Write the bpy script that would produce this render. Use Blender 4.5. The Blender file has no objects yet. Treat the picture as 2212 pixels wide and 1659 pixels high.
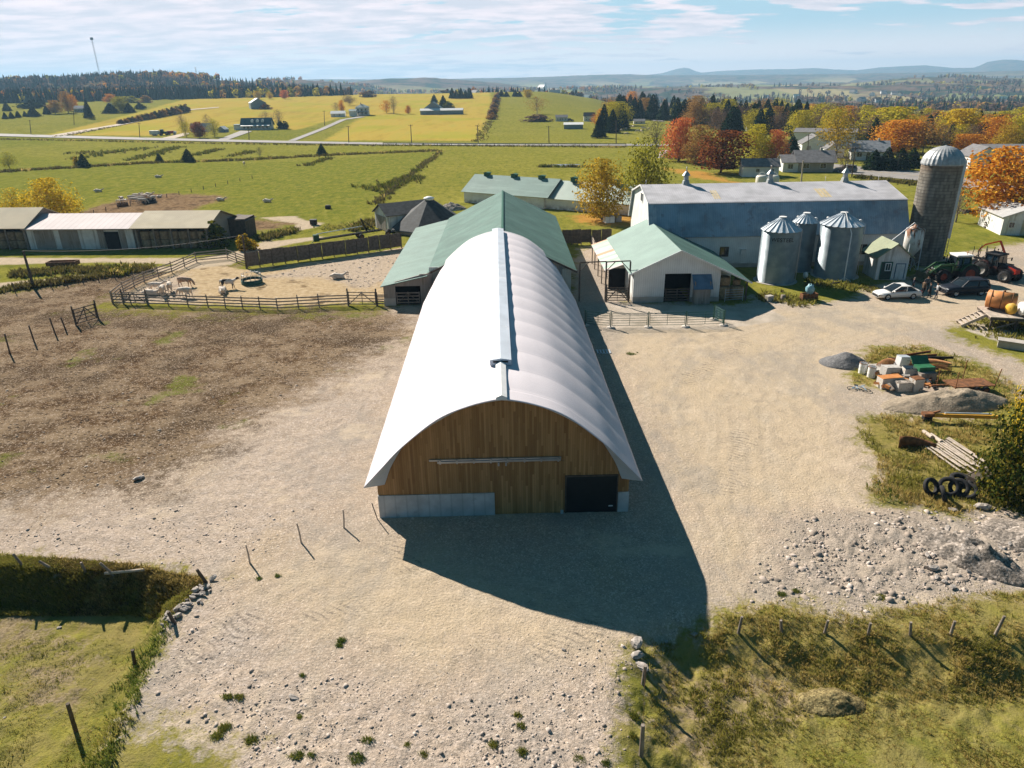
import bpy, math, random
import numpy as np
from math import sin, cos, tan, pi, radians, hypot, atan2, degrees, sqrt
from mathutils import Vector, Matrix
random.seed(7); RNG = np.random.default_rng(7)
SC = bpy.context.scene; COL = SC.collection
# ------------------------------------------------------------------ camera geometry
F = 1535.; TH = radians(23.0); RO = radians(1.0); HC = 22.0     # survey of the photograph, in 2212 x 1659 units
def ray(x, y):
    u = x-1106; v = y-829.5
    a = u*cos(RO)-v*sin(RO); b = u*sin(RO)+v*cos(RO)
    return np.array((a/F, cos(TH)-b/F*sin(TH), -sin(TH)-b/F*cos(TH)))
def prj(X, Y, Z):
    z = Z-HC; dep = Y*cos(TH)-z*sin(TH)
    b = -(Y*sin(TH)+z*cos(TH))/dep*F; a = X/dep*F
    return (1106+a*cos(RO)+b*sin(RO), 829.5-a*sin(RO)+b*cos(RO))
def g0(x, y, z=0.):
    d = ray(x, y); t = (z-HC)/d[2]
    return (d[0]*t, d[1]*t)
def hz(X, Y, y, hi=400):
    lo = -120; hi = min(hi, HC+Y*2.2)
    for _ in range(60):
        m = (lo+hi)/2
        if prj(X, Y, m)[1] > y: lo = m
        else: hi = m
    return lo
# ------------------------------------------------------------------ noise and terrain
def _hash(ix, iy, s):
    n = (ix.astype(np.int64)*374761393+iy.astype(np.int64)*668265263+s*974634541) & 0xffffffff
    n = ((n ^ (n >> 13))*1274126177) & 0xffffffff
    return ((n ^ (n >> 16)) & 0xffff)/65535.
def vnoise(X, Y, s=0):
    x0 = np.floor(X); y0 = np.floor(Y); fx = X-x0; fy = Y-y0
    fx = fx*fx*(3-2*fx); fy = fy*fy*(3-2*fy)
    a = _hash(x0, y0, s); b = _hash(x0+1, y0, s); c = _hash(x0, y0+1, s); d = _hash(x0+1, y0+1, s)
    return (a*(1-fx)+b*fx)*(1-fy)+(c*(1-fx)+d*fx)*fy
def fbm(X, Y, o=4, s=0):
    r = 0; a = .5
    for i in range(o):
        r = r+a*vnoise(X*2**i+i*17.3, Y*2**i+i*9.1, s+i); a *= .5
    return r
def ss(a, b, x):
    t = np.clip((x-a)/(b-a), 0, 1); return t*t*(3-2*t)
def sdf(poly, X, Y):
    X = np.asarray(X, float); Y = np.asarray(Y, float)
    d = np.full(X.shape, 1e9); ins = np.zeros(X.shape, bool); n = len(poly)
    for i in range(n):
        ax, ay = poly[i]; bx, by = poly[(i+1) % n]
        ex, ey = bx-ax, by-ay; wx, wy = X-ax, Y-ay
        t = np.clip((wx*ex+wy*ey)/(ex*ex+ey*ey+1e-12), 0, 1)
        d = np.minimum(d, (wx-ex*t)**2+(wy-ey*t)**2)
        c = ((ay > Y) != (by > Y))
        if abs(by-ay) > 1e-9:
            ins ^= c & (X < (bx-ax)*(Y-ay)/(by-ay)+ax)
    return np.where(ins, 1, -1)*np.sqrt(d)
def px(pts, z=0.): return [g0(p[0], p[1], z) for p in pts]
LOW_L = px([(-600,1262),(0,1272),(150,1275),(300,1278),(352,1290),(372,1312),(345,1345),(322,1385),(300,1450),(268,1530),(225,1590),(180,1700),(0,1900),(-900,1900)], -.8)
LOW_R = px([(1405,1376),(1500,1372),(1590,1385),(1700,1392),(1800,1402),(1900,1408),(2000,1415),(2150,1415),(2500,1425),(3200,1440),(3200,2000),(1400,2000),(1382,1659),(1385,1480)], -.6)
def T(X, Y):
    X = np.asarray(X, float); Y = np.asarray(Y, float)
    r = np.hypot(X, Y); az = np.degrees(np.arctan2(X, Y))
    z = 11*ss(320, 900, r)*(1-ss(2, 8, az)) - 14*ss(430, 900, r)*ss(6, 11, az)
    z = z + ss(60, 200, r)*(fbm(X*.012, Y*.012, 3, 5)-.45)*1.0*ss(60,120,r)
    near = 1-ss(60, 110, r)
    a = sdf(LOW_L, X, Y); b = sdf(LOW_R, X, Y)
    steep = ss(-11, -8.5, X*1.0)          # the far bank is steep, the side of the pad gentle
    z = z - near*(1.55*ss(-.9, .9, a+(fbm(X*.8,Y*.8,3,1)-.5)*.9)*(1-.35*ss(-12.5,-9.5,X)) )
    z = z - near*1.0*ss(-1.3, 2.0, b+(fbm(X*.7,Y*.7,3,2)-.5)*1.2)
    rough = (fbm(X*1.7, Y*1.7, 4, 3)-.47)
    z = z + near*rough*(.10+.16*ss(0, 1.5, a)*ss(-9,-13,X*1.0)+.3*ss(-1.5, .5, b)*(1-ss(2.6, 5.5, b)))
    z = z + near*.22*np.maximum(0, fbm(X*.9, Y*.9, 3, 9)-.52)*ss(2, 3, b)
    return z
LG = np.exp(np.linspace(np.log(14), np.log(3000), 900))
def P(x, y):
    """the point of the ground seen at photograph position x, y"""
    d = ray(x, y); hh = hypot(d[0], d[1]); X = d[0]/hh*LG; Y = d[1]/hh*LG
    dz = HC+d[2]/hh*LG-T(X, Y)
    k = np.argmax(dz < 0)
    if dz[k] >= 0: k = len(LG)-1
    t = dz[k-1]/(dz[k-1]-dz[k]); q = LG[k-1]+(LG[k]-LG[k-1])*t
    X = d[0]/hh*q; Y = d[1]/hh*q
    return Vector((X, Y, float(T(X, Y))))
def scale_at(v): return (v[1]*cos(TH)+(HC-v[2])*sin(TH))/F      # metres per photograph unit at that place
# ------------------------------------------------------------------ hills: skyline tables (photograph x, y of the crest)
LAYERS = [
 (1500, 420, [(-700,176),(-300,178),(0,180),(150,176),(260,168),(330,166),(420,170),(500,175),(600,186),(680,200),(740,216),(800,235)]),
 (2500, 600, [(300,215),(480,185),(560,176),(650,174),(720,178),(790,186),(860,200)]),
 (3600, 700, [(650,200),(720,184),(790,174),(850,170),(940,168),(1000,173),(1080,181),(1160,190)]),
 (3300, 900, [(1350,232),(1500,222),(1650,206),(1800,188),(1900,174),(1960,168),(2050,166),(2212,171),(2400,163),(2800,160)]),
 (6300, 1500, [(500,176),(700,171),(900,172),(1050,169),(1200,166),(1280,162),(1330,161),(1450,163),(1600,162),(1800,160),(2000,158),(2300,150)]),
 (10000, 1900, [(900,175),(1200,168),(1300,163),(1360,160),(1395,162),(1430,158),(1455,151),(1467,147.5),(1478,146),(1490,148),(1500,153),(1515,157),(1560,153),(1640,150),(1710,149),(1760,147),(1800,150),(1850,152),(1900,146),(1950,143),(2000,141),(2060,147),(2105,146),(2118,141),(2132,134),(2165,129),(2195,129),(2225,133),(2300,139),(2600,140)]),
]
_lay = []
for rl, w, tab in LAYERS:
    A = []; Z = []
    for (x, y) in tab:
        d = ray(x, y); h = hypot(d[0], d[1]); A.append(degrees(atan2(d[0], d[1]))); Z.append(HC+d[2]/h*rl)
    _lay.append((rl, w, np.array(A), np.array(Z)))
def TH_(X, Y):
    r = np.hypot(X, Y); az = np.degrees(np.arctan2(X, Y))
    L = 1-ss(2, 8, az); R = ss(5, 10, az)
    base = (11*(1-R)*(1-ss(2,8,az)) - 14*R) - 3
    base = base + (-34*L)*ss(930, 1350, r) + (-72*(1-L))*ss(900, 2300, r)
    z = base
    for rl, w, A, Z in _lay:
        zl = np.interp(az, A, Z, left=-80, right=Z[-1]); lo = rl-w*1.7
        b = np.where(r < rl, ss(lo, rl, r), 1-.6*ss(rl, rl+w*1.5, r))
        b = np.where(r < lo, 0, b)
        z = np.maximum(z, base+(zl-base)*b)
    n = fbm(X*.004, Y*.004, 3, 31)-.45
    z = z + n*14*ss(1200, 2500, r)*(1-.6*ss(5000, 8000, r))
    return z
# ------------------------------------------------------------------ mesh helper
class MB:
    def __init__(s): s.v = []; s.f = []; s.m = []; s.s = []
    def add(s, vs, fs, m=0, sm=False):
        o = len(s.v); s.v += [tuple(v) for v in vs]
        for f in fs: s.f.append(tuple(i+o for i in f)); s.m.append(m); s.s.append(sm)
        return s
    def box(s, c, d, rz=0, m=0, taper=1., rx=0, ry=0):
        R = Matrix.Rotation(rz,3,'Z') @ Matrix.Rotation(ry,3,'Y') @ Matrix.Rotation(rx,3,'X'); c = Vector(c)
        vs = []
        for k in (-1, 1):
            t = taper if k > 0 else 1
            for (i, j) in ((-1,-1),(1,-1),(1,1),(-1,1)):
                vs.append(c+R@Vector((i*d[0]/2*t, j*d[1]/2*t, k*d[2]/2)))
        return s.add(vs, [(3,2,1,0),(4,5,6,7),(0,1,5,4),(1,2,6,5),(2,3,7,6),(3,0,4,7)], m)
    def b2(s, x0, x1, y0, y1, z0, z1, m=0):
        return s.box(((x0+x1)/2,(y0+y1)/2,(z0+z1)/2), (abs(x1-x0),abs(y1-y0),abs(z1-z0)), 0, m)
    def beam(s, a, b, w, h=None, m=0, up=(0,0,1)):
        a = Vector(a); b = Vector(b); h = h or w; d = (b-a); L = d.length
        if L < 1e-6: return s
        d /= L; u = Vector(up)
        if abs(d.dot(u)) > .98: u = Vector((0,1,0))
        x = d.cross(u).normalized(); y = x.cross(d)
        vs = [q+x*(i*w/2)+y*(j*h/2) for q in (a, b) for (i, j) in ((-1,-1),(1,-1),(1,1),(-1,1))]
        return s.add(vs, [(3,2,1,0),(4,5,6,7),(0,1,5,4),(1,2,6,5),(2,3,7,6),(3,0,4,7)], m)
    def tube(s, pts, r, n=8, m=0, cap=True, sm=True):
        pts = [Vector(p) for p in pts]; N = len(pts); rs = r if isinstance(r, (list, tuple)) else [r]*N
        vs = []; ref = None
        for i, p in enumerate(pts):
            d = (pts[min(i+1,N-1)]-pts[max(i-1,0)]).normalized()
            if ref is None: ref = Vector((1,0,0)) if abs(d.x) < .9 else Vector((0,1,0))
            x = (ref-d*ref.dot(d)).normalized(); ref = x; y = d.cross(x)
            for k in range(n):
                a = 2*pi*k/n; vs.append(p+(x*cos(a)+y*sin(a))*rs[i])
        fs = [(i*n+k, i*n+(k+1)%n, (i+1)*n+(k+1)%n, (i+1)*n+k) for i in range(N-1) for k in range(n)]
        s.add(vs, fs, m, sm)
        if cap: s.add(vs[:n], [tuple(range(n))[::-1]], m); s.add(vs[-n:], [tuple(range(n))], m)
        return s
    def lathe(s, prof, n=24, c=(0,0,0), m=0, sm=True, axis='Z'):
        vs = []
        for (r, z) in prof:
            for k in range(n):
                a = 2*pi*k/n
                q = (r*cos(a), r*sin(a), z)
                if axis == 'X': q = (z, r*cos(a), r*sin(a))
                if axis == 'Y': q = (r*sin(a), z, r*cos(a))
                vs.append((q[0]+c[0], q[1]+c[1], q[2]+c[2]))
        return s.add(vs, [(i*n+k, i*n+(k+1)%n, (i+1)*n+(k+1)%n, (i+1)*n+k) for i in range(len(prof)-1) for k in range(n)], m, sm)
    def prism(s, out, a, b, axis='Y', m=0):
        """outline (u, z) pushed from a to b along axis Y (u=x) or X (u=y)"""
        f = (lambda u, z, t: (u, t, z)) if axis == 'Y' else (lambda u, z, t: (t, u, z))
        if axis == 'Z': f = lambda u, z, t: (u, z, t)
        n = len(out); vs = [f(u, z, a) for u, z in out]+[f(u, z, b) for u, z in out]
        return s.add(vs, [tuple(range(n)), tuple(range(2*n-1, n-1, -1))]+[(i, (i+1)%n+0, (i+1)%n+n, i+n)[::-1] for i in range(n)], m)
    def quad(s, a, b, c, d, m=0): return s.add([a,b,c,d], [(0,1,2,3)], m)
    def slab(s, a, b, c, d, t, m=0):
        """a plate on the quad abcd, t thick below it"""
        a, b, c, d = map(Vector, (a,b,c,d)); n = (b-a).cross(d-a).normalized()
        if n.z < 0: n = -n
        lo = [q-n*t for q in (a,b,c,d)]
        return s.add([a,b,c,d]+lo, [(0,1,2,3),(7,6,5,4),(0,4,5,1),(1,5,6,2),(2,6,7,3),(3,7,4,0)], m)
    def sphere(s, c, r, n=10, m=0, k=6):
        r = r if hasattr(r, '__len__') else (r,r,r)
        prof = [(max(1e-3, sin(pi*i/k)), -cos(pi*i/k)) for i in range(k+1)]
        vs = [(c[0]+p*cos(2*pi*j/n)*r[0], c[1]+p*sin(2*pi*j/n)*r[1], c[2]+z*r[2]) for p, z in prof for j in range(n)]
        return s.add(vs, [(i*n+j, i*n+(j+1)%n, (i+1)*n+(j+1)%n, (i+1)*n+j) for i in range(k) for j in range(n)], m, True)
    def mesh(s, name, mats):
        me = bpy.data.meshes.new(name); me.from_pydata(s.v, [], s.f)
        for m in (mats if isinstance(mats, (list, tuple)) else [mats]): me.materials.append(m)
        me.polygons.foreach_set('material_index', s.m); me.polygons.foreach_set('use_smooth', s.s)
        me.update(); return me
    def obj(s, name, mats, parent=None, bevel=0, loc=None, rz=0):
        me = s.mesh(name, mats)
        import bmesh
        bm = bmesh.new(); bm.from_mesh(me); bmesh.ops.recalc_face_normals(bm, faces=bm.faces)
        if bevel:
            bmesh.ops.remove_doubles(bm, verts=bm.verts, dist=1e-4)
            es = [e for e in bm.edges if len(e.link_faces) == 2 and e.calc_face_angle(0) > .5]
            bmesh.ops.bevel(bm, geom=es, offset=bevel, segments=2, affect='EDGES', profile=.6)
        bm.to_mesh(me); bm.free()
        return link(name, me, parent, loc, rz)
def link(name, me, parent=None, loc=None, rz=0):
    o = bpy.data.objects.new(name, me); COL.objects.link(o)
    if parent: o.parent = parent
    if loc is not None: o.location = loc
    if rz: o.rotation_euler = (0,0,rz)
    return o
def bigmesh(name, V, Fc, mats, smooth=False):
    """numpy arrays: V (n,3), Fc (m,k)"""
    me = bpy.data.meshes.new(name); n = len(V); m, k = Fc.shape
    me.vertices.add(n); me.vertices.foreach_set('co', np.ascontiguousarray(V, np.float32).ravel())
    me.loops.add(m*k); me.loops.foreach_set('vertex_index', np.ascontiguousarray(Fc, np.int32).ravel())
    me.polygons.add(m); me.polygons.foreach_set('loop_start', np.arange(0, m*k, k, dtype=np.int32))
    if smooth: me.polygons.foreach_set('use_smooth', np.ones(m, bool))
    me.update(calc_edges=True)
    for q in (mats if isinstance(mats, (list, tuple)) else [mats]): me.materials.append(q)
    return me
def tag(o, label=None, cat=None, group=None, kind=None):
    if label: o['label'] = label
    if cat: o['category'] = cat
    if group: o['group'] = group
    if kind: o['kind'] = kind
    return o
def thing(name, label, cat, loc=(0,0,0), rz=0, group=None):
    o = bpy.data.objects.new(name, None); COL.objects.link(o)
    o.location = loc; o.rotation_euler = (0,0,rz); o.empty_display_size = .5
    return tag(o, label, cat, group)
KIDS = {}
def dup(root, loc, rz=0, sc=None, label=None, group=None):
    r = root.copy(); COL.objects.link(r); r.location = loc; r.rotation_euler = (0,0,rz)
    if sc is not None: r.scale = sc if hasattr(sc, '__len__') else (sc,sc,sc)
    if label: r['label'] = label
    if group: r['group'] = group
    if root.name not in KIDS: KIDS[root.name] = [(c, list(c.children)) for c in root.children]
    for c, gs in KIDS[root.name]:
        d = c.copy(); COL.objects.link(d); d.parent = r
        for g in gs:
            e = g.copy(); COL.objects.link(e); e.parent = d
    return r
# ------------------------------------------------------------------ material helper
class NB:
    def __init__(s, name):
        s.mat = bpy.data.materials.new(name); s.mat.use_nodes = True; s.t = s.mat.node_tree
        for n in list(s.t.nodes): s.t.nodes.remove(n)
        s.out = s.t.nodes.new('ShaderNodeOutputMaterial'); s._pos = s._obj = None
    def n(s, typ, ins=None, **pr):
        nd = s.t.nodes.new('ShaderNode'+typ)
        for k, v in pr.items(): setattr(nd, k, v)
        for k, v in (ins or {}).items(): s.put(nd.inputs[k], v)
        return nd
    def put(s, sock, v):
        if isinstance(v, bpy.types.NodeSocket): s.t.links.new(v, sock)
        elif v is not None:
            if hasattr(v, '__len__') and sock.type == 'RGBA' and len(v) == 3: v = (*v, 1)
            sock.default_value = v
    @property
    def pos(s):
        if not s._pos: s._pos = s.n('NewGeometry').outputs['Position']
        return s._pos
    @property
    def ob(s):
        if not s._obj: s._obj = s.n('TexCoord').outputs['Object']
        return s._obj
    def noise(s, scale, vec=None, detail=3, rough=.55, out='Fac'):
        return s.n('TexNoise', {'Vector': vec or s.pos, 'Scale': scale, 'Detail': detail, 'Roughness': rough}).outputs[out]
    def voro(s, scale, vec=None, out='Distance', feature='F1', rnd=1):
        return s.n('TexVoronoi', {'Vector': vec or s.pos, 'Scale': scale, 'Randomness': rnd}, feature=feature).outputs[out]
    def math(s, op, a, b=None, c=None):
        nd = s.n('Math', operation=op); s.put(nd.inputs[0], a)
        if b is not None: s.put(nd.inputs[1], b)
        if c is not None: s.put(nd.inputs[2], c)
        return nd.outputs[0]
    def mr(s, v, a, b, c=0, d=1, smooth=True):
        return s.n('MapRange', {0: v, 1: a, 2: b, 3: c, 4: d}, interpolation_type='SMOOTHSTEP' if smooth else 'LINEAR').outputs[0]
    def mix(s, f, a, b, mode='MIX'):
        nd = s.n('Mix', data_type='RGBA', blend_type=mode)
        s.put(nd.inputs[0], f); s.put(nd.inputs[6], a); s.put(nd.inputs[7], b); return nd.outputs[2]
    def ramp(s, f, stops, interp='LINEAR'):
        nd = s.n('ValToRGB', {0: f}); cr = nd.color_ramp; cr.interpolation = interp
        while len(cr.elements) < len(stops): cr.elements.new(.5)
        for e, (p, c) in zip(cr.elements, stops): e.position = p; e.color = (*c, 1)
        return nd.outputs[0]
    def vmul(s, vec, m):
        nd = s.n('VectorMath', {0: vec, 1: m}, operation='MULTIPLY'); return nd.outputs[0]
    def sep(s, vec):
        return s.n('SeparateXYZ', {0: vec}).outputs
    def attr(s, name): return s.n('Attribute', attribute_name=name).outputs['Fac']
    def bump(s, h, strength=.5, dist=.05, normal=None):
        return s.n('Bump', {'Height': h, 'Strength': strength, 'Distance': dist, 'Normal': normal}).outputs[0]
    def fin(s, col, rough=.8, metal=0, normal=None, spec=.3, **kw):
        b = s.n('BsdfPrincipled', {'Base Color': col, 'Roughness': rough, 'Metallic': metal, 'Specular IOR Level': spec, 'Normal': normal, **kw})
        s.t.links.new(b.outputs[0], s.out.inputs[0]); return s.mat
def mat(name, col, rough=.7, metal=0, var=.25, vs=1.5, bump=.0, bs=20, rib=None, stain=None, streak=None, spec=.3, dirt=None):
    """plain weathered surface. rib=(axis, period, depth, darkening): sheet metal or board joints along an axis of the object;
    stain=(colour, scale, threshold): patches; streak=(colour, axis, scale, amount): runs down/along the surface"""
    b = NB(name); c = col; o = b.ob
    n = b.noise(vs, o, 5)
    c = b.mix(b.mr(n, .3, .7, 0, 1), tuple(k*(1-var) for k in col), tuple(min(1, k*(1+var*.6)) for k in col))
    nrm = None; h = None
    if streak:
        sc, ax, s, am = streak; m = {'X': (1,.08,.08), 'Y': (.08,1,.08), 'Z': (1,1,.08), 'R': (1,.06,.06)}[ax]
        f = b.mr(b.noise(s, b.vmul(o, m), 4, .65), .48, .72, 0, am); c = b.mix(f, c, sc)
    if stain:
        f = b.mr(b.noise(stain[1], o, 6, .7), stain[2], stain[2]+.12); c = b.mix(f, c, stain[0])
    if dirt:
        f = b.mr(b.sep(o)[2], 0, dirt[1], dirt[2], 0); f = b.math('MULTIPLY', f, b.mr(b.noise(1.2, o, 4), .35, .65)); c = b.mix(f, c, dirt[0])
    if rib:
        ax, per, dep, dk = rib; x = b.sep(o)['XYZ'.index(ax)]
        w = b.math('PINGPONG', b.math('DIVIDE', x, per), .5)            # 0 .. .5
        line = b.mr(w, .38, .5); h = line
        if dk: c = b.mix(b.math('MULTIPLY', line, dk), c, tuple(k*.45 for k in col))
        nrm = b.bump(h, .7, dep)
    if bump: nrm = b.bump(b.noise(bs, o, 5), bump, .03, nrm)
    return b.fin(c, rough, metal, nrm, spec)
def boards(name, c0, c1, w=.14, axis='X', grey=None, rough=.75, knots=True):
    """vertical boards of width w counted along an axis of the object, each board its own tone, grain along the board"""
    b = NB(name); o = b.ob; s = b.sep(o); x = s['XYZ'.index(axis)]
    k = b.math('FLOOR', b.math('DIVIDE', x, w)); z4 = b.math('FLOOR', b.math('DIVIDE', b.math('ADD', s[2], b.math('MULTIPLY', k, 1.37)), 2.4))
    wn = b.n('TexWhiteNoise', {'Vector': b.n('CombineXYZ', {0: k, 1: z4}).outputs[0]}, noise_dimensions='3D').outputs['Value']
    g = b.noise(9, b.vmul(o, (1,1,.12)), 5, .7)
    f = b.math('ADD', b.math('MULTIPLY', wn, .62), b.math('MULTIPLY', g, .5))
    c = b.ramp(f, [(.2, c0), (.55, tuple((p+q)/2 for p, q in zip(c0, c1))), (.9, c1)])
    if knots: c = b.mix(b.mr(b.voro(3.2, b.vmul(o, (1.6,1.6,.8))), .06, .02), c, tuple(q*.35 for q in c0))
    if grey: c = b.mix(b.mr(b.noise(.6, o, 4), .4, .65, 0, .8), c, grey)
    e = b.math('PINGPONG', b.math('DIVIDE', x, w), .5); j = b.mr(e, .06, .0)
    c = b.mix(b.math('MULTIPLY', j, .75), c, tuple(q*.25 for q in c0))
    return b.fin(c, rough, 0, b.bump(b.math('ADD', b.math('MULTIPLY', j, -1), b.math('MULTIPLY', g, .2)), .5, .012))
def leafmat(name, cols, trans=.35):
    b = NB(name); g = b.n('NewGeometry'); rnd = g.outputs['Random Per Island']; oi = b.n('ObjectInfo').outputs['Random']
    f = b.math('ADD', b.math('MULTIPLY', rnd, .75), b.math('MULTIPLY', b.noise(.35, b.pos, 2), .25))
    f = b.math('ADD', f, b.math('MULTIPLY', b.math('SUBTRACT', oi, .5), .15))
    k = len(cols); c = b.ramp(f, [(.12+.76*i/(k-1), q) for i, q in enumerate(cols)])
    d = b.n('BsdfDiffuse', {'Color': c}); t = b.n('BsdfTranslucent', {'Color': c})
    m = b.n('MixShader', {0: trans, 1: d.outputs[0], 2: t.outputs[0]}); b.t.links.new(m.outputs[0], b.out.inputs[0])
    return b.mat
# ------------------------------------------------------------------ camera, sun, sky
cam = bpy.data.cameras.new('camera'); co = link('camera', cam)
_R = Vector((1,0,0)); _Fw = Vector((0, cos(TH), -sin(TH))); _U = Vector((0, sin(TH), cos(TH)))
_r = _R*cos(RO)-_U*sin(RO); _u = _U*cos(RO)+_R*sin(RO)
co.matrix_world = Matrix(((_r.x,_u.x,-_Fw.x,0),(_r.y,_u.y,-_Fw.y,0),(_r.z,_u.z,-_Fw.z,HC),(0,0,0,1)))
cam.sensor_width = 36; cam.lens = 36*F/2212; cam.clip_end = 40000; cam.clip_start = .5
SC.camera = co
SUN_EL = radians(34.3); SUN_AZ = radians(38)          # towards the upper left of the view
sd_ = Vector((-sin(SUN_AZ)*cos(SUN_EL), cos(SUN_AZ)*cos(SUN_EL), sin(SUN_EL)))
sl = bpy.data.lights.new('sun', 'SUN'); sl.energy = 5.0; sl.angle = radians(.53); sl.color = (1, .915, .80)
so = link('sun', sl); so.rotation_euler = sd_.to_track_quat('Z', 'Y').to_euler(); so.location = (-60, 60, 80)
w = bpy.data.worlds.new('World'); SC.world = w; w.use_nodes = True
class WB(NB):
    def __init__(s, t): s.t = t; s._pos = s._obj = None
for n in list(w.node_tree.nodes): w.node_tree.nodes.remove(n)
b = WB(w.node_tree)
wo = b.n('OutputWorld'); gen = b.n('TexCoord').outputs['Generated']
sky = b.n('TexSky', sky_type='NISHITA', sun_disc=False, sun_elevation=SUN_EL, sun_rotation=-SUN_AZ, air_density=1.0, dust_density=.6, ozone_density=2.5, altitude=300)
s = b.sep(gen); zz = b.math('MAXIMUM', s[2], .004)
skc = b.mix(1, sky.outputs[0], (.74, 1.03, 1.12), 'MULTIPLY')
# clouds: a flat sheet of low cumulus, seen edge on, thinning out to the right and upwards
pv = b.n('CombineXYZ', {0: b.math('DIVIDE', s[0], b.math('ADD', zz, .085)), 1: b.math('DIVIDE', s[1], b.math('ADD', zz, .085)), 2: 0}).outputs[0]
c1 = b.noise(1.5, b.vmul(pv, (1.0,1.5,1)), 8, .55); c2 = b.noise(.33, b.vmul(pv, (.8,1.2,1)), 3, .5)
cl = b.math('ADD', b.math('MULTIPLY', c1, .72), b.math('MULTIPLY', c2, .45))
side = b.mr(s[0], -.5, .55, .165, -.07, False)        # more cloud to the left
side = b.math('ADD', side, b.mr(s[2], .02, .075, -.06, .03))
cm = b.mr(b.math('ADD', cl, side), .565, .63)
cm = b.math('MULTIPLY', cm, b.mr(s[2], .20, .34, 1, 0))
ahead = b.mr(s[1], -.1, .35)                            # the cloud bank lies to the south only
cm = b.math('MULTIPLY', cm, ahead)
shade = b.mr(b.noise(2.3, b.vmul(pv, (1,1.5,1)), 5, .6), .35, .68)
cc = b.mix(shade, (6.0, 5.9, 6.5), (9.0, 7.7, 7.9))
hz_ = b.mr(s[2], .0, .07, .95, 0)                      # milky air near the horizon
skc = b.mix(.92, skc, (3.7, 5.4, 6.4))
skc = b.mix(b.math('MULTIPLY', hz_, b.mr(s[1], -.3, .6, .4, 1)), skc, (12.0, 9.6, 9.0))
skc = b.mix(b.math('MULTIPLY', cm, .93), skc, cc)
# overhead and to the north, unseen sky dimmed and tinted blue-green to deepen the shade
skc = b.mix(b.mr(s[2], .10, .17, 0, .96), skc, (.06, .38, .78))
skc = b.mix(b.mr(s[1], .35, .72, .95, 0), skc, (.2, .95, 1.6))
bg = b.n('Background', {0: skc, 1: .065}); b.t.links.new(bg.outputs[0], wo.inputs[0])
SC.view_settings.view_transform = 'Standard'; SC.view_settings.look = 'None'; SC.view_settings.gamma = 1; SC.view_settings.exposure = 1.0
cy = SC.cycles
try:
    cy.use_denoising = True; cy.denoiser = 'OPENIMAGEDENOISE'; cy.max_bounces = 6; cy.volume_bounces = 0; cy.transparent_max_bounces = 8
    cy.diffuse_bounces = 3; cy.glossy_bounces = 2; cy.caustics_reflective = False; cy.caustics_refractive = False; cy.sample_clamp_indirect = 6
except Exception: pass
# ------------------------------------------------------------------ ground regions, traced on the ground plane
GRAVEL = px([(-500,1070),(0,1088),(170,1082),(330,1058),(480,950),(650,845),(780,765),(860,720),(905,690),(930,650),(1230,640),(1238,560),(1262,535),(1300,528),(1330,600),(1362,652),(1610,658),(1625,640),(1720,660),(1840,645),(1880,618),(1975,600),(2010,560),(2075,548),(2212,522),(2500,500),(2700,640),(2212,668),(2105,690),(2045,705),(2070,735),(2212,790),(2500,860),(2500,905),(2212,855),(2165,815),(2090,775),(1990,748),(1880,752),(1850,800),(1845,832),(1900,838),(2000,830),(2085,838),(2120,870),(2105,905),(1990,898),(1920,893),(1850,910),(1868,960),(1905,1010),(1865,1078),(1990,1092),(2065,1118),(2130,1098),(2300,1112),(2700,1112),(2700,1220),(2212,1270),(2080,1290),(2010,1308),(1880,1325),(1790,1322),(1700,1300),(1600,1308),(1550,1325),(1520,1355),(1440,1372),(1385,1370),(1372,1440),(1378,1500),(1368,1560),(1355,1659),(1340,1900),(600,1900),(510,1659),(530,1630),(430,1585),(310,1570),(262,1542),(290,1470),(330,1400),(352,1345),(395,1305),(445,1252),(335,1232),(200,1220),(0,1202),(-500,1180)])
DIRT = px([(-600,640),(0,640),(80,640),(160,655),(245,668),(480,672),(700,668),(840,672),(900,690),(880,735),(800,770),(700,830),(560,905),(430,985),(330,1055),(170,1082),(0,1092),(-600,1090),(-600,640)])
PASTDIRT = px([(-600,640),(0,636),(120,610),(250,585),(420,565),(520,560),(480,600),(250,650),(0,760),(-600,800)])
PEN = px([(245,652),(330,600),(430,570),(540,582),(700,562),(880,532),(905,560),(840,650),(600,662)])
PENROCK = px([(250,652),(330,606),(400,590),(420,655)]); PENROCK2 = px([(560,600),(700,565),(880,536),(900,560),(850,600),(790,625),(700,600)])
TRACK1 = px([(-400,556),(0,556),(220,557),(440,557),(500,546),(540,532),(600,512),(650,497),(690,488),(700,482),(660,476),(640,466),(560,470),(600,478),(640,484),(630,500),(560,524),(700,508),(696,514),(610,530),(545,550),(480,565),(430,574),(240,566),(100,568),(0,572),(-400,572)])
TRACK2 = px([(-400,620),(0,611),(130,600),(260,586),(390,571),(440,564),(500,562),(530,556),(500,572),(460,575),(400,582),(280,592),(150,606),(0,622),(-400,632)])
MUD = px([(160,464),(205,447),(300,423),(365,419),(480,423),(492,430),(420,452),(425,465),(300,470)]); MUD2 = px([(495,478),(560,474),(640,482),(560,500),(510,492)])
GREEN = px([(-900,345),(0,335),(150,350),(300,352),(500,352),(700,346),(940,328),(955,335),(880,390),(800,440),(760,480),(500,476),(440,455),(490,430),(470,420),(300,418),(160,450),(120,468),(-900,480)])
LAWN = px([(470,298),(560,288),(620,280),(700,280),(640,302),(480,304)]); LAWN2 = px([(-400,296),(0,300),(150,305),(100,318),(0,322),(-400,325)])
HAY = px([(100,296),(240,273),(340,254),(400,240),(420,224),(330,214),(600,212),(700,207),(800,203),(940,207),(1055,210),(1062,240),(1050,265),(1032,304),(700,303),(780,262),(740,262),(640,284),(540,275),(350,298)])
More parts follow.
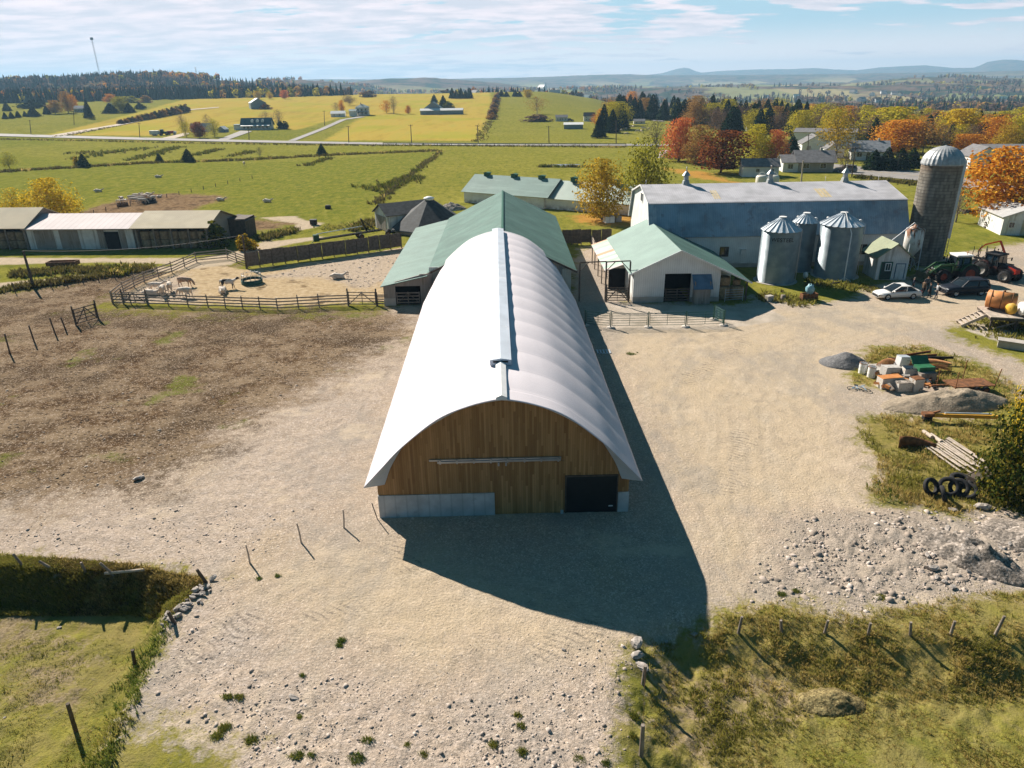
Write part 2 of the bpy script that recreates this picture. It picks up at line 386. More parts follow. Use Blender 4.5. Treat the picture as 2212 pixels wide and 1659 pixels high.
HAYS = px([(700,303),(770,262),(900,256),(1045,262),(1034,305)])
FARHAY = px([(320,211),(700,205),(1055,210),(1060,232),(400,236)])
RIGHTLAWN = px([(2005,560),(2080,470),(2212,470),(2600,470),(2600,530),(2212,520),(2075,546)])
LEAVES = px([(1240,466),(1330,455),(1450,470),(1370,492),(1250,480)]); LEAVES2 = px([(1430,362),(1520,372),(1600,400),(1500,385)])
DRYBANK = px([(-500,1180),(0,1202),(200,1220),(330,1232),(365,1270),(350,1318),(0,1325),(-500,1325)])
RB = px([(1385,1372),(1440,1372),(1520,1355),(1550,1325),(1600,1308),(1700,1300),(1790,1322),(1880,1325),(2010,1308),(2080,1290),(2212,1270),(2700,1220),(2700,1430),(2212,1425),(1900,1425),(1600,1400),(1500,1395)])
SOIL_L = px([(-200,1335),(0,1330),(140,1338),(165,1385),(60,1420),(-200,1430)], -1.5); SOIL_L2 = px([(30,1440),(130,1410),(160,1450),(120,1500),(20,1500)], -1.5); SOIL_R = px([(1440,1480),(1600,1460),(1700,1480),(1680,1560),(1560,1640),(1450,1620)], -1.2)
RB2 = px([(1400,1380),(1700,1400),(2300,1430),(2700,1430),(2700,1540),(2212,1530),(1900,1525),(1750,1500),(1700,1600),(1560,1659),(1420,1659)],-1.3)
JUNK = px([(1880,748),(1990,748),(2090,775),(2165,815),(2230,858),(2160,905),(2085,838),(1990,832),(1840,835),(1830,815)])
TIRE = px([(1850,910),(1925,895),(1990,900),(2100,910),(2320,900),(2320,1112),(2130,1098),(2065,1118),(1990,1092),(1865,1078),(1905,1010),(1868,960)])
CONC = px([(1300,655),(1560,662),(1668,668),(1700,690),(1560,712),(1300,712)]); CONC2 = px([(2085,715),(2115,698),(2160,705),(2212,730),(2180,745)])
GREYG = px([(1250,560),(1300,560),(1370,640),(1400,660),(1290,800),(1240,660)])
CRUSH = px([(1700,1120),(1950,1100),(2212,1120),(2600,1120),(2600,1215),(2100,1285),(1850,1320),(1650,1290)])
PALE = px([(2015,1180),(2040,1176),(2100,1195),(2160,1225),(2215,1245),(2240,1275),(2200,1262),(2140,1232),(2090,1222),(2060,1200)])
TREAD = [px(q) for q in ([(1640,1255),(1760,1225),(1775,1250),(1655,1282)], [(1835,1105),(1960,1098),(1965,1128),(1850,1135)], [(1820,1290),(1940,1262),(1955,1290),(1840,1312)], [(330,1470),(430,1380),(460,1395),(365,1490)], [(380,1520),(480,1535),(520,1575),(400,1550)], [(820,1180),(880,1165),(900,1215),(860,1235)], [(480,1340),(560,1320),(580,1350),(500,1372)], [(1150,1400),(1290,1345),(1310,1365),(1180,1425)], [(640,1330),(760,1300),(770,1318),(655,1352)], [(1560,1060),(1590,930),(1615,935),(1590,1070)], [(1460,820),(1600,730),(1620,745),(1490,835)])]
SMOOTH = px([(1290,690),(1700,665),(2000,640),(2300,600),(2300,660),(2040,700),(1850,750),(1840,900),(1860,1080),(1650,1130),(1600,1290),(1540,1290),(1480,1120),(1400,900)]); SMOOTH2 = px([(520,1240),(760,1180),(900,1160),(1150,1280),(1380,1360),(1330,1430),(1000,1440),(700,1380)])
SHALE = px([(-300,1190),(0,1110),(350,1090),(600,900),(820,760),(880,790),(800,960),(700,1100),(430,1220),(200,1210)])
SHALE2 = px([(262,1542),(350,1350),(440,1260),(520,1330),(620,1420),(900,1480),(1350,1430),(1370,1500),(1355,1659),(1340,1900),(600,1900),(430,1585)])
REG = dict(sd_gravel=[GRAVEL], sd_dirt=[DIRT, PASTDIRT], sd_pen=[PEN], sd_shale=[PENROCK, PENROCK2, SHALE, SHALE2], sd_track=[TRACK1, TRACK2], sd_mud=[MUD, MUD2], sd_green=[GREEN, LAWN, LAWN2, RIGHTLAWN], sd_hay=[HAY], sd_dry=[DRYBANK, RB, RB2, JUNK, TIRE, SOIL_L, SOIL_L2], sd_soil=[SOIL_L, SOIL_L2, SOIL_R], sd_conc=[CONC, CONC2], sd_crush=[CRUSH, GREYG], sd_pale=[PALE], sd_leaf=[LEAVES, LEAVES2], sd_smooth=[SMOOTH, SMOOTH2], sd_tread=TREAD)
def polar(r0, r1, nr, a0, a1, na):
    rr = np.exp(np.linspace(np.log(r0), np.log(r1), nr)); aa = np.radians(np.linspace(a0, a1, na))
    R, A = np.meshgrid(rr, aa, indexing='ij'); X = (R*np.sin(A)).ravel(); Y = (R*np.cos(A)).ravel()
    i = np.arange(nr-1)[:,None]*na+np.arange(na-1)[None,:]
    return X, Y, np.stack([i, i+1, i+na+1, i+na], -1).reshape(-1, 4)[:, ::-1]
X, Y, FQ = polar(9, 960, 760, -62, 62, 760)
SDV = {k: np.max([sdf(q, X, Y) for q in v], 0) for k, v in REG.items()}
Z = T(X, Y)
# ruts and clods of the worked ground (real relief)
near = 1-ss(55, 95, np.hypot(X, Y))
Z = Z+near*np.where(SDV['sd_crush'] > 0, (fbm(X*2.6, Y*2.6, 4, 77)-.45)*.30*ss(0, 2, SDV['sd_crush']), 0)
Z = Z+near*np.where(SDV['sd_shale'] > 0, (fbm(X*3.1, Y*3.1, 3, 78)-.45)*.13*ss(0, 2, SDV['sd_shale']), 0)
RUT = [px(q) for q in ([(2500,650),(2212,655),(2000,672),(1820,705),(1660,780),(1570,900),(1560,1080),(1640,1270)], [(2045,702),(1900,715),(1700,770),(1620,880),(1640,1080),(1700,1290)], [(1900,660),(1700,680),(1500,740),(1420,840),(1440,960)], [(560,1640),(640,1440),(760,1300),(980,1250),(1200,1300),(1330,1420)], [(360,1420),(470,1300),(640,1230),(800,1190)], [(250,690),(560,700),(760,722),(905,760)], [(300,700),(600,745),(800,820)])]
def lines_d(L, X, Y):
    d = np.full(X.shape, 1e9)
    for pl in L:
        e = np.full(X.shape, 1e9)
        for (ax, ay), (bx, by) in zip(pl, pl[1:]):
            ex, ey = bx-ax, by-ay; t = np.clip(((X-ax)*ex+(Y-ay)*ey)/(ex*ex+ey*ey), 0, 1); e = np.minimum(e, np.hypot(X-ax-ex*t, Y-ay-ey*t))
        d = np.minimum(d, np.abs(e-.95))
    return d
SDV['rut'] = lines_d(RUT, X, Y)
gm = bigmesh('ground', np.stack([X, Y, Z], 1), FQ, [], True)
for k, v in SDV.items():
    at = gm.attributes.new(k, 'FLOAT', 'POINT'); at.data.foreach_set('value', np.clip(v, -60, 60).astype(np.float32))
def ground_material():
    b = NB('ground_cover'); p = b.pos
    na = b.noise(.045, p, 4); nb = b.noise(.35, p, 4); nc = b.noise(1.6, p, 5, .62); nd = b.noise(7, p, 4, .65); ne = b.noise(26, p, 3, .6)
    edge = b.math('ADD', b.math('ADD', b.math('MULTIPLY', b.math('SUBTRACT', nb, .5), 3.2), b.math('MULTIPLY', b.math('SUBTRACT', nc, .5), 2.6)), b.math('MULTIPLY', b.math('SUBTRACT', nd, .5), 1.6))
    def mask(name, a=1., w=.35, off=0.):
        return b.mr(b.math('ADD', b.math('ADD', b.attr(name), off), b.math('MULTIPLY', edge, a)), -w, w)
    # pasture
    dist = b.n('VectorMath', {0: p}, operation='LENGTH').outputs['Value']
    g = b.ramp(b.math('ADD', b.math('MULTIPLY', na, .5), b.math('MULTIPLY', nb, .5)), [(.3, (.150,.165,.022)), (.5, (.215,.200,.032)), (.7, (.275,.240,.050))])
    g = b.mix(b.math('MULTIPLY', mask('sd_green', 2.0, 3.), .9), g, b.ramp(nb, [(.3, (.125,.150,.018)), (.7, (.205,.195,.028))]))
    g = b.mix(b.mr(b.noise(.5, b.vmul(p, (1,.35,1)), 5, .7), .52, .72, 0, .6), g, (.30,.255,.075))
    g = b.mix(b.mr(nd, .44, .68, 0, .6), g, (.075,.095,.02)); g = b.mix(b.mr(ne, .5, .68, 0, .45), g, (.34,.29,.10)); g = b.mix(b.math('MULTIPLY', b.mr(b.noise(.7, p, 6, .7), .55, .66, 0, .55), b.mr(dist, 90, 50)), g, (.30,.24,.11)); g = b.mix(b.mr(nc, .50, .68, 0, .55), g, (.085,.105,.022))
    g = b.mix(b.math('MULTIPLY', b.mr(b.noise(.9, p, 6, .75), .60, .68, 0, .7), b.mr(dist, 70, 110)), g, (.12,.10,.025))
    gx = b.noise(.75, b.vmul(p, (1.0,.45,1)), 6, .72); g = b.mix(b.mr(gx, .50, .64, 0, .55), g, (.075,.095,.016)); g = b.mix(b.mr(gx, .47, .36, 0, .45), g, (.30,.265,.06))
    # hay stubble, with mowing lines
    hl = b.noise(.11, b.vmul(p, (1.,.16,1)), 5, .7)
    hay = b.ramp(hl, [(.3, (.28,.21,.045)), (.5, (.385,.28,.058)), (.72, (.32,.28,.06))])
    hay = b.mix(b.mr(b.noise(.02, p, 3), .45, .68, 0, .6), hay, (.27,.28,.035))
    c = b.mix(mask('sd_hay', 2.5, 2.), g, hay)
    # dry grass and weeds
    dry = b.ramp(nc, [(.3, (.12,.11,.028)), (.45, (.25,.20,.065)), (.6, (.36,.27,.10)), (.72, (.19,.18,.04))])
    c = b.mix(b.math('MULTIPLY', mask('sd_dry', .8, .8), b.mr(nb, .3, .62, .35, .95)), c, dry)
    c = b.mix(b.math('MULTIPLY', b.mr(dist, 60, 42), b.mr(b.noise(.45, p, 6, .7), .40, .62, .15, .75)), c, (.235,.195,.075))
    c = b.mix(b.math('MULTIPLY', mask('sd_soil', 1.6, 1.), b.mr(nc, .35, .6, .2, .9)), c, b.ramp(nd, [(.3, (.09,.065,.04)), (.6, (.30,.235,.155))]))
    c = b.mix(b.math('MULTIPLY', mask('sd_leaf', 2., 1.5), b.mr(nd, .4, .6, .3, .9)), c, (.50,.22,.06))
    # bare ground
    st = b.voro(5.5, b.vmul(p, (1,1.5,1)), 'Color'); st2 = b.voro(14, p, 'Color'); sv = b.sep(st)[0]; sv2 = b.sep(st2)[1]
    dirt = b.ramp(nc, [(.28, (.045,.028,.017)), (.5, (.115,.073,.042)), (.7, (.25,.18,.115))])
    dirt = b.mix(b.mr(nb, .38, .62, 0, .6), dirt, (.30,.225,.15)); dirt = b.mix(b.math('MULTIPLY', b.mr(b.noise(.09, p, 5, .65), .46, .60, 0, .85), b.mr(nd, .25, .6, .4, 1)), dirt, (.062,.042,.027))
    dirt = b.mix(b.mr(b.noise(.8, b.vmul(p, (.25,1.6,1)), 5, .7), .56, .68, 0, .75), dirt, (.07,.045,.028))
    dirt = b.mix(b.mr(sv2, .84, .9, 0, .65), dirt, (.46,.37,.29)); dirt = b.mix(b.mr(sv, .9, .93, 0, .8), dirt, (.035,.024,.018))
    dirt = b.mix(b.math('MULTIPLY', b.mr(b.noise(.16, p, 4), .60, .68, 0, .85), b.mr(nd, .35, .6)), dirt, (.13,.16,.02))
    gr = b.ramp(b.math('ADD', b.math('MULTIPLY', nb, .5), b.math('MULTIPLY', na, .5)), [(.33, (.46,.365,.29)), (.5, (.52,.41,.315)), (.64, (.45,.385,.33))])
    gr = b.mix(b.mr(b.noise(.22, b.vmul(p, (1.5,.5,1)), 5, .6), .5, .7, 0, .55), gr, (.50,.385,.26))
    gr = b.mix(b.mr(nc, .5, .72, 0, .4), gr, (.30,.265,.22))
    smm = mask('sd_smooth', 1.5, 2.5); rgh = b.mr(smm, 0, 1, 1, .38, False)
    gr = b.mix(b.math('MULTIPLY', smm, .6), gr, b.ramp(b.noise(.5, b.vmul(p, (1.3,.6,1)), 5, .6), [(.3, (.45,.36,.25)), (.5, (.54,.43,.285)), (.7, (.49,.405,.295))]))
    gr = b.mix(b.math('MULTIPLY', b.math('MULTIPLY', rgh, b.math('SUBTRACT', 1, sv2)), .42), gr, (.17,.145,.12)); gr = b.mix(b.math('MULTIPLY', rgh, b.mr(sv2, .8, .95, 0, .5)), gr, (.68,.59,.50))
    gr = b.mix(b.math('MULTIPLY', rgh, b.mr(ne, .54, .66, 0, .6)), gr, (.16,.135,.11)); gr = b.mix(b.math('MULTIPLY', rgh, b.mr(nd, .56, .70, 0, .45)), gr, (.22,.19,.155))
    sh = b.ramp(sv, [(.0, (.24,.205,.18)), (.3, (.43,.355,.30)), (.75, (.53,.44,.38)), (1, (.64,.55,.50))])
    sh = b.mix(.5, sh, gr); sh = b.mix(b.mr(b.voro(5.5, b.vmul(p, (1,1.5,1)), 'Distance', 'DISTANCE_TO_EDGE'), .05, .0, 0, .7), sh, (.15,.13,.115))
    gr = b.mix(b.math('MULTIPLY', b.mr(b.noise(8.5, b.vmul(p, (1,1.5,1)), 2, .5), .63, .68, 0, .8), b.mr(nc, .42, .6, .1, 1)), gr, (.12,.10,.08))
    shm = b.math('MULTIPLY', mask('sd_shale', 1.6, 1.5), b.mr(nc, .3, .6, .25, .85))
    grv = b.mix(shm, gr, sh)
    grv = b.mix(b.math('MULTIPLY', mask('sd_crush', 1., 1.2), .75), grv, b.mix(.5, sh, (.26,.235,.20)))
    grv = b.mix(b.math('MULTIPLY', mask('sd_pale', .9, .4), .8), grv, (.66,.56,.475))
    rt = b.math('MULTIPLY', b.mr(b.attr('rut'), .42, .12), b.mr(nb, .35, .62, .25, 1)); tread = b.mr(b.noise(3.2, b.vmul(p, (1,2.6,1)), 3, .6), .42, .6)
    grv = b.mix(b.math('MULTIPLY', rt, .42), grv, b.mix(tread, (.34,.285,.22), (.60,.50,.39)))
    grv = b.mix(b.math('MULTIPLY', b.mr(b.attr('rut'), .75, .45), b.mr(b.attr('rut'), .2, .45, 0, .14)), grv, (.25,.22,.19))
    grv = b.mix(b.math('MULTIPLY', b.mr(b.noise(.3, p, 5, .7), .60, .68, 0, .45), b.mr(nd, .3, .6)), grv, (.24,.205,.17))
    sx = b.sep(p); ph = b.math('ADD', b.math('ADD', b.math('MULTIPLY', sx[0], 9.), b.math('MULTIPLY', sx[1], 15.)), b.math('MULTIPLY', nb, 26.)); tr = b.mr(b.math('SINE', ph), .15, .75)
    tr = b.math('MULTIPLY', b.math('MULTIPLY', tr, mask('sd_tread', .9, .5)), b.mr(nd, .38, .56)); grv = b.mix(b.math('MULTIPLY', tr, .62), grv, (.14,.12,.105))
    grv = b.mix(b.math('MULTIPLY', b.mr(b.noise(.12, b.vmul(p, (1.2,.7,1)), 6, .68), .50, .64, 0, .6), b.mr(nd, .25, .6, .35, 1)), grv, (.30,.268,.235))
    grv = b.mix(b.mr(b.noise(.17, b.vmul(p, (.8,1.1,1)), 6, .65), .56, .66, 0, .5), grv, (.60,.485,.36))
    near_d = b.mr(b.attr('sd_dirt'), -5, -.5, 0, 4.5); grm = b.mr(b.math('ADD', b.math('ADD', b.attr('sd_gravel'), near_d), b.math('MULTIPLY', edge, 1.5)), -.8, .8)
    # weeds that spread into the yard
    c = b.mix(grm, c, grv)
    c = b.mix(mask('sd_dirt', 4.0, 3.2), c, dirt)
    pn = b.ramp(nc, [(.3, (.33,.24,.145)), (.5, (.44,.33,.20)), (.7, (.52,.41,.28))]); pn = b.mix(b.mr(nb, .56, .68, 0, .8), pn, (.12,.08,.045))
    pn = b.mix(b.math('MULTIPLY', mask('sd_shale', 1., 1.5), .7), pn, sh)
    c = b.mix(mask('sd_pen', .5, .4), c, pn)
    c = b.mix(mask('sd_track', .55, .5), c, b.mix(b.mr(nc, .35, .65), (.50,.40,.29), (.40,.325,.24)))
    md = b.ramp(nc, [(.3, (.10,.065,.035)), (.5, (.20,.13,.075)), (.7, (.31,.22,.13))]); md = b.mix(b.mr(nb, .5, .66, 0, .7), md, (.08,.055,.035))
    c = b.mix(mask('sd_mud', 2., 1.), c, md)
    cn = b.mix(b.mr(nb, .4, .65), (.50,.43,.36), (.36,.31,.25)); c = b.mix(b.math('MULTIPLY', mask('sd_conc', .4, .3), .9), c, cn)
    hgt = b.math('ADD', b.math('MULTIPLY', nd, .6), b.math('ADD', b.math('MULTIPLY', ne, .25), b.math('MULTIPLY', sv, .25)))
    fade = b.mr(dist, 30, 260, 1, .45)
    nrm = b.bump(hgt, fade, .11)
    return b.fin(c, 1, 0, nrm, 0)
gm.materials.append(ground_material())
ground = link('ground', gm); tag(ground, kind='structure')
# ------------------------------------------------------------------ hills and the far valley
X2, Y2, F2 = polar(840, 11300, 420, -52, 52, 900)
Z2 = TH_(X2, Y2); r2 = np.hypot(X2, Y2)
can = (fbm(X2*.035, Y2*.035, 3, 61)-.45)
Z2 = Z2+can*9*ss(1000, 1600, r2)*np.where(fbm(X2*.0021, Y2*.0021, 3, 71) > .43, 1, .15)
hm = bigmesh('hills', np.stack([X2, Y2, Z2], 1), F2, [], True)
def hills_material():
    b = NB('wooded_hills'); p = b.pos
    a = b.noise(.0021*1.6, p, 4); f1 = b.noise(.012, p, 5, .6); f2 = b.noise(.06, p, 4, .7)
    wood = b.ramp(f1, [(.34, (.022,.040,.022)), (.45, (.045,.055,.025)), (.5, (.13,.085,.06)), (.62, (.17,.11,.08)), (.7, (.24,.15,.045))])
    wood = b.mix(b.mr(f2, .45, .7, 0, .7), wood, (.02,.025,.015)); wood = b.mix(b.mr(b.noise(.03, p, 3), .66, .72, 0, .8), wood, (.42,.24,.035))
    v = b.n('TexVoronoi', {'Vector': b.vmul(p, (1,.55,1)), 'Scale': .0042, 'Randomness': .9}).outputs['Color']; sv = b.sep(v)
    field = b.ramp(sv[1], [(.2, (.26,.24,.09)), (.5, (.38,.29,.15)), (.8, (.20,.21,.08))])
    fm = b.math('MULTIPLY', b.mr(sv[0], .55, .58), b.mr(a, .40, .50))
    fm = b.math('MULTIPLY', fm, b.mr(b.sep(p)[2], 40, -15))
    return b.fin(b.mix(fm, wood, field), .95, 0, b.bump(f2, .8, 4), 0)
hm.materials.append(hills_material()); hills = link('hills', hm); tag(hills, kind='structure')
# ------------------------------------------------------------------ the air
hb = NB('haze_air')
pvn = hb.n('VolumePrincipled', {'Color': (.42,.71,1.0,1), 'Density': .00014, 'Anisotropy': .15}); hb.t.links.new(pvn.outputs[0], hb.out.inputs[1])
m = MB(); m.b2(-11600, 11600, -300, 11500, -140, 240); hz_o = m.obj('haze', hb.mat); tag(hz_o, kind='stuff')
# ------------------------------------------------------------------ shared materials
M = {}
b = NB('white_fabric'); _y = b.sep(b.ob)[1]; _l = b.mr(b.math('PINGPONG', b.math('DIVIDE', b.math('SUBTRACT', _y, .35), 3.06), .5), .004, .018, 1, 0)
_l = b.math('MAXIMUM', _l, b.mr(b.math('PINGPONG', b.math('DIVIDE', b.math('SUBTRACT', _y, 1.88), 3.06), .5), .002, .006, .35, 0))
_c = b.mix(b.mr(b.noise(.35, b.vmul(b.ob, (1,.4,1)), 5, .6), .42, .7), (.66,.615,.65), (.61,.57,.605)); _c = b.mix(b.mr(b.noise(2.2, b.vmul(b.ob, (.5,1.6,.5)), 5, .7), .56, .75, 0, .22), _c, (.40,.37,.37))
M['fabric'] = b.fin(b.mix(b.math('MULTIPLY', _l, .30), _c, (.30,.30,.35)), .8, 0, b.bump(b.math('ADD', b.math('MULTIPLY', _l, -.5), b.math('MULTIPLY', b.noise(1.3, b.vmul(b.ob, (.5,1.4,.5)), 4), .6)), .25, .04), .12)
M['fabric_trim'] = mat('white_trim', (.60,.63,.66), .6, 0, .06)
M['galv'] = mat('galvanised_sheet', (.55,.60,.65), .45, .3, .18, .8, stain=((.78,.80,.83), 1.2, .58))
M['wood_new'] = boards('brown_boards', (.25,.125,.042), (.48,.265,.105), .12, 'X')
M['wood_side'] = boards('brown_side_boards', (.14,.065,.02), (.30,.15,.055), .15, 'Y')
M['concrete'] = mat('concrete', (.52,.53,.53), .85, 0, .18, 1.2, .25, 14, rib=('X', .61, .004, .35), stain=((.42,.42,.42), 1.6, .58))
M['slab'] = mat('concrete_plain', (.44,.40,.36), .9, 0, .2, .9, .3, 10)
M['black'] = mat('black_shade', (.012,.013,.015), .9, 0, .3)  # near-black colour standing in for the shade inside openings
M['door_dark'] = mat('dark_roller_door', (.016,.019,.022), .45, .2, .2, rib=('Z', .22, .006, .3))
M['steel'] = mat('steel', (.42,.44,.46), .4, .7, .2)
M['white'] = mat('white_paint', (.76,.755,.75), .55, 0, .07, 1.5)
M['offwhite'] = mat('offwhite_plastic', (.70,.66,.58), .45, 0, .08)
M['green_roof'] = mat('green_roof_sheet', (.185,.335,.275), .42, .15, .16, .35, rib=('X', .23, .02, .35), streak=((.30,.42,.36), 'X', .8, .35), stain=((.10,.21,.17), .28, .60))
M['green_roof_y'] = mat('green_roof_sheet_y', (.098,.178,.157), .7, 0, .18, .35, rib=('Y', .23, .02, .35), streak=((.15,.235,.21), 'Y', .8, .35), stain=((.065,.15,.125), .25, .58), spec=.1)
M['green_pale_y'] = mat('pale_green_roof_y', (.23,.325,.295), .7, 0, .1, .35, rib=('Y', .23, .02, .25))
M['green_trim'] = mat('dark_green_trim', (.03,.12,.085), .5)
M['white_rib'] = mat('white_ribbed_sheet', (.76,.77,.76), .5, 0, .10, .7, rib=('X', .23, .02, .4), dirt=((.20,.14,.09), 1.1, .75))
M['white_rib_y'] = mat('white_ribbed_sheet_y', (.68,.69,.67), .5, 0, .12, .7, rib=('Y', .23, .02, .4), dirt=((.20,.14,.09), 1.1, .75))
M['white_wood'] = mat('whitewashed_boards', (.72,.72,.71), .8, 0, .15, 1, rib=('X', .2, .01, .4), streak=((.30,.27,.24), 'Z', 2.2, .7))
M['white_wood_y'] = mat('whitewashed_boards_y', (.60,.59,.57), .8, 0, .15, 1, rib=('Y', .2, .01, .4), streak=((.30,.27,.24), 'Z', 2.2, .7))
M['grey_boards'] = boards('weathered_boards', (.20,.17,.145), (.40,.34,.29), .17, 'X', grey=(.33,.30,.28))
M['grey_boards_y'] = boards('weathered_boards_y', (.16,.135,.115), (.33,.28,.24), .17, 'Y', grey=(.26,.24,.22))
M['timber'] = mat('grey_timber', (.27,.225,.19), .85, 0, .3, 2.5, .4, 9, streak=((.15,.12,.10), 'Z', 5, .7))
M['timber_dark'] = mat('dark_timber', (.10,.078,.062), .85, 0, .3, 3, .4, 9)
M['timber_pale'] = mat('pale_timber', (.50,.42,.35), .85, 0, .25, 2.5, .4, 9, streak=((.30,.25,.21), 'X', 5, .6))
M['old_tin'] = mat('weathered_tin_roof', (.50,.49,.52), .7, .05, .2, .5, rib=('X', .28, .02, .35), stain=((.36,.28,.22), 1.3, .70), streak=((.60,.58,.60), 'Y', .9, .6))
M['old_tin_blue'] = mat('weathered_tin_steep', (.29,.36,.43), .6, .1, .25, .4, rib=('X', .28, .02, .4), stain=((.24,.24,.26), .55, .55), streak=((.55,.56,.58), 'Z', .9, .5))
M['tan_roof'] = mat('pale_tan_roof', (.42,.355,.24), .8, 0, .12, .4, rib=('X', .32, .02, .22), streak=((.40,.32,.20), 'Y', 1.2, .5))
M['pink_roof'] = mat('pale_rose_roof', (.50,.43,.44), .75, 0, .1, .4, rib=('X', .9, .03, .3))
M['silo'] = None
M['dark_shingle'] = mat('dark_shingles', (.045,.050,.055), .8, 0, .35, 1.5, .5, 12, rib=('Z', .3, .01, .3))
M['grey_shingle'] = mat('grey_shingles', (.17,.165,.17), .8, 0, .25, 1.2, .4, 14)
M['rust'] = mat('rusty_iron', (.20,.085,.035), .85, 0, .45, 4, .5, 18, stain=((.07,.045,.035), 3, .55))
M['dark_iron'] = mat('dark_iron', (.035,.034,.036), .6, .3, .4, 4)
M['rubber'] = mat('black_rubber', (.022,.022,.024), .85, 0, .35, 5, .3, 30, dirt=None)
M['glass'] = NB('window_glass').fin((.015,.022,.028), .06, 0, None, .8)
M['bale'] = mat('hay_bale', (.40,.29,.17), .95, 0, .35, 3, .8, 22, streak=((.22,.15,.09), 'X', 6, .7))
M['bluish'] = mat('blue_tin', (.13,.20,.29), .45, .3, .2, 1.2, rib=('X', .2, .02, .4))
M['blue_grey_wall'] = mat('grey_blue_wall', (.22,.27,.31), .7, 0, .15, 1)
M['tan_wall'] = mat('tan_siding', (.42,.36,.30), .75, 0, .12, 1, rib=('Z', .2, .006, .25))
M['white_siding'] = mat('white_siding', (.72,.72,.71), .6, 0, .06, 1, rib=('Z', .2, .008, .25))
M['teal_roof'] = mat('blue_green_roof', (.06,.13,.145), .5, .1, .2, .6, rib=('X', .4, .02, .25))
M['orange_rust'] = mat('orange_tank_paint', (.56,.23,.075), .6, 0, .25, 1.2, stain=((.36,.18,.08), 1.4, .56))
def wallbox(m, x0, x1, y0, y1, h, t=.14, gables=None, axis='X', front=True, mi=0):
    """walls of a gabled house, ridge along axis; gables=(ridge z)"""
    r = gables
    if axis == 'X':
        if front: m.b2(x0+t, x1-t, y0, y0+t, 0, h, mi)
        m.b2(x0+t, x1-t, y1-t, y1, 0, h, mi)
        o = [(y0,0),(y1,0),(y1,h),((y0+y1)/2,r),(y0,h)]
        m.prism(o, x0, x0+t, 'X', mi); m.prism(o, x1-t, x1, 'X', mi)
    else:
        m.b2(x0, x0+t, y0+t, y1-t, 0, h, mi); m.b2(x1-t, x1, y0+t, y1-t, 0, h, mi)
        o = [(x0,0),(x1,0),(x1,h),((x0+x1)/2,r),(x0,h)]
        m.prism(o, y0, y0+t, 'Y', mi); m.prism(o, y1-t, y1, 'Y', mi)
def roof2(m, x0, x1, y0, y1, e, r, ov=.3, t=.10, axis='X', mi=0, side=(1,1)):
    """two roof plates over the box, ridge along axis"""
    if axis == 'X':
        ym = (y0+y1)/2; k = (r-e)/(ym-y0); ze = e-k*ov
        if side[0]: m.slab((x0-ov,y0-ov,ze+t),(x1+ov,y0-ov,ze+t),(x1+ov,ym,r+t),(x0-ov,ym,r+t), t, mi)
        if side[1]: m.slab((x1+ov,y1+ov,ze+t),(x0-ov,y1+ov,ze+t),(x0-ov,ym,r+t),(x1+ov,ym,r+t), t, mi)
    else:
        xm = (x0+x1)/2; k = (r-e)/(xm-x0); ze = e-k*ov
        if side[0]: m.slab((x0-ov,y1+ov,ze+t),(x0-ov,y0-ov,ze+t),(xm,y0-ov,r+t),(xm,y1+ov,r+t), t, mi)
        if side[1]: m.slab((x1+ov,y0-ov,ze+t),(x1+ov,y1+ov,ze+t),(xm,y1+ov,r+t),(xm,y0-ov,r+t), t, mi)
def opening(root, face, u, z, w, h, L, W, kind='window', fm=None, gm_=None):
    """a window or door set in a wall: frame proud of the wall, pane behind it. face F (y=0), B, L (x=0), R"""
    fm = fm or M['white']; gm_ = gm_ or M['glass']
    def at(m, u0, u1, d0, d1, z0, z1):
        if face == 'F': m.b2(u0, u1, -d1, -d0, z0, z1)
        if face == 'B': m.b2(u0, u1, W+d0, W+d1, z0, z1)
        if face == 'L': m.b2(-d1, -d0, u0, u1, z0, z1)
        if face == 'R': m.b2(L+d0, L+d1, u0, u1, z0, z1)
    f = MB(); k = .09
    at(f, u-w/2-k, u+w/2+k, .004, .07, z+h, z+h+k)
    if kind == 'window': at(f, u-w/2-k, u+w/2+k, .004, .09, z-k, z)
    at(f, u-w/2-k, u-w/2, .004, .07, z, z+h); at(f, u+w/2, u+w/2+k, .004, .07, z, z+h)
    if kind == 'window':
        at(f, u-.02, u+.02, .03, .06, z, z+h)
        fo = f.obj('window', fm, root); g = MB(); at(g, u-w/2, u+w/2, .004, .028, z, z+h); g.obj('pane', gm_, fo)
    else:
        fo = f.obj('door', fm, root); g = MB(); at(g, u-w/2, u+w/2, .004, .045, z, z+h); g.obj('door_leaf', gm_, fo)
    return fo
def house(name, label, cat, loc, rz, L, W, e, r, wm, rm, ov=.35, axis='X', wins=(), doors=(), chim=None, group=None, base=0):
    root = thing(name, label, cat, loc, rz, group)
    m = MB(); wallbox(m, 0, L, 0, W, e, .18, r, axis); m.b2(.2, L-.2, .2, W-.2, -.8, -.02); m.obj('wall', wm, root)
    m = MB(); roof2(m, 0, L, 0, W, e, r, ov, .12, axis); ro = m.obj('roof', rm, root)
    if chim:
        m = MB(); m.b2(chim[0]-.3, chim[0]+.3, chim[1]-.3, chim[1]+.3, e, r+.7); m.obj('chimney', M['slab'], ro)
    for q in wins: opening(root, *q[:5], L, W, 'window')
    for q in doors: opening(root, *q[:5], L, W, 'door', None, q[5] if len(q) > 5 else M['glass'])
    return root
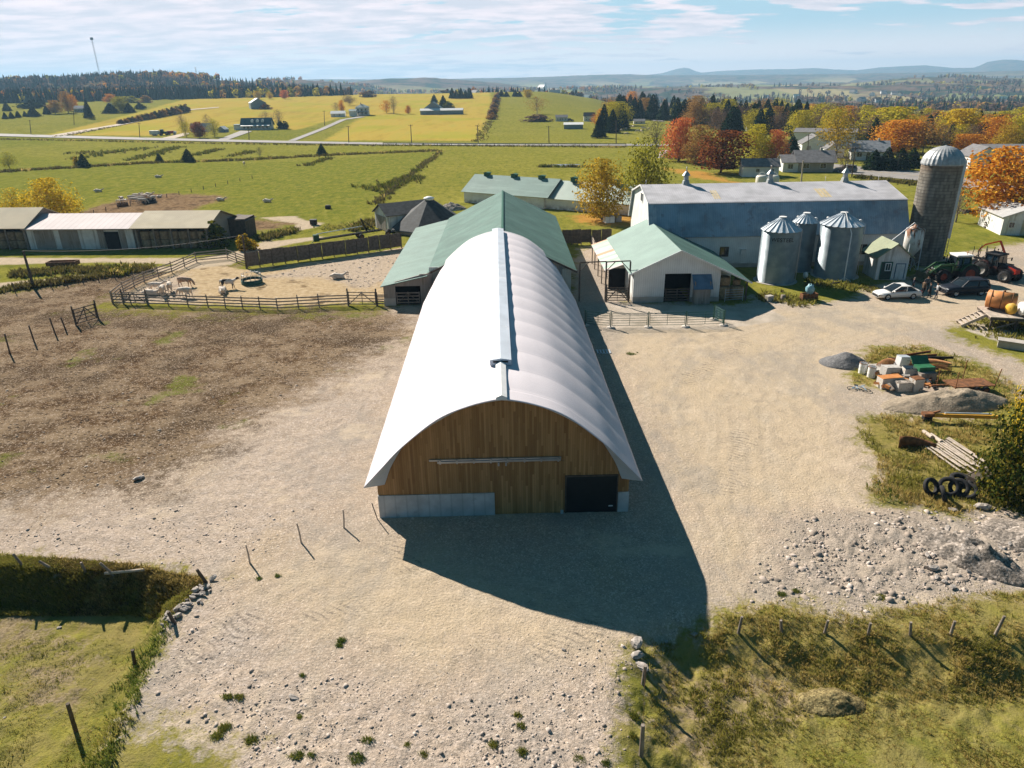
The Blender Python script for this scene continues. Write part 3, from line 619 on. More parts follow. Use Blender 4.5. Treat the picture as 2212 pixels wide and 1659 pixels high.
# ------------------------------------------------------------------ the new barn under white fabric
A = Vector((*g0(822,1117), 0)); Bc = Vector((*g0(1355,1103), 0)); rzA = atan2(Bc.y-A.y, Bc.x-A.x)
fb = thing('fabric_barn', 'long new barn with a white fabric vault, brown board gable and dark roller door', 'barn', A, rzA)
def cat_half(tab, n):
    """smooth half profile (half width, z) through tab"""
    P_ = [Vector(q) for q in tab]; P_ = [P_[0]*2-P_[1]]+P_+[P_[-1]*2-P_[-2]]; out = []
    for i in range(1, len(P_)-2):
        for k in range(n):
            t = k/n; a, b_, c, d = P_[i-1:i+3]
            out.append(.5*((2*b_)+(c-a)*t+(2*a-5*b_+4*c-d)*t*t+(3*b_-a-3*c+d)*t**3))
    return out+[P_[-2]]
xc = 6.84
OUT = cat_half([(7.36,2.5),(6.4,3.55),(5.2,4.82),(3.3,6.35),(1.6,7.08),(0,7.45)], 6)
INN = cat_half([(6.42,2.12),(5.85,3.45),(4.6,5.15),(2.2,6.45),(1.1,6.78),(0,6.95)], 6)
prof = [(xc-q.x, q.y) for q in OUT]+[(xc+q.x, q.y) for q in OUT[-2::-1]]
inn = [(xc-q.x, q.y) for q in INN]+[(xc+q.x, q.y) for q in INN[-2::-1]]
NP = len(prof)
m = MB(); ys = []; bay = 3.06; y = -1.0
bays = [-1.0]+[.35+bay*i for i in range(15)]
rows = []
for i in range(len(bays)-1):
    for k in range(10): rows.append((bays[i]+(bays[i+1]-bays[i])*k/10, k/10))
rows.append((bays[-1], 0)); YB = bays[-1]
px_ = np.array([q[0] for q in prof]); pz_ = np.array([q[1] for q in prof]); tt = np.linspace(0, 1, NP)
vs = []
for (yy, ph) in rows:
    t0 = .155*max(0, (yy-33.0)/(YB-33.0))
    for j in range(NP):
        t = t0+(1-2*t0)*tt[j]; x = np.interp(t, tt, px_); z = np.interp(t, tt, pz_)
        s_ = sin(pi*ph); sg = .03*s_**.8*min(1, 5*tt[j]*(1-tt[j])*1.2)     # cloth belly between the arches
        if yy < .3: sg = 0
        nx = (x-xc)*.12; nn = hypot(nx, 1)
        vs.append((x+sg*nx/nn*1.2, yy, z+sg/nn-.03*(1-s_)*(yy > .3)))
nR = len(rows)
m.add(vs, [(i*NP+j, i*NP+j+1, (i+1)*NP+j+1, (i+1)*NP+j) for i in range(nR-1) for j in range(NP-1)], 0, True)
me = m.mesh('fabric_cover', M['fabric']); cov = link('fabric_cover', me, fb)
md = cov.modifiers.new('thickness', 'SOLIDIFY'); md.thickness = .03; md.offset = -1
m = MB()                                                            # front band between cover and gable
for i in range(NP-1):
    a, b_ = prof[i], prof[i+1]; c, d = inn[i], inn[i+1]
    m.quad((a[0],-1.0,a[1]-.03), (b_[0],-1.0,b_[1]-.03), (d[0],-.10,d[1]), (c[0],-.10,c[1]))
for s_ in (1, -1):
    i = 0 if s_ > 0 else NP-1
    m.quad((prof[i][0],-1.0,prof[i][1]-.03),(inn[i][0],-.1,inn[i][1]),(inn[i][0],33,inn[i][1]),(prof[i][0],33,prof[i][1]-.03))
m.obj('front_band', M['fabric_trim'], fb)
m = MB(); m.prism([(0,0),(13.68,0),(13.68,2.2)]+[(q[0], q[1]+.06) for q in inn[::-1]]+[(0,2.2)], -.02, .12, 'Y'); m.obj('gable_wall', M['wood_new'], fb)
m = MB(); m.b2(-.02, 6.33, -.09, -.024, 0, 1.4); m.b2(13.1, 13.71, -.09, -.024, 0, 1.24); m.b2(-.03,.09,-.024,43,0,1.4); m.b2(13.59,13.71,-.024,43,0,1.24); m.obj('concrete_base', M['concrete'], fb)
m = MB(); m.b2(.0,.1,.13,43,1.402,2.6); m.b2(13.58,13.68,.13,43,1.242,2.6); m.obj('side_wall', M['wood_side'], fb)
m = MB(); m.b2(6.36, 10.16, -.075, -.024, .05, 3.30); m.obj('sliding_door', M['wood_new'], fb)
m = MB(); m.b2(3.34, 9.92, -.17, -.08, 3.36, 3.46); m.b2(2.9, 9.95, -.11, -.024, 3.465, 3.55)
for k in range(8): m.b2(3.45+k*.9, 3.53+k*.9, -.19, -.07, 3.32, 3.54)
for q in (6.6, 7.0): m.b2(q-.05, q+.05, -.2, -.08, 3.14, 3.34)
m.obj('door_rail', M['steel'], fb)
m = MB(); m.b2(10.27, 13.02, -.055, -.024, .0, 2.28); rd = m.obj('roller_door', M['door_dark'], fb)
m = MB(); m.b2(10.19,10.27,-.09,-.024,0,2.36); m.b2(13.02,13.08,-.09,-.024,0,2.36); m.b2(10.27,13.02,-.09,-.024,2.28,2.36); m.obj('frame', M['timber_dark'], rd)
m = MB(); m.b2(12.6, 12.84, -.075, -.056, .36, .42); m.obj('name_plate', M['white'], rd)
m = MB(); m.b2(9.95,10.1,-.2,-.09,.03,.22); m.obj('outlet_box', M['galv'], fb)
m = MB(); m.tube([(-.12,-.25,0),(-.32,-.35,1.15)], .03, 6); bp = m.obj('leaning_board', M['timber'], None, loc=A, rz=rzA); tag(bp, 'thin brown stick leaning on the corner of the concrete barn base', 'stick')
yv0 = g0(1085,772,7.9)[1]-A.y
m = MB(); m.prism([(xc-.60,7.38),(xc+.60,7.38),(xc+.60,7.70),(xc,7.80),(xc-.60,7.70)], yv0, YB-.6, 'Y'); rv = m.obj('ridge_vent', mat('vent_sheet', (.50,.55,.62), .55, .1, .12, .5, stain=((.62,.64,.68), .8, .55)), fb)
m = MB(); m.b2(xc-.42,xc+.42,yv0-.02,yv0-.006,7.55,7.66); m.obj('vent_end', M['dark_iron'], rv)
m = MB(); m.prism([(xc-.28,7.38),(xc+.28,7.38),(xc+.28,7.52),(xc,7.64),(xc-.28,7.52)], -1.02, yv0-.03, 'Y'); m.obj('ridge_cap', M['white'], fb)
m = MB()
vs = []
for (off, dz) in ((0,.02),(.22,.02)):
    t0 = .155
    for j in range(NP):
        t = t0+(1-2*t0)*tt[j]; vs.append((np.interp(t,tt,px_), YB-off, np.interp(t,tt,pz_)+dz))
m.add(vs, [(j, j+1, NP+j+1, NP+j) for j in range(NP-1)], 0, True); m.obj('rear_trim', M['fabric_trim'], fb)
# ------------------------------------------------------------------ green roofed barn behind it
gb = thing('green_roof_barn', 'old barn with broad green sheet roof and lean-to, joined behind the white fabric barn', 'barn', (-.75,75,0), .004)
m = MB(); D = 33.2
o = [(-7.6,0),(7.3,0),(7.3,3.45),(0,7.1),(-7.9,3.3)]
m.prism(o, .1, .25, 'Y'); m.prism(o, D-.25, D-.1, 'Y'); m.b2(7.15,7.3,.25,D-.25,0,3.45); m.obj('wall', M['white_rib'], gb)
m = MB(); m.b2(-12.85,-12.7,.3,D-1,0,2.1); m.b2(-12.7,-8,D-1.2,D-1.05,0,2.1); m.obj('lean_to_wall', M['grey_boards_y'], gb)
m = MB()
for (x0,x1,z0,z1) in ((-12.85,-11.6,0,2.25),(-8.9,-7.6,0,3.4)): m.b2(x0,x1,-.85,-.7,z0,z1)
m.prism([(-11.6,2.12),(-8.9,2.12),(-8.9,3.3),(-11.6,2.6)], -.85, -.7, 'Y'); m.obj('lean_to_front', M['grey_boards'], gb)
m = MB(); m.b2(-12.87,-11.62,-.9,-.852,0,.8); m.obj('footing', M['slab'], gb)
m = MB(); m.b2(-12.6,-8.2,4.4,4.5,0,2.3); m.b2(-12.6,-8.0,-.5,4.4,.015,.02); m.obj('shade_panel', M['black'], gb)  # black sheets on back and floor paint the shade inside the lean-to
m = MB()
k = (7.2-3.45)/7.75
m.slab((7.9,-.6,3.36),(7.9,D,3.36),(0,D,7.25),(0,-.6,7.25), .09); m.slab((-8.15,D,3.36),(-8.15,-.6,3.36),(0,-.6,7.25),(0,D,7.25), .09); r_ = m.obj('roof', M['green_roof_y'], gb)
m = MB(); m.b2(-.12,.12,-.62,D+.02,7.24,7.30); m.obj('ridge_strip', M['green_trim'], r_)
m = MB(); m.slab((-13.1,D-1.2,2.22),(-13.1,-1.25,2.22),(-8.05,-1.25,3.30),(-8.05,D-.6,3.30), .09)
m.obj('lean_to_roof', mat('lean_to_sheet', (.135,.222,.198), .7, 0, .14, .35, rib=('Y', .23, .02, .3), streak=((.22,.33,.28), 'Y', .8, .35)), gb)
m = MB(); m.beam((-8.2,-.62,3.26),(0,-.62,7.1),.12,.2); m.beam((7.9,-.62,3.26),(0,-.62,7.1),.12,.2); m.obj('verge_board', M['timber_dark'], gb)
M['ggs'] = mat('grey_green_sheet', (.50,.56,.53), .5, .1, .15, 1, rib=('X', .25, .02, .4))
for x0, x1, z in ((-7.9,-6.1,4.0),(6.3,7.3,3.6)): m = MB(); m.b2(x0,x1,-.32,-.2,0,z); m.obj('corner_sheeting', M['ggs'], gb)
g = MB()
for z in (.35,.7,1.05,1.4): g.b2(-11.5,-9.0,-1.0,-.94,z-.06,z+.06)
for x in (-11.45,-10.25,-9.05): g.b2(x-.05,x+.05,-.935,-.89,.2,1.5)
g.beam((-11.4,-1.03,.35),(-10.25,-1.03,1.4),.09,.03); g.beam((-9.1,-1.03,.35),(-10.25,-1.03,1.4),.09,.03)
go = g.obj('farm_gate', M['timber'], None, loc=(-.75,75,0)); tag(go, 'weathered five bar gate across the opening of the green lean-to', 'gate')
# ------------------------------------------------------------------ long low shed behind
a = Vector((-8.93,145.5,0)); b_ = Vector((13.1,131.6,0)); rz = atan2(b_.y-a.y, b_.x-a.x)
ls = thing('long_shed', 'long low white shed with pale green ridge-vented roof, behind the green barn', 'shed', a, rz)
m = MB(); wallbox(m, 0, 18.3, 0, 9.4, 2.3, .15, 4.9); wallbox(m, 18.3, 36, .6, 9.4, 2.1, .15, 4.6); m.obj('wall', M['white_rib'], ls)
m = MB(); roof2(m, 0, 18.9, 0, 9.4, 2.3, 4.9, .45, .09); ro = m.obj('roof', mat('pale_green_sheet', (.17,.265,.24), .7, 0, .1, .3, rib=('X', .3, .02, .3), streak=((.38,.50,.44), 'Y', .8, .3)), ls)
m = MB(); roof2(m, 19.4, 36, .6, 9.4, 2.1, 4.6, .45, .09); m.obj('grey_roof', mat('grey_green_corrugated', (.33,.40,.36), .45, .2, .12, .3, rib=('X', .42, .04, .45)), ls)
for i, x in enumerate((2.6, 9.0, 15.2, 22.2, 31)):
    m = MB(); m.b2(x-.55,x+.55,4.25,5.15,4.6,5.35); m.prism([(x-.7,5.35),(x+.7,5.35),(x+.7,5.4),(x,5.55),(x-.7,5.4)], 4.15, 5.25, 'Y'); m.obj('roof_vent', M['green_trim'], ro)
# ------------------------------------------------------------------ shed with the conical roof
a = Vector((-22.35,120.06,0)); b_ = Vector((-19.47,115.41,0)); rz = atan2(b_.y-a.y, b_.x-a.x)
cs = thing('round_roof_shed', 'small white shed running into a round building with a dark conical roof and white cap', 'shed', a, rz)
m = MB(); wallbox(m, 0, 5.45, 0, 8.5, 2.7, .15, 4.1, 'Y'); m.obj('wall', M['white_wood'], cs)
m = MB(); roof2(m, 0, 5.45, 0, 8.4, 2.7, 4.1, .35, .1, 'Y'); m.obj('roof', M['dark_shingle'], cs)
m = MB(); m.b2(.7,2.6,-.06,-.004,.1,2.3); m.b2(2.75,4.6,-.06,-.004,.1,2.3); m.obj('door', M['grey_boards'], cs)
Rz = Matrix.Rotation(-rz, 3, 'Z'); cc_ = Rz @ (Vector((-12.9,117.6,0))-a)
m = MB(); m.lathe([(6.9,.5),(6.8,.7),(.7,4.75),(.01,4.75)], 8, cc_, 0, False); cr = m.obj('conical_roof', M['dark_shingle'], cs)
m = MB(); m.lathe([(6.3,0),(6.3,.85)], 8, cc_, 0, False); m.obj('round_wall', M['slab'], cs)
m = MB(); m.lathe([(.7,4.7),(.7,4.95),(.9,4.95),(.9,5.02),(.35,5.25),(.01,5.3)], 18, cc_); m.obj('cap', M['white'], cr)
# ------------------------------------------------------------------ gambrel barn
X0, X1, Yf, Yb = 17.7, 49.4, 88.4, 104.2; ym = (Yf+Yb)/2
ga = thing('gambrel_barn', 'long white barn under a weathered gambrel tin roof with three cupolas', 'barn', (X0,Yf,0), 0)
L = X1-X0; W = Yb-Yf
m = MB(); o = [(0,0),(W,0),(W,4.1),(W-1.9,7.75),(W/2,9.2),(1.9,7.75),(0,4.1)]
m.prism(o, 0, .15, 'X'); m.prism(o, L-.15, L, 'X'); m.b2(.15,L-.15,0,.15,.5,4.0); m.b2(.15,L-.15,W-.15,W,0,4.0); m.obj('wall', M['white_rib'], ga)
m = MB(); m.b2(.05,L-.05,-.05,.13,0,.498); m.obj('stone_footing', M['slab'], ga)
m = MB(); m.slab((-.3,-.35,3.95),(L+.3,-.35,3.95),(L+.3,1.85,7.86),(-.3,1.85,7.86),.09); m.slab((L+.3,W+.35,3.95),(-.3,W+.35,3.95),(-.3,W-1.85,7.86),(L+.3,W-1.85,7.86),.09); m.obj('lower_roof', M['old_tin_blue'], ga)
m = MB(); m.slab((-.35,1.7,7.80),(L+.35,1.7,7.80),(L+.35,W/2,9.34),(-.35,W/2,9.34),.09); m.slab((L+.35,W-1.7,7.80),(-.35,W-1.7,7.80),(-.35,W/2,9.34),(L+.35,W/2,9.34),.09); ur = m.obj('upper_roof', M['old_tin'], ga)
for u0, w_ in ((8.2,.9),(21.6,1.5)):
    m = MB()
    for k in range(3):
        f0, f1 = .18, .62
        P0 = lambda f: (1.7+(W/2-1.7)*f, 7.80+1.54*f+.012)
        y0_, z0_ = P0(f0); y1_, z1_ = P0(f1); x0_ = u0+k*w_/3
        m.slab((x0_,y0_,z0_),(x0_+w_/3-.1,y0_,z0_),(x0_+w_/3-.1,y1_,z1_),(x0_,y1_,z1_),.01)
    m.obj('skylight_strip', mat('yellowed_sheet', (.62,.50,.30), .6, 0, .2, 2), ur)
for px0 in (1481,1662,1823):
    d = ray(px0, 400); t = 96.3/d[1]; x = d[0]*t-X0
    m = MB(); m.lathe([(.62,9.1),(.42,9.75),(.34,9.8),(.34,10.35),(.56,10.4),(.30,10.75),(.10,10.95),(.04,11.35),(.11,11.42),(.02,11.5)], 8, (x,W/2,0), 0, False); m.obj('cupola', mat('cupola_tin', (.36,.39,.39), .5, .3, .25, 2, stain=((.45,.26,.14), 2, .55)), ur)
opening(ga, 'L', W/2, 7.2, 1.5, 1.0, L, W, 'window', M['white'], M['black'])
for u in (9.2, 14.6, 19.5, 26.5): opening(ga, 'F', u, 1.5, .95, 1.05, L, W, 'window', M['timber_dark'], M['glass'])
m = MB(); m.box((11.55,-.16,1.95),(.6,.3,.6)); m.box((11.55,-.24,2.3),(.7,.46,.05), rx=-.2); m.obj('fan_box', M['white'], ga)
m = MB(); m.beam((-.36,-.36,3.9),(-.36,1.8,7.8),.06,.18); m.beam((-.36,1.8,7.8),(-.36,W/2,9.3),.06,.18); m.beam((-.36,W+.36,3.9),(-.36,W-1.8,7.8),.06,.18); m.beam((-.36,W-1.8,7.8),(-.36,W/2,9.3),.06,.18); m.obj('verge_board', M['white'], ga)
for x in (.4, 24, 31): # lightning rods
    m = MB(); m.tube([(x,W/2,9.3),(x,W/2,10.0)], .02, 5); m.sphere((x,W/2,9.8), .07, 6); m.obj('lightning_rod', M['white'], ur)
# ------------------------------------------------------------------ front shed with the hay bay
fs = thing('hay_shed', 'white ribbed shed with green gable roof, dark doorway and a bay of round bales', 'shed', (13.1,73.6,0), 0)
m = MB(); D = 14.8; xr = 4.77
m.prism([(0,0),(3.3,0),(3.3,3.1),(6.1,3.1),(6.1,.0),(9.2,0),(9.2,3.42),(xr,5.5),(0,3.25)], 0, .14, 'Y'); m.b2(0,.14,.14,D+3.5,0,3.25); m.b2(9.06,9.2,.14,D,0,3.4); m.b2(9.2,12.2,6,6.14,0,2.0); m.obj('wall', M['white_rib'], fs)
for x0, x1, z in ((-.03,3.28,.62),(6.12,9.23,.5)): m = MB(); m.b2(x0,x1,-.05,-.004,0,z); m.obj('footing', M['slab'], fs)
k = .465
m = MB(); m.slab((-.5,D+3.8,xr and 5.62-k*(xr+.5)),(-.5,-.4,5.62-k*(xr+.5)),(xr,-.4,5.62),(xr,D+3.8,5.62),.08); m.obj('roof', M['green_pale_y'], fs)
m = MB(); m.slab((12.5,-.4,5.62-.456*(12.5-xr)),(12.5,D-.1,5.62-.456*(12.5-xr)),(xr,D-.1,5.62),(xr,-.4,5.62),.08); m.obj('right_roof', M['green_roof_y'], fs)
m = MB(); m.slab((-2.5,D+3.6,2.42),(-2.5,4.4,2.42),(-.42,4.4,3.12),(-.42,D+3.6,3.12),.05)
lm = NB('patched_sheets'); oo = lm.ob; xx = lm.sep(oo); kk = lm.math('FLOOR', lm.math('DIVIDE', xx[1], 1.05)); wn = lm.n('TexWhiteNoise', {'W': kk}, noise_dimensions='1D').outputs['Value']
cl_ = lm.ramp(wn, [(0,(.60,.52,.50)),(.22,(.55,.30,.17)),(.4,(.36,.52,.42)),(.6,(.66,.60,.58)),(.8,(.58,.36,.24)),(.9,(.50,.47,.46))], 'CONSTANT'); lm.fin(lm.mix(lm.mr(lm.noise(1.5,oo),.4,.7,0,.4), cl_, (.36,.30,.27)), .6)
m.obj('patched_lean_to', lm.mat, fs)
for y in (4.5,8,11.5,15,18): m = MB(); m.b2(-2.42,-2.3,y,y+.12,0,2.3); m.obj('lean_to_post', M['timber'], fs)
m = MB(); m.b2(.2,9,5.5,5.6,0,3.2); m.b2(3.3,6.1,.2,5.4,.015,.02); m.b2(-1.9,-.02,5.5,5.6,0,2.4); m.obj('shade_panel', M['black'], fs)  # black sheets paint the shade behind the doorway and under the lean-to
for y in (0,4,9): m = MB(); m.b2(12.05,12.2,y,y+.15,0,2.05); m.obj('bay_post', M['timber_dark'], fs)
m = MB(); m.beam((-.5,-.43,3.15),(xr,-.43,5.6),.05,.16); m.beam((12.5,-.43,2.05),(xr,-.43,5.6),.05,.16); m.obj('verge_board', M['white'], fs)
m = MB()
for z in (.25,.55,.85,1.15,1.42): m.b2(3.35,6.05,-.1,-.05,z-.07,z+.07)
for x in (3.5,4.7,5.95): m.b2(x-.06,x+.06,-.046,-.01,.1,1.5)
m.obj('gate', M['timber_dark'], fs)
an = thing('entry_hood', 'small weathered board hut with a blue tin roof in front of the hay shed doorway', 'hut', (19.35,72.55,0), 0)
m = MB(); m.b2(.1,1.75,0,.06,0,1.65); m.b2(.1,.16,.06,.95,0,2.4); m.b2(1.69,1.75,.06,.95,0,2.4); m.obj('wall', M['grey_boards'], an)
m = MB(); m.slab((-.1,-.2,1.68),(1.95,-.2,1.68),(1.95,1.0,3.0),(-.1,1.0,3.0),.05); m.obj('roof', M['bluish'], an)
m = MB(); m.b2(0,1.85,-.02,.05,1.62,1.72); m.obj('lintel', M['rust'], an)
bl = None
for i, (x, y, z) in enumerate([(23.05,74.6,.72),(24.5,74.6,.72),(23.05,74.7,2.0),(24.42,74.7,1.8)]):
    m = MB(); r_ = .70 if i < 2 else (.64 if i == 2 else .40)
    if bl is None:
        m.lathe([(.01,-.60),(.5,-.62),(.66,-.56),(.70,-.45),(.70,.45),(.66,.56),(.5,.62),(.01,.60)], 20); bl = m.mesh('round_bale', M['bale'])
    o = link('round_bale', bl, None, (x,y,z)); o.scale = (r_/.7, r_/.7, r_/.62*.72) if i > 1 else (1,1,1.15)
    tag(o, ['lower round hay bale nearest the shed wall in the hay shed bay','lower round hay bale by the post of the hay shed bay','upper round hay bale next to the wall in the hay shed bay','small upper round bale under the low edge of the hay shed roof'][i], 'hay bale', 'round bales in the hay shed bay')
# ------------------------------------------------------------------ three sheds on the left
rzs = atan2(104.98-106.6, -44.75+72.85)
def left_shed(name, label, p0, L, W, e, r, wm, rm, front):
    root = thing(name, label, 'shed', p0, rzs)
    m = MB(); wallbox(m, 0, L, 0, W, e, .15, r, 'X', front); m.obj('wall', wm, root)
    m = MB(); roof2(m, 0, L, 0, W, e, r, .5, .1); m.obj('roof', rm, root)
    return root
pR = Vector((-55.4,105.85,0)); dS = Vector((cos(rzs), sin(rzs), 0)); nS = Vector((-dS.y, dS.x, 0))
s3 = left_shed('hay_barn', 'weathered open shed full of round bales, under the pale tan roof nearest the corral', pR, 10.9, 9.5, 3.2, 4.75, M['grey_boards'], M['tan_roof'], False)
s2 = left_shed('machine_shed', 'whitewashed plank shed with a rose roof, grey plank doors and a dark opening', pR-dS*16.6, 16.3, 9.5, 3.15, 4.45, M['white_wood'], M['pink_roof'], True)
s1 = left_shed('hay_barn', 'open shed with a pale tan roof at the far side of the rose roofed shed', pR-dS*31.5, 14.6, 9.6, 3.35, 5.4, M['grey_boards'], M['tan_roof'], False)
for root, L in ((s3, 10.9), (s1, 14.6)):
    n_ = int(L/2.7)
    for i in range(n_+1): m = MB(); x = .1+i*(L-.35)/n_; m.b2(x, x+.2, -.02, .18, 0, 3.15); m.obj('bay_post', M['timber'], root)
    m = MB(); m.b2(.15,L-.15,2.6,2.7,0,3.2); m.obj('shade_panel', M['black'], root)  # black sheet behind the bales paints the shade of the open bays
for x0, x1 in ((1.1,4.1),(5.0,7.9),(10.9,11.9),(14.2,15.1)): m = MB(); m.b2(x0,x1,-.07,-.004,.12,2.85); m.obj('plank_door', M['grey_boards'], s2)
m = MB(); m.b2(11.95,14.1,-.05,-.004,.05,2.6); m.obj('opening_shade_plate', M['black'], s2)  # black plate on the closed wall, painted shade of an open doorway
m = MB(); m.b2(10.9,15.4,-.12,-.01,2.86,3.02); m.obj('door_track', M['timber'], s2)
m = MB(); m.b2(10.95,13.6,7.5,11.5,0,3.0); m.slab((10.9,7.3,3.1),(13.9,7.3,2.7),(13.9,11.7,2.7),(10.9,11.7,3.1),.08); m.obj('lean_to', M['timber_dark'], s3)
k_ = 0
M['bale_face'] = mat('hay_bale_weathered', (.36,.27,.17), .95, 0, .35, 2.5, .8, 18, stain=((.20,.15,.10), 1.6, .55))
mb_ = MB(); mb_.lathe([(.01,-.62),(.5,-.63),(.66,-.58),(.71,-.46),(.71,.46),(.66,.58),(.5,.63),(.01,.62)], 18); mbale = mb_.mesh('shed_bale', M['bale_face'])
for base, L, tall in ((pR, 10.9, 2), (pR-dS*31.5, 14.6, 2)):
    n_ = int((L-.6)/1.46)
    for i in range(n_):
        if L > 11 and i < n_-3: continue
        for j in range(tall):
            q = base+dS*(.95+i*1.46+(L-.6-n_*1.46)/2)+nS*(.95+.12*((i*7+j*3)%3)); q.z = .64+1.27*j
            o = link('round_bale', mbale, None, q); o.rotation_euler = (0,0,rzs+i)
            where = 'the tan roofed shed by the corral' if L < 11 else 'the farther tan roofed shed'
            tag(o, ('weathered round bale standing in the lower row of ' if j == 0 else 'weathered round bale stacked in the upper row of ')+where, 'hay bale', 'round bales in '+where+(', lower row' if j == 0 else ', upper row'))
# ------------------------------------------------------------------ grain bins
def bin_mat():
    b = NB('corrugated_bin'); o = b.ob; s = b.sep(o); w_ = b.math('SINE', b.math('MULTIPLY', s[2], 2*pi/.105))
    ang = b.math('ARCTAN2', s[1], s[0])
    seam = b.math('PINGPONG', b.math('DIVIDE', s[2], .84), .5)
    c = b.mix(b.mr(b.noise(.9, o, 4), .35, .7), (.23,.29,.33), (.36,.42,.46)); c = b.mix(b.mr(seam, .03, 0, 0, .5), c, (.25,.28,.30))
    wn = b.n('TexWhiteNoise', {'Vector': b.n('CombineXYZ', {0: b.math('FLOOR', b.math('DIVIDE', s[2], .84)), 1: b.math('FLOOR', b.math('MULTIPLY', ang, 1.1))}).outputs[0]}, noise_dimensions='2D').outputs['Value']
    c = b.mix(b.math('MULTIPLY', wn, .3), c, (.24,.29,.33))
    return b.fin(c, .42, .4, b.bump(w_, .9, .02), .4)
BM = bin_mat()
def grain_bin(label, c, r, eave, top, ladder=True, pipe=True):
    root = thing('grain_bin', label, 'grain bin', c)
    m = MB(); m.lathe([(r,0.05),(r,eave)], 48); m.obj('bin_wall', BM, root)
    m = MB(); m.lathe([(r+.35,-.1),(r+.35,.05),(r-.2,.05)], 40, (0,0,0), 0, False); m.obj('concrete_pad', M['slab'], root)
    m = MB(); n = 20; vs = []
    for k in range(n*2):
        a = 2*pi*k/(n*2); up = .055 if k % 2 == 0 else 0
        vs += [((r+.14)*cos(a), (r+.14)*sin(a), eave-.03+up), (.34*cos(a), .34*sin(a), top-.18+up*.5)]
    N = n*2
    m.add(vs, [(2*k, 2*((k+1)%N), 2*((k+1)%N)+1, 2*k+1) for k in range(N)])
    for k in range(n):
        a = 2*pi*k/n; m.beam(((r+.14)*cos(a),(r+.14)*sin(a),eave+.03), (.34*cos(a),.34*sin(a),top-.13), .05, .09)
    ro = m.obj('roof', M['galv'], root)
    m = MB(); m.lathe([(.36,top-.2),(.36,top-.04),(.42,top-.04),(.42,top),(.01,top+.03)], 16, (0,0,0), 0, False); m.obj('cap', M['white'], ro)
    for a in (-.3, 2.2): m = MB(); m.lathe([(.16,0),(.16,.25),(.22,.26),(.12,.36),(.01,.38)], 10, (r*.8*cos(a), r*.8*sin(a), eave+.2)); m.obj('roof_vent', M['white'], ro)
    if ladder:
        m = MB()
        for s_ in (-.2,.2): m.beam((s_,-r-.12,.3),(s_,-r-.12,eave+.1),.04)
        for i in range(int(eave/.4)): m.beam((-.2,-r-.12,.4+i*.4),(.2,-r-.12,.4+i*.4),.03)
        o = m.obj('ladder', M['steel'], root); o.rotation_euler.z = radians(62)
    if pipe:
        m = MB(); m.tube([(-.1,-r-.55,.1),(-.1,-r-.5,eave-.6),(-.05,-.5,top+.05)], .065, 8)
        m.tube([(-.1,-r-.55,.5),(-.9,-r-.9,.02)], .03, 6); m.tube([(-.1,-r-.55,.5),(.6,-r-.9,.02)], .03, 6); m.obj('fill_pipe', M['white'], root)
    return root
c1 = Vector((31.2,81.7,0)); B1 = grain_bin('corrugated grain bin with dark WESTEEL lettering beside the hay shed', c1, 2.12, 6.0, 7.45, True, False)
c2 = Vector((39.0,83.6,0)); B2 = grain_bin('widest grain bin, a white fill pipe standing up its front', c2, 2.35, 6.15, 7.5)
B3 = grain_bin('narrow grain bin half hidden between the two wide bins', Vector((35.9,86.6,0)), 1.35, 5.9, 7.0, False, False)
cu = bpy.data.curves.new('lettering', 'FONT'); cu.body = 'WESTEEL'; cu.size = .62; cu.extrude = .012; cu.align_x = 'CENTER'; cu.space_character = 1.02
to = bpy.data.objects.new('lettering_src', cu); COL.objects.link(to)
dg = bpy.context.evaluated_depsgraph_get(); tm = bpy.data.meshes.new_from_object(to.evaluated_get(dg)); bpy.data.objects.remove(to)
aC = atan2(-c1.y, -c1.x)+radians(8)
for v in tm.vertices:
    a = aC+v.co.x/2.15; rr_ = 2.135+v.co.z; v.co = Vector((rr_*cos(a), rr_*sin(a), 4.95+v.co.y))
tm.materials.clear(); tm.materials.append(M['dark_iron']); lo_ = link('lettering', tm, B1)
# ------------------------------------------------------------------ concrete silo
def silo_mat():
    b = NB('silo_staves'); o = b.ob; s = b.sep(o); ang = b.math('MULTIPLY', b.math('ARCTAN2', s[1], s[0]), 2.25)
    z = s[2]; ring = b.math('PINGPONG', b.math('DIVIDE', z, .38), .5); col = b.math('FLOOR', b.math('DIVIDE', ang, .26)); row = b.math('FLOOR', b.math('ADD', b.math('DIVIDE', z, .76), b.math('MULTIPLY', col, .5)))
    wn = b.n('TexWhiteNoise', {'Vector': b.n('CombineXYZ', {0: col, 1: row}).outputs[0]}, noise_dimensions='2D').outputs['Value']
    st = b.noise(1.1, b.vmul(o, (1,1,.12)), 5, .65)
    c = b.ramp(b.math('ADD', b.math('MULTIPLY', wn, .35), b.math('MULTIPLY', st, .65)), [(.25,(.12,.108,.092)),(.5,(.205,.185,.155)),(.75,(.29,.265,.225))])
    c = b.mix(b.mr(b.noise(.5, o, 4), .5, .7, 0, .6), c, (.11,.10,.085))
    c = b.mix(b.mr(z, 10.6, 12.3, 0, .55), c, (.24,.15,.09)); c = b.mix(b.mr(ring, .08, .03, 0, .75), c, (.06,.05,.045))
    return b.fin(c, .9, 0, b.bump(b.math('ADD', b.mr(ring, .1, .02), b.math('MULTIPLY', st, .4)), .8, .03), .15)
si = thing('concrete_silo', 'tall grey stave silo with a domed metal cap beside the gambrel barn', 'silo', (52.6,89.3,0))
m = MB(); m.lathe([(2.25,0),(2.25,12.1)], 48); m.obj('silo_wall', silo_mat(), si)
m = MB(); n = 28; N = n*2; pr = [(2.32,12.02),(2.34,12.2)]+[(2.3*cos(a), 12.2+1.95*sin(a)) for a in np.linspace(.12,1.5,9)]; vs = []
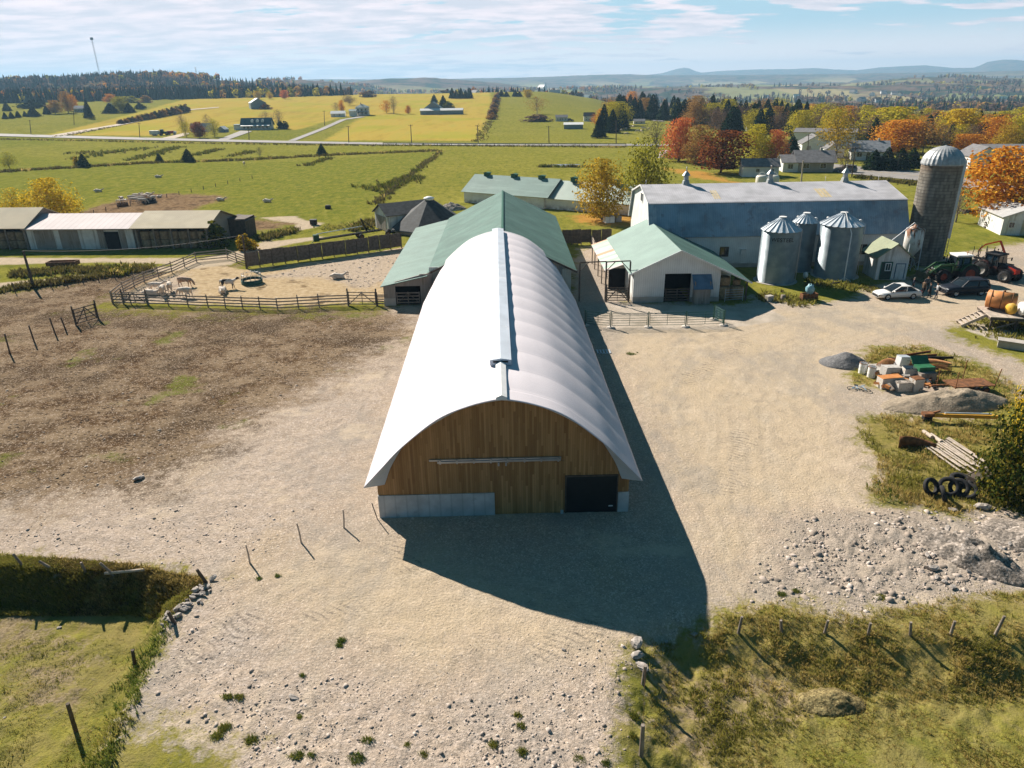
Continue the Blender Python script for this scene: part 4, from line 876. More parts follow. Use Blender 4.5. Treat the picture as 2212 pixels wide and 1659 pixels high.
for (r_, z) in pr:
    for k in range(N): q = r_*(1+(.018 if k % 2 else -.012)); vs.append((q*cos(2*pi*k/N), q*sin(2*pi*k/N), z))
m.add(vs, [(i*N+k, i*N+(k+1)%N, (i+1)*N+(k+1)%N, (i+1)*N+k) for i in range(len(pr)-1) for k in range(N)], 0, False); m.lathe([(.3,14.1),(.01,14.25)], 10); do = m.obj('dome', mat('dome_sheet', (.40,.41,.42), .5, .3, .2, 2), si)
m = MB(); m.b2(2.2,2.95,-.42,.42,3.0,12.3); m.prism([(2.2,12.3),(2.95,12.3),(2.2,13.1)], -.42,.42,'Y'); o = m.obj('chute', M['galv'], si); o.rotation_euler.z = radians(8)
m = MB()
for s_ in (-.2,.2): m.beam((3.02,s_,.8),(3.02,s_,12.2),.05)
for i in range(28): m.beam((3.02,-.2,1+i*.4),(3.02,.2,1+i*.4),.035)
o = m.obj('ladder', M['steel'], si); o.rotation_euler.z = radians(8)
# ------------------------------------------------------------------ feed hopper
hp = thing('feed_hopper', 'rusty white feed hopper on braced legs in front of the silo', 'feed bin', (48.2,84.4,0))
rm_ = NB('rusty_white_tank'); oo = rm_.ob; zz_ = rm_.sep(oo)[2]
ru = rm_.mr(rm_.math('ADD', rm_.math('MULTIPLY', rm_.noise(1.8, rm_.vmul(oo,(1,1,.25)), 6, .7), 3.2), rm_.math('MULTIPLY', zz_, .30)), 2.75, 3.25)
rm_.fin(rm_.mix(ru, (.66,.64,.61), rm_.mix(rm_.noise(6,oo), (.10,.035,.015), (.30,.12,.045))), .65)
m = MB(); m.lathe([(.01,5.75),(.30,5.7),(.34,5.55),(1.02,5.25),(1.02,3.15),(.25,1.85),(.01,1.85)], 24); m.obj('tank', rm_.mat, hp)
for i in range(4):
    a = pi/4+i*pi/2; m = MB(); m.beam((1.0*cos(a),1.0*sin(a),3.6),(1.1*cos(a),1.1*sin(a),0),.09); m.obj('leg', M['galv'], hp)
m = MB()
for i in range(4):
    a = pi/4+i*pi/2; c_ = a+pi/2
    for z0, z1 in ((.3,1.6),(1.6,.3)): m.beam((1.08*cos(a),1.08*sin(a),z0),(1.08*cos(c_),1.08*sin(c_),z1),.04)
m.obj('brace', M['steel'], hp)
m = MB(); m.tube([(0,0,5.7),(-.4,-.2,6.0),(-3.6,-.6,3.4)], .07, 8); m.obj('auger_pipe', M['white'], hp)
# ------------------------------------------------------------------ small shed with pale roof
ss_ = thing('milk_house', 'small white shed with pale yellow-green roof and dark door, beside the feed hopper', 'shed', (42.75,81.2,0), radians(-3))
m = MB(); wallbox(m, 0, 3.5, 0, 3.6, 2.9, .14, 4.25, 'Y'); m.obj('wall', M['white_wood'], ss_)
m = MB(); roof2(m, 0, 3.5, 0, 3.6, 2.9, 4.25, .45, .09, 'Y'); m.obj('roof', mat('yellow_green_tin', (.26,.29,.19), .7, 0, .15, .6, rib=('Y', .2, .02, .35), stain=((.28,.24,.13), 1.2, .58)), ss_)
opening(ss_, 'F', 1.05, .05, 1.15, 2.0, 3.5, 3.6, 'door', M['green_trim'], mat('dark_green_door', (.03,.06,.055), .5)); opening(ss_, 'F', 1.22, 1.15, .5, .75, 3.5, 3.6, 'window', M['white'])
opening(ss_, 'F', 2.65, .15, .95, 1.7, 3.5, 3.6, 'door', M['bluish'], M['white_wood'])
# ------------------------------------------------------------------ garage on the right
p = P(2160,508); gr = thing('garage', 'white plank garage with striped metal roof and pale door, beside the orange maple', 'garage', (p.x,p.y,p.z), radians(-12))
m = MB(); wallbox(m, 0, 6.5, 0, 8.5, 2.7, .15, 4.0, 'Y'); m.obj('wall', M['white_wood'], gr)
m = MB(); roof2(m, 0, 6.5, 0, 8.5, 2.7, 4.0, .35, .1, 'Y'); m.obj('roof', mat('striped_tin', (.50,.50,.50), .5, .2, .1, 1, rib=('Y', .45, .03, .75)), gr)
m = MB(); m.b2(2.6,5.9,-.06,-.004,.05,2.25); m.obj('garage_door', mat('pale_yellow_door', (.50,.47,.33), .7, 0, .15, 1, rib=('X', .3, .01, .3)), gr)
opening(gr, 'F', 1.2, 1.15, .7, .75, 6.5, 8.5)
# ------------------------------------------------------------------ houses across the road
WPX = {'pale blue house': 27, 'small pale cabin': 13, 'dark weathered barn': 32, 'three white dormers': 62, 'flat roof deck': 22, 'rose metal roof': 42, 'blue-grey garage': 17, 'tall square white': 27, 'low white shed with': 30, 'plain white wing': 14, 'blue-green gabled barn': 36, 'white-roofed annex': 92, 'row of windows, on the hill': 26, 'steep black roof': 24, 'low grey-blue shed': 41, 'brown roofed house': 24, 'long dark roofed': 40, 'small flat topped': 22, 'white gable showing': 26}
def at_house(name, label, cat, x, y, rz, L, W, e, r, wm, rm, **k):
    q = P(x, y); h = house(name, label, cat, (q.x,q.y,q.z-.05), rz, L, W, e, r, wm, rm, **k)
    for key, w_ in WPX.items():
        if key in label: s_ = w_*scale_at(q)/L; h.scale = (s_, s_, s_)
    return h
at_house('garden_shed', 'small white shed with a grey roof, standing alone behind the gambrel barn', 'shed', 1603, 382, radians(-7), 8.4, 4.6, 2.5, 4.0, M['white_siding'], M['grey_shingle'], wins=[('F',3.5,1.2,.8,.7),('F',6.9,1.2,.7,.7)])
at_house('bungalow', 'tan bungalow with a grey shingle roof, beside the road behind the gambrel barn', 'house', 1722, 372, radians(-9), 8.5, 8, 2.7, 4.9, M['tan_wall'], M['grey_shingle'], ov=.7, wins=[('F',2,1,1.4,1.1),('F',6,1,1.4,1.1),('L',3,1,1.2,1)], doors=[('L',6,.1,1,2)], chim=(6,4))
at_house('bungalow', 'low white wing with a grey shingle roof, against the tan bungalow', 'house wing', 1690, 372, radians(-9), 3.6, 7, 2.5, 3.9, M['white_siding'], M['grey_shingle'], ov=.5, wins=[('F',1.8,.9,1.2,1.1)])
at_house('warehouse', 'long white building with a flat grey roof, behind the red tree', 'warehouse', 1712, 312, radians(-28), 20, 12, 4.2, 5.2, M['white_siding'], M['grey_shingle'], wins=[('F',4,1.5,1.2,1),('F',10,1.5,1.2,1)])
at_house('white_house', 'white house with a peaked gable, left of the tall olive tree', 'house', 1731, 330, radians(-12), 8, 9, 2.8, 5.2, M['white_siding'], M['grey_shingle'], axis='Y', wins=[('F',2,1,1.2,1.1),('F',6,1,1.2,1.1),('R',4,1,1.2,1.1)])
at_house('white_garage', 'narrow white garage with a grey roof, at the foot of the tall olive tree', 'garage', 1783, 341, radians(-14), 5, 7, 2.5, 4.2, M['white_siding'], M['grey_shingle'], axis='Y', wins=[('F',2.5,1,1.2,1)])
at_house('porch_house', 'white house with a grey roof and front porch, left of the dark spruces', 'house', 1838, 346, radians(-18), 9, 8, 2.8, 5.0, M['white_siding'], mat('grey_metal_roof', (.26,.27,.29), .5, .2), ov=.9, wins=[('F',2,1,1.2,1.1),('F',6.5,1,1.2,1.1)], doors=[('F',4.3,.05,1,2)], chim=(7,4))
at_house('dark_house', 'dark house with a slate gable, among the trees right of the olive tree', 'house', 1838, 304, radians(-10), 10, 9, 3, 5.6, M['blue_grey_wall'], M['dark_shingle'], wins=[('F',2.5,1,1.2,1.2),('F',7,1,1.2,1.2)])
at_house('white_house', 'white gabled house just right of the silo dome', 'house', 2092, 366, radians(-10), 7, 9, 3.2, 5.4, M['white_siding'], M['grey_shingle'], axis='Y', wins=[('F',2,1,1.1,1.1),('F',5,1,1.1,1.1)])
at_house('long_building', 'long white building with a flat roof behind the orange maple', 'building', 2130, 352, radians(-10), 30, 10, 3.6, 4.4, M['white_siding'], M['grey_shingle'], wins=[('F',5,1.2,1.2,1),('F',12,1.2,1.2,1)])
at_house('village_house', 'brown roofed house at the left edge of the dark pines, by the distant road', 'house', 1369, 268, radians(-6), 12, 9, 2.8, 5, M['white_siding'], M['grey_shingle'], wins=[('F',3,1,1.2,1.2),('F',8,1,1.2,1.2)])
at_house('village_house', 'long dark roofed house in the pines above the red tree', 'house', 1428, 257, radians(-16), 18, 10, 3, 5.8, M['tan_wall'], M['grey_shingle'], wins=[('F',4,1,1.2,1.2),('F',11,1,1.2,1.2)])
at_house('village_house', 'small flat topped house high up among the dark pines', 'house', 1380, 237, radians(-6), 14, 9, 3, 4.8, M['tan_wall'], M['grey_shingle'])
at_house('village_house', 'white gable showing between the red tree and the yellow-green tree', 'house', 1612, 284, radians(-14), 12, 9, 3.5, 6.5, M['white_siding'], M['grey_shingle'], axis='Y')
at_house('farmhouse', 'small white house with a row of windows, on the hill beside a clipped hedge', 'house', 1200, 262, radians(-4), 13, 8, 4.2, 6.4, M['white_siding'], M['grey_shingle'], wins=[('F',2.2,1.2,1.1,2),('F',5,1.2,1.1,2),('F',7.8,1.2,1.1,2),('F',10.6,1.2,1.1,2)])
at_house('farmhouse', 'white house under a steep black roof, behind the low shed on the hill', 'house', 1261, 262, radians(-4), 12, 9, 5.2, 8.8, M['white_siding'], M['dark_shingle'], wins=[('F',3,1,1.2,1.4),('F',6,1,1.2,1.4),('F',9,1,1.2,1.4),('F',3,3.2,1.2,1.2),('F',9,3.2,1.2,1.2)])
at_house('field_shed', 'low grey-blue shed with a white roof in the sheep pasture beyond the road', 'shed', 1218, 279, radians(-5), 15, 8, 3.4, 4.8, M['blue_grey_wall'], M['white'])
# houses beyond the road on the left
h = at_house('square_house', 'tall square white house with a hipped slate roof on the golden hill', 'house', 769, 250, radians(4), 11, 10, 6.4, 6.5, M['white_siding'], M['teal_roof'], ov=.1, wins=[('F',2.2,1,1.2,1.8),('F',5.5,1,1.2,1.8),('F',8.8,1,1.2,1.8),('F',2.2,4,1.2,1.6),('F',5.5,4,1.2,1.6),('F',8.8,4,1.2,1.6),('R',5,1,1.2,1.8),('R',5,4,1.2,1.6)])
m = MB(); a_, b2_ = .7, 3.2
vs = [(-a_,-a_,6.7),(11+a_,-a_,6.7),(11+a_,10+a_,6.7),(-a_,10+a_,6.7),(b2_+1.3,5,9.4),(11-b2_-1.3,5,9.4)]
m.add(vs, [(0,1,5,4),(1,2,5),(2,3,4,5),(3,0,4),(3,2,1,0)]); hr = m.obj('hipped_roof', M['teal_roof'], h); m = MB(); m.b2(4.2,4.9,4.6,5.3,9.2,10.6); m.obj('chimney', M['slab'], hr)
m = MB(); m.slab((-.4,-2.2,3.0),(11.4,-2.2,3.0),(11.4,0,3.5),(-.4,0,3.5),.12); m.obj('porch_roof', M['teal_roof'], h)
at_house('low_shed', 'low white shed with a white roof, next to the square house on the hill', 'shed', 715, 253, radians(3), 12.5, 7, 3, 5, M['white_siding'], M['white'], wins=[('F',3,1.2,1,1),('F',8,1.2,1,1)])
at_house('link_wing', 'plain white wing between the low white shed and the square house', 'house wing', 755, 252, radians(3), 5, 6, 4, 5.2, M['white_siding'], M['teal_roof'])
at_house('hill_barn', 'blue-green gabled barn on the golden hill below two dark conifers', 'barn', 917, 247, radians(-3), 14.5, 12, 5.0, 10.0, M['blue_grey_wall'], M['teal_roof'], axis='Y')
at_house('long_annex', 'long low white-roofed annex in front of the blue-green hill barn', 'shed', 908, 248, radians(-3), 35, 6, 3.2, 4.6, M['blue_grey_wall'], M['white'])
at_house('wood_barn', 'dark weathered barn with a pale tin roof, standing alone on the golden hillside', 'barn', 543, 236, radians(24), 14, 18, 5.5, 9.5, M['blue_grey_wall'], M['old_tin_blue'], axis='Y')
h = at_house('dormer_house', 'long house with a blue-green roof, three white dormers and a veranda', 'house', 522, 281, radians(2), 20, 9, 3.4, 7.6, M['white_siding'], M['teal_roof'], ov=.8, wins=[('F',2+2.6*i,1,1.2,1.7) for i in range(7)])
for i in range(3):
    x = 7.6+3.6*i; m = MB(); m.prism([(x-.8,4.9),(x+.8,4.9),(x+.8,6.2),(x,7.0),(x-.8,6.2)], 1.0, 3.6, 'Y'); m.obj('dormer', M['white_siding'], h)
m = MB(); m.slab((0,-2.2,2.8),(20,-2.2,2.8),(20,0,3.3),(0,0,3.3),.1); m.obj('veranda_roof', M['white'], h)
at_house('garage_wing', 'low white garage with a flat roof deck beside the dormer house', 'garage', 506, 281, radians(2), 7, 9, 3.4, 3.6, M['white_siding'], M['teal_roof'], doors=[('F',2,.05,2,2.2,M['white']),('F',5,.05,2,2.2,M['white'])])
at_house('farmhouse', 'farmhouse with a rose metal roof between three trees by the distant road', 'house', 412, 285, radians(6), 18, 9, 3.5, 7.2, M['white_siding'], M['pink_roof'], wins=[('F',4,1,1.3,1.4),('F',12,1,1.3,1.4)])
at_house('garage', 'blue-grey garage with a white gable next to the rose roofed farmhouse', 'garage', 470, 286, radians(-10), 8, 8, 3, 5.8, M['blue_grey_wall'], M['white'], axis='Y')
at_house('blue_house', 'pale blue house with white dormers behind the tall dark spruce', 'house', 160, 243, radians(3), 22, 12, 6.5, 11, mat('pale_blue_wall', (.33,.44,.50), .7), M['old_tin'], wins=[('F',4,2,1.6,2),('F',9,2,1.6,2),('F',14,2,1.6,2)])
at_house('cabin', 'small pale cabin showing among the bushes right of the blue house', 'cabin', 233, 231, radians(10), 10, 8, 3, 6, M['tan_wall'], M['white'])
# ------------------------------------------------------------------ trees
LM = {
 'gold': leafmat('gold_leaves', [(.16,.115,.014),(.38,.26,.025),(.55,.37,.035),(.66,.45,.06)]),
 'olive': leafmat('olive_leaves', [(.12,.12,.016),(.26,.25,.026),(.40,.36,.036),(.52,.44,.055)]),
 'red': leafmat('red_leaves', [(.30,.075,.028),(.60,.16,.055),(.70,.25,.08),(.72,.36,.11)]),
 'tan': leafmat('tan_leaves', [(.14,.075,.03),(.32,.17,.055),(.45,.25,.07),(.36,.25,.07)]),
 'brown': leafmat('brown_leaves', [(.045,.018,.010),(.14,.045,.018),(.27,.085,.028),(.40,.14,.04)]),
 'lime': leafmat('yellow_green_leaves', [(.14,.14,.014),(.36,.32,.022),(.54,.45,.032),(.64,.52,.05)]),
 'yellow': leafmat('yellow_leaves', [(.26,.17,.012),(.52,.36,.02),(.68,.48,.03),(.75,.56,.06)]),
 'orange': leafmat('orange_leaves', [(.26,.085,.012),(.55,.21,.02),(.68,.30,.03),(.72,.42,.055)]),
 'grey': leafmat('grey_twigs', [(.05,.045,.03),(.10,.085,.055),(.15,.12,.075),(.13,.13,.05)], .2),
 'purple': leafmat('bare_twigs', [(.085,.055,.042),(.15,.095,.07),(.20,.13,.095),(.24,.15,.08)], .2),
 'pine': leafmat('dark_needles', [(.006,.014,.008),(.014,.030,.014),(.024,.045,.018),(.040,.060,.022)], .12),
 'spruce': leafmat('blue_needles', [(.016,.032,.020),(.030,.058,.036),(.05,.085,.052),(.07,.10,.06)], .12),
 'green': leafmat('shrub_leaves', [(.025,.040,.008),(.060,.080,.012),(.12,.135,.016),(.20,.18,.022)]),
 'cedar': leafmat('cedar_leaves', [(.012,.024,.006),(.030,.050,.009),(.065,.080,.013),(.20,.155,.022)], .3),
 'dry': leafmat('dry_stems', [(.22,.165,.06),(.38,.28,.09),(.50,.38,.14),(.40,.31,.09)], .45),
 'rush': leafmat('rush_stems', [(.07,.055,.022),(.13,.11,.035),(.19,.15,.05),(.15,.14,.035)], .3),
 'grass': leafmat('grass_blades', [(.13,.14,.028),(.21,.21,.04),(.29,.26,.055),(.38,.32,.09)], .4),
 'weed': leafmat('green_weeds', [(.055,.09,.018),(.10,.145,.026),(.15,.19,.034),(.24,.24,.05)], .4),
}
BARK = mat('bark', (.13,.105,.085), .9, 0, .35, 4, .5, 12); BARKG = mat('grey_bark', (.20,.175,.155), .9, 0, .3, 4, .5, 12)
def quads(C, N, size, asp=1.0, rng=RNG):
    """one quad at each centre C facing N"""
    n = len(C); N = N/np.maximum(1e-6, np.linalg.norm(N, axis=1))[:,None]
    r = rng.normal(size=(n,3)); u = np.cross(N, r); u /= np.maximum(1e-6, np.linalg.norm(u, axis=1))[:,None]; v = np.cross(N, u)
    s = (size*rng.uniform(.6, 1.35, n))[:,None]
    V = np.stack([C-u*s-v*s*asp, C+u*s*.9-v*s*asp*.7, C+u*s+v*s*asp, C-u*s*.8+v*s*asp*.8], 1).reshape(-1,3)
    return V, np.arange(n*4).reshape(-1,4)
def crown_mesh(name, n, lobes, size, seed, shape, hollow=.62, droop=.0):
    """leaf clumps on the shells of many lobes; unit height, base at z=0"""
    g = np.random.default_rng(seed); L = []
    while len(L) < lobes:
        p = g.uniform(-1, 1, 3)
        z = (p[2]+1)/2; rad = shape(z)
        if hypot(p[0], p[1]) <= rad: L.append((p[0]*rad*.78, p[1]*rad*.78, z, (.12+.13*g.random())*(.6+.8*rad)))
    L = np.array(L); k = g.integers(0, lobes, n)
    d = g.normal(size=(n,3)); d /= np.linalg.norm(d, axis=1)[:,None]; d[:,2] = d[:,2]*.85+.12
    r = L[k,3]*(hollow+(1-hollow)*g.random(n)**.5)*(1+.25*g.normal(size=n)*.5)
    C = np.stack([L[k,0]*.5, L[k,1]*.5, L[k,2]], 1)+d*r[:,None]*np.array([1,1,.9])
    C[:,2] -= droop*g.random(n)*np.hypot(C[:,0],C[:,1]); C[:,2] = np.clip(C[:,2], .01, 1.02)
    C[:,:2] /= 2*np.percentile(np.hypot(C[:,0],C[:,1]), 95)
    V, Fq = quads(C, d+g.normal(size=(n,3))*.75+np.array([0,0,.35]), size, 1, g)
    return bigmesh(name, V, Fq, [LM['olive']])
def conifer_mesh(name, n, seed, R=.21, pw=.9, size=.02, base=.03):
    g = np.random.default_rng(seed); z = base+(1-base)*(1-np.sqrt(g.random(n))); z = np.clip(z, base, .995)
    a = g.uniform(0, 2*pi, n); tier = .78+.30*np.abs(np.sin(z*34+np.sin(a*3)*1.4+np.sin(a*7)*.6))
    rr = R*(1-z)**pw*tier*(.80+.28*np.sin(a*5+z*20)*g.random(n))*(.55+.45*g.random(n)**.35)+.006
    C = np.stack([rr*np.cos(a), rr*np.sin(a), z-rr*.28], 1); C[:,2] = np.maximum(C[:,2], .012)
    N = np.stack([np.cos(a)*.6, np.sin(a)*.6, np.full(n, .75)], 1)+g.normal(size=(n,3))*.4
    C[:,:2] /= 2*np.percentile(np.hypot(C[:,0],C[:,1]), 97)
    V, Fq = quads(C, N, size*1.5, .8, g); return bigmesh(name, V, Fq, [LM['pine']])
def trunk_mesh(name, seed, top=.8, r=.03, limbs=9, spread=.3, fork=.25, twigs=0, m=BARK):
    g = random.Random(seed); b = MB(); b.tube([(0,0,-.03),(.01,0,.12),(-.01,.01,.4*top),(.01,-.01,top)], [r*1.25,r,r*.7,r*.12], 7)
    for i in range(limbs):
        z = fork+(top-fork)*(i/limbs)**.9; a = i*2.4+g.random(); l = spread*(1.1-.6*i/limbs)*(.8+.4*g.random()); rr_ = r*.5*(1-.5*i/limbs)
        p0 = Vector((0,0,z)); p1 = Vector((cos(a)*l*.5, sin(a)*l*.5, z+l*.45)); p2 = Vector((cos(a+.2)*l, sin(a+.2)*l, min(.98, z+l*1.05)))
        b.tube([p0,p1,p2], [rr_,rr_*.6,rr_*.12], 5)
        for k in range(twigs):
            t = .3+.65*g.random(); q = p0.lerp(p1, t*2) if t < .5 else p1.lerp(p2, t*2-1); a2 = a+g.uniform(-1.3,1.3); l2 = l*g.uniform(.25,.6)
            b.tube([q, q+Vector((cos(a2)*l2*.5, sin(a2)*l2*.5, l2*.55)), q+Vector((cos(a2)*l2*.8, sin(a2)*l2*.8, l2*1.1))], [rr_*.34,rr_*.2,rr_*.06], 4, 0, False)
    return b.mesh(name, m)
_rnd = lambda z: sqrt(max(0, 1-(2*z-1)**2))
CM = {
 'broad': [crown_mesh('broad_crown', 5600, 54, .0155, s_, lambda z: min(1, 1.15*sqrt(max(0,1-(1.75*z-.8)**2))) if z < 1 else 0) for s_ in (1,2)],
 'tall': [crown_mesh('tall_crown', 5600, 56, .0135, s_, lambda z: min(1,.95*_rnd(.12+.86*z)+.05), .6, .25) for s_ in (3,4)],
 'loose': [crown_mesh('loose_crown', 2400, 44, .013, s_, _rnd, .5) for s_ in (5,6)],
 'twig': [crown_mesh('twig_crown', 1500, 44, .010, s_, _rnd, .2) for s_ in (7,8)],
 'bush': [crown_mesh('bush_crown', 1100, 22, .042, s_, lambda z: sqrt(max(0,1-z*z)), .6) for s_ in (9,10)],
 'cone': [conifer_mesh('conifer_crown', 2600, s_, R, pw) for s_, R, pw in ((11,.20,.9),(12,.26,.75),(13,.33,.65))],
}
TM = {'broad': trunk_mesh('broad_trunk', 1, .72, .032, 9, .34, .2), 'tall': trunk_mesh('tall_trunk', 2, .8, .024, 10, .22, .22), 'loose': trunk_mesh('loose_trunk', 3, .85, .024, 12, .3, .16, 3, BARKG),
      'twig': trunk_mesh('twig_trunk', 4, .88, .024, 14, .3, .16, 7, BARKG), 'cone': trunk_mesh('conifer_trunk', 5, .9, .016, 0), 'bush': trunk_mesh('bush_stem', 6, .6, .03, 7, .4, .05, 2)}
tree_n = 0
def plant(name, label, cat, loc, h, w, kind, col, group=None, lift=.16):
    """one tree: trunk and crown under an Empty; h tall, w across"""
    global tree_n; tree_n += 1
    t = thing(name, label, cat, loc, tree_n*2.399 % 6.28, group)
    base = lift if kind in ('broad','tall','loose','twig') else (.04 if kind == 'cone' else 0)
    ms = CM[kind]; me = ms[tree_n % len(ms)]
    c = link('crown', me, t)
    kx = 1.
    c.location = (0,0,base*h); c.scale = (w*1.22, w*1.22, h*(1-base))
    c.material_slots[0].link = 'OBJECT'; c.material_slots[0].material = LM[col]
    k = link('trunk', TM[kind], t); k.scale = (h*.8, h*.8, h) if kind != 'bush' else (w*.7, w*.7, h)
    return t
def tree(name, label, x, y, ytop, wpx, kind, col, group=None, cat='tree', lift=.16):
    p = P(x, y); h = hz(p.x, p.y, ytop)-p.z; w = wpx*scale_at(p)
    return plant(name, label, cat, p, h, w, kind, col, group, lift)
tree('willow', 'rounded golden willow standing at the end of the long green-roofed shed', 1300, 474, 346, 92, 'tall', 'gold', lift=.08)
tree('willow', 'tall olive-green willow right behind the golden one, left of the gambrel barn', 1390, 458, 302, 86, 'tall', 'olive', lift=.06)
tree('bare_tree', 'grey nearly leafless tree left of the bright red maple', 1416, 335, 259, 62, 'twig', 'grey')
tree('maple', 'bright red maple at the edge of the field behind the gambrel barn', 1466, 348, 257, 62, 'broad', 'red', lift=.08)
tree('maple', 'tan and orange tree between the red maple and the brown oak', 1508, 356, 272, 58, 'tall', 'tan', lift=.05)
tree('oak', 'round dark brown oak between the tan tree and the yellow-green tree', 1557, 374, 283, 92, 'broad', 'brown', lift=.12)
tree('birch', 'yellow-green tree with pale stems behind the small white garden shed', 1628, 352, 270, 66, 'tall', 'lime', lift=.12)
tree('maple', 'small orange-red maple left of the blue spruce', 1672, 352, 282, 44, 'broad', 'red', lift=.05)
tree('spruce', 'broad blue-green spruce beside the tan bungalow', 1707, 346, 292, 44, 'cone', 'spruce')
tree('willow', 'tall loose olive and gold tree standing among the white houses', 1803, 345, 236, 78, 'loose', 'gold', lift=.14)
tree('bare_tree', 'small leafless tree by the roadside pole', 1822, 382, 318, 36, 'twig', 'purple')
tree('poplar', 'wide pale yellow tree behind the spruces and the orange maple', 1925, 305, 233, 118, 'broad', 'lime', lift=.05)
tree('maple', 'orange maple above the four dark spruces', 1938, 330, 262, 92, 'broad', 'orange', lift=.06)
tree('bare_tree', 'brown half bare tree right of the orange maple', 1993, 332, 258, 70, 'loose', 'tan', lift=.1)
tree('poplar', 'yellow tree behind the silo dome', 2066, 312, 237, 84, 'broad', 'yellow', lift=.06)
tree('bare_tree', 'leafless brown tree just above the silo dome', 2030, 330, 270, 70, 'twig', 'purple')
tree('maple', 'low orange tree right of the silo dome', 2090, 334, 291, 62, 'broad', 'orange', lift=.04)
tree('spruce', 'slim dark spruce left of the wide yellow tree', 1884, 318, 252, 34, 'cone', 'pine')
tree('spruce', 'dark spruce standing between the two yellow trees', 2017, 300, 240, 40, 'cone', 'pine')
tree('spruce', 'dark spruce above the white house by the silo', 2150, 304, 247, 54, 'cone', 'pine')
tree('spruce', 'dark spruce below the yellow trees, right of the silo', 2120, 318, 262, 44, 'cone', 'pine')
tree('poplar', 'yellow-green tree at the right edge behind the dark spruces', 2200, 318, 248, 74, 'broad', 'lime', lift=.05)
tree('poplar', 'small yellow tree in front of the dark spruces at right', 2170, 330, 272, 52, 'tall', 'gold', lift=.05)
for i, (x, yb, yt) in enumerate(((1886,367,322),(1913,368,317),(1943,367,319),(1968,362,318))):
    tree('spruce', ['leftmost of the four dark spruces beside the road','second from the porch house of the four roadside spruces','third from the porch house of the four roadside spruces','roadside spruce of the four that stands closest to the silo'][i], x, yb, yt, 38, 'cone', 'pine', 'spruces by the road')
tree('maple', 'large orange maple on the lawn beside the silo and the white garage', 2162, 482, 322, 142, 'broad', 'orange', lift=.13)
tree('bare_tree', 'thin leafless tree between the silo and the large orange maple', 2064, 480, 392, 50, 'twig', 'purple')
tree('aspen', 'smaller yellow aspen behind the sheds on the left', 38, 476, 408, 62, 'loose', 'yellow', lift=.02)
tree('aspen', 'larger yellow aspen behind the rose roofed shed', 115, 478, 388, 96, 'tall', 'yellow', lift=.02)
tree('bush', 'scraggly green bush against the gable of the tan roofed shed', 466, 534, 478, 50, 'bush', 'green', cat='bush')
tree('bush', 'small yellow bush by the track at the end of the left sheds', 534, 540, 505, 36, 'bush', 'gold', cat='bush')
tree('cedar', 'dark green bushy tree with yellowing tips beside the broken pallets', 2182, 1085, 862, 128, 'tall', 'cedar', lift=.0)
tree('birch', 'bright yellow birch behind the dark green tree by the junk heap', 2228, 985, 808, 92, 'tall', 'yellow', lift=.0)
for (x, yb, yt, w_, lb) in ((182,361,331,23,'rounded dark spruce in the pasture nearest the left edge'),(345,350,330,15,'small pointed dark spruce in the middle of the left pasture'),(407,350,321,25,'larger spruce in the left pasture right of the small pointed one'),(695.6,335,310,20,'lone dark spruce below the distant road in the middle pasture')):
    tree('spruce', lb, x, yb, yt, w_, 'cone', 'spruce')
tree('willow', 'pale olive tree standing in the pasture at the left edge', 22, 367, 330, 32, 'loose', 'olive', lift=.05)
tree('bush', 'small yellow bush beside the rounded pasture spruce', 168, 358, 338, 14, 'bush', 'gold', cat='bush')
tree('bare_tree', 'thin bare sapling by the pasture ditch right of the spruces', 562, 340, 318, 14, 'twig', 'grey')
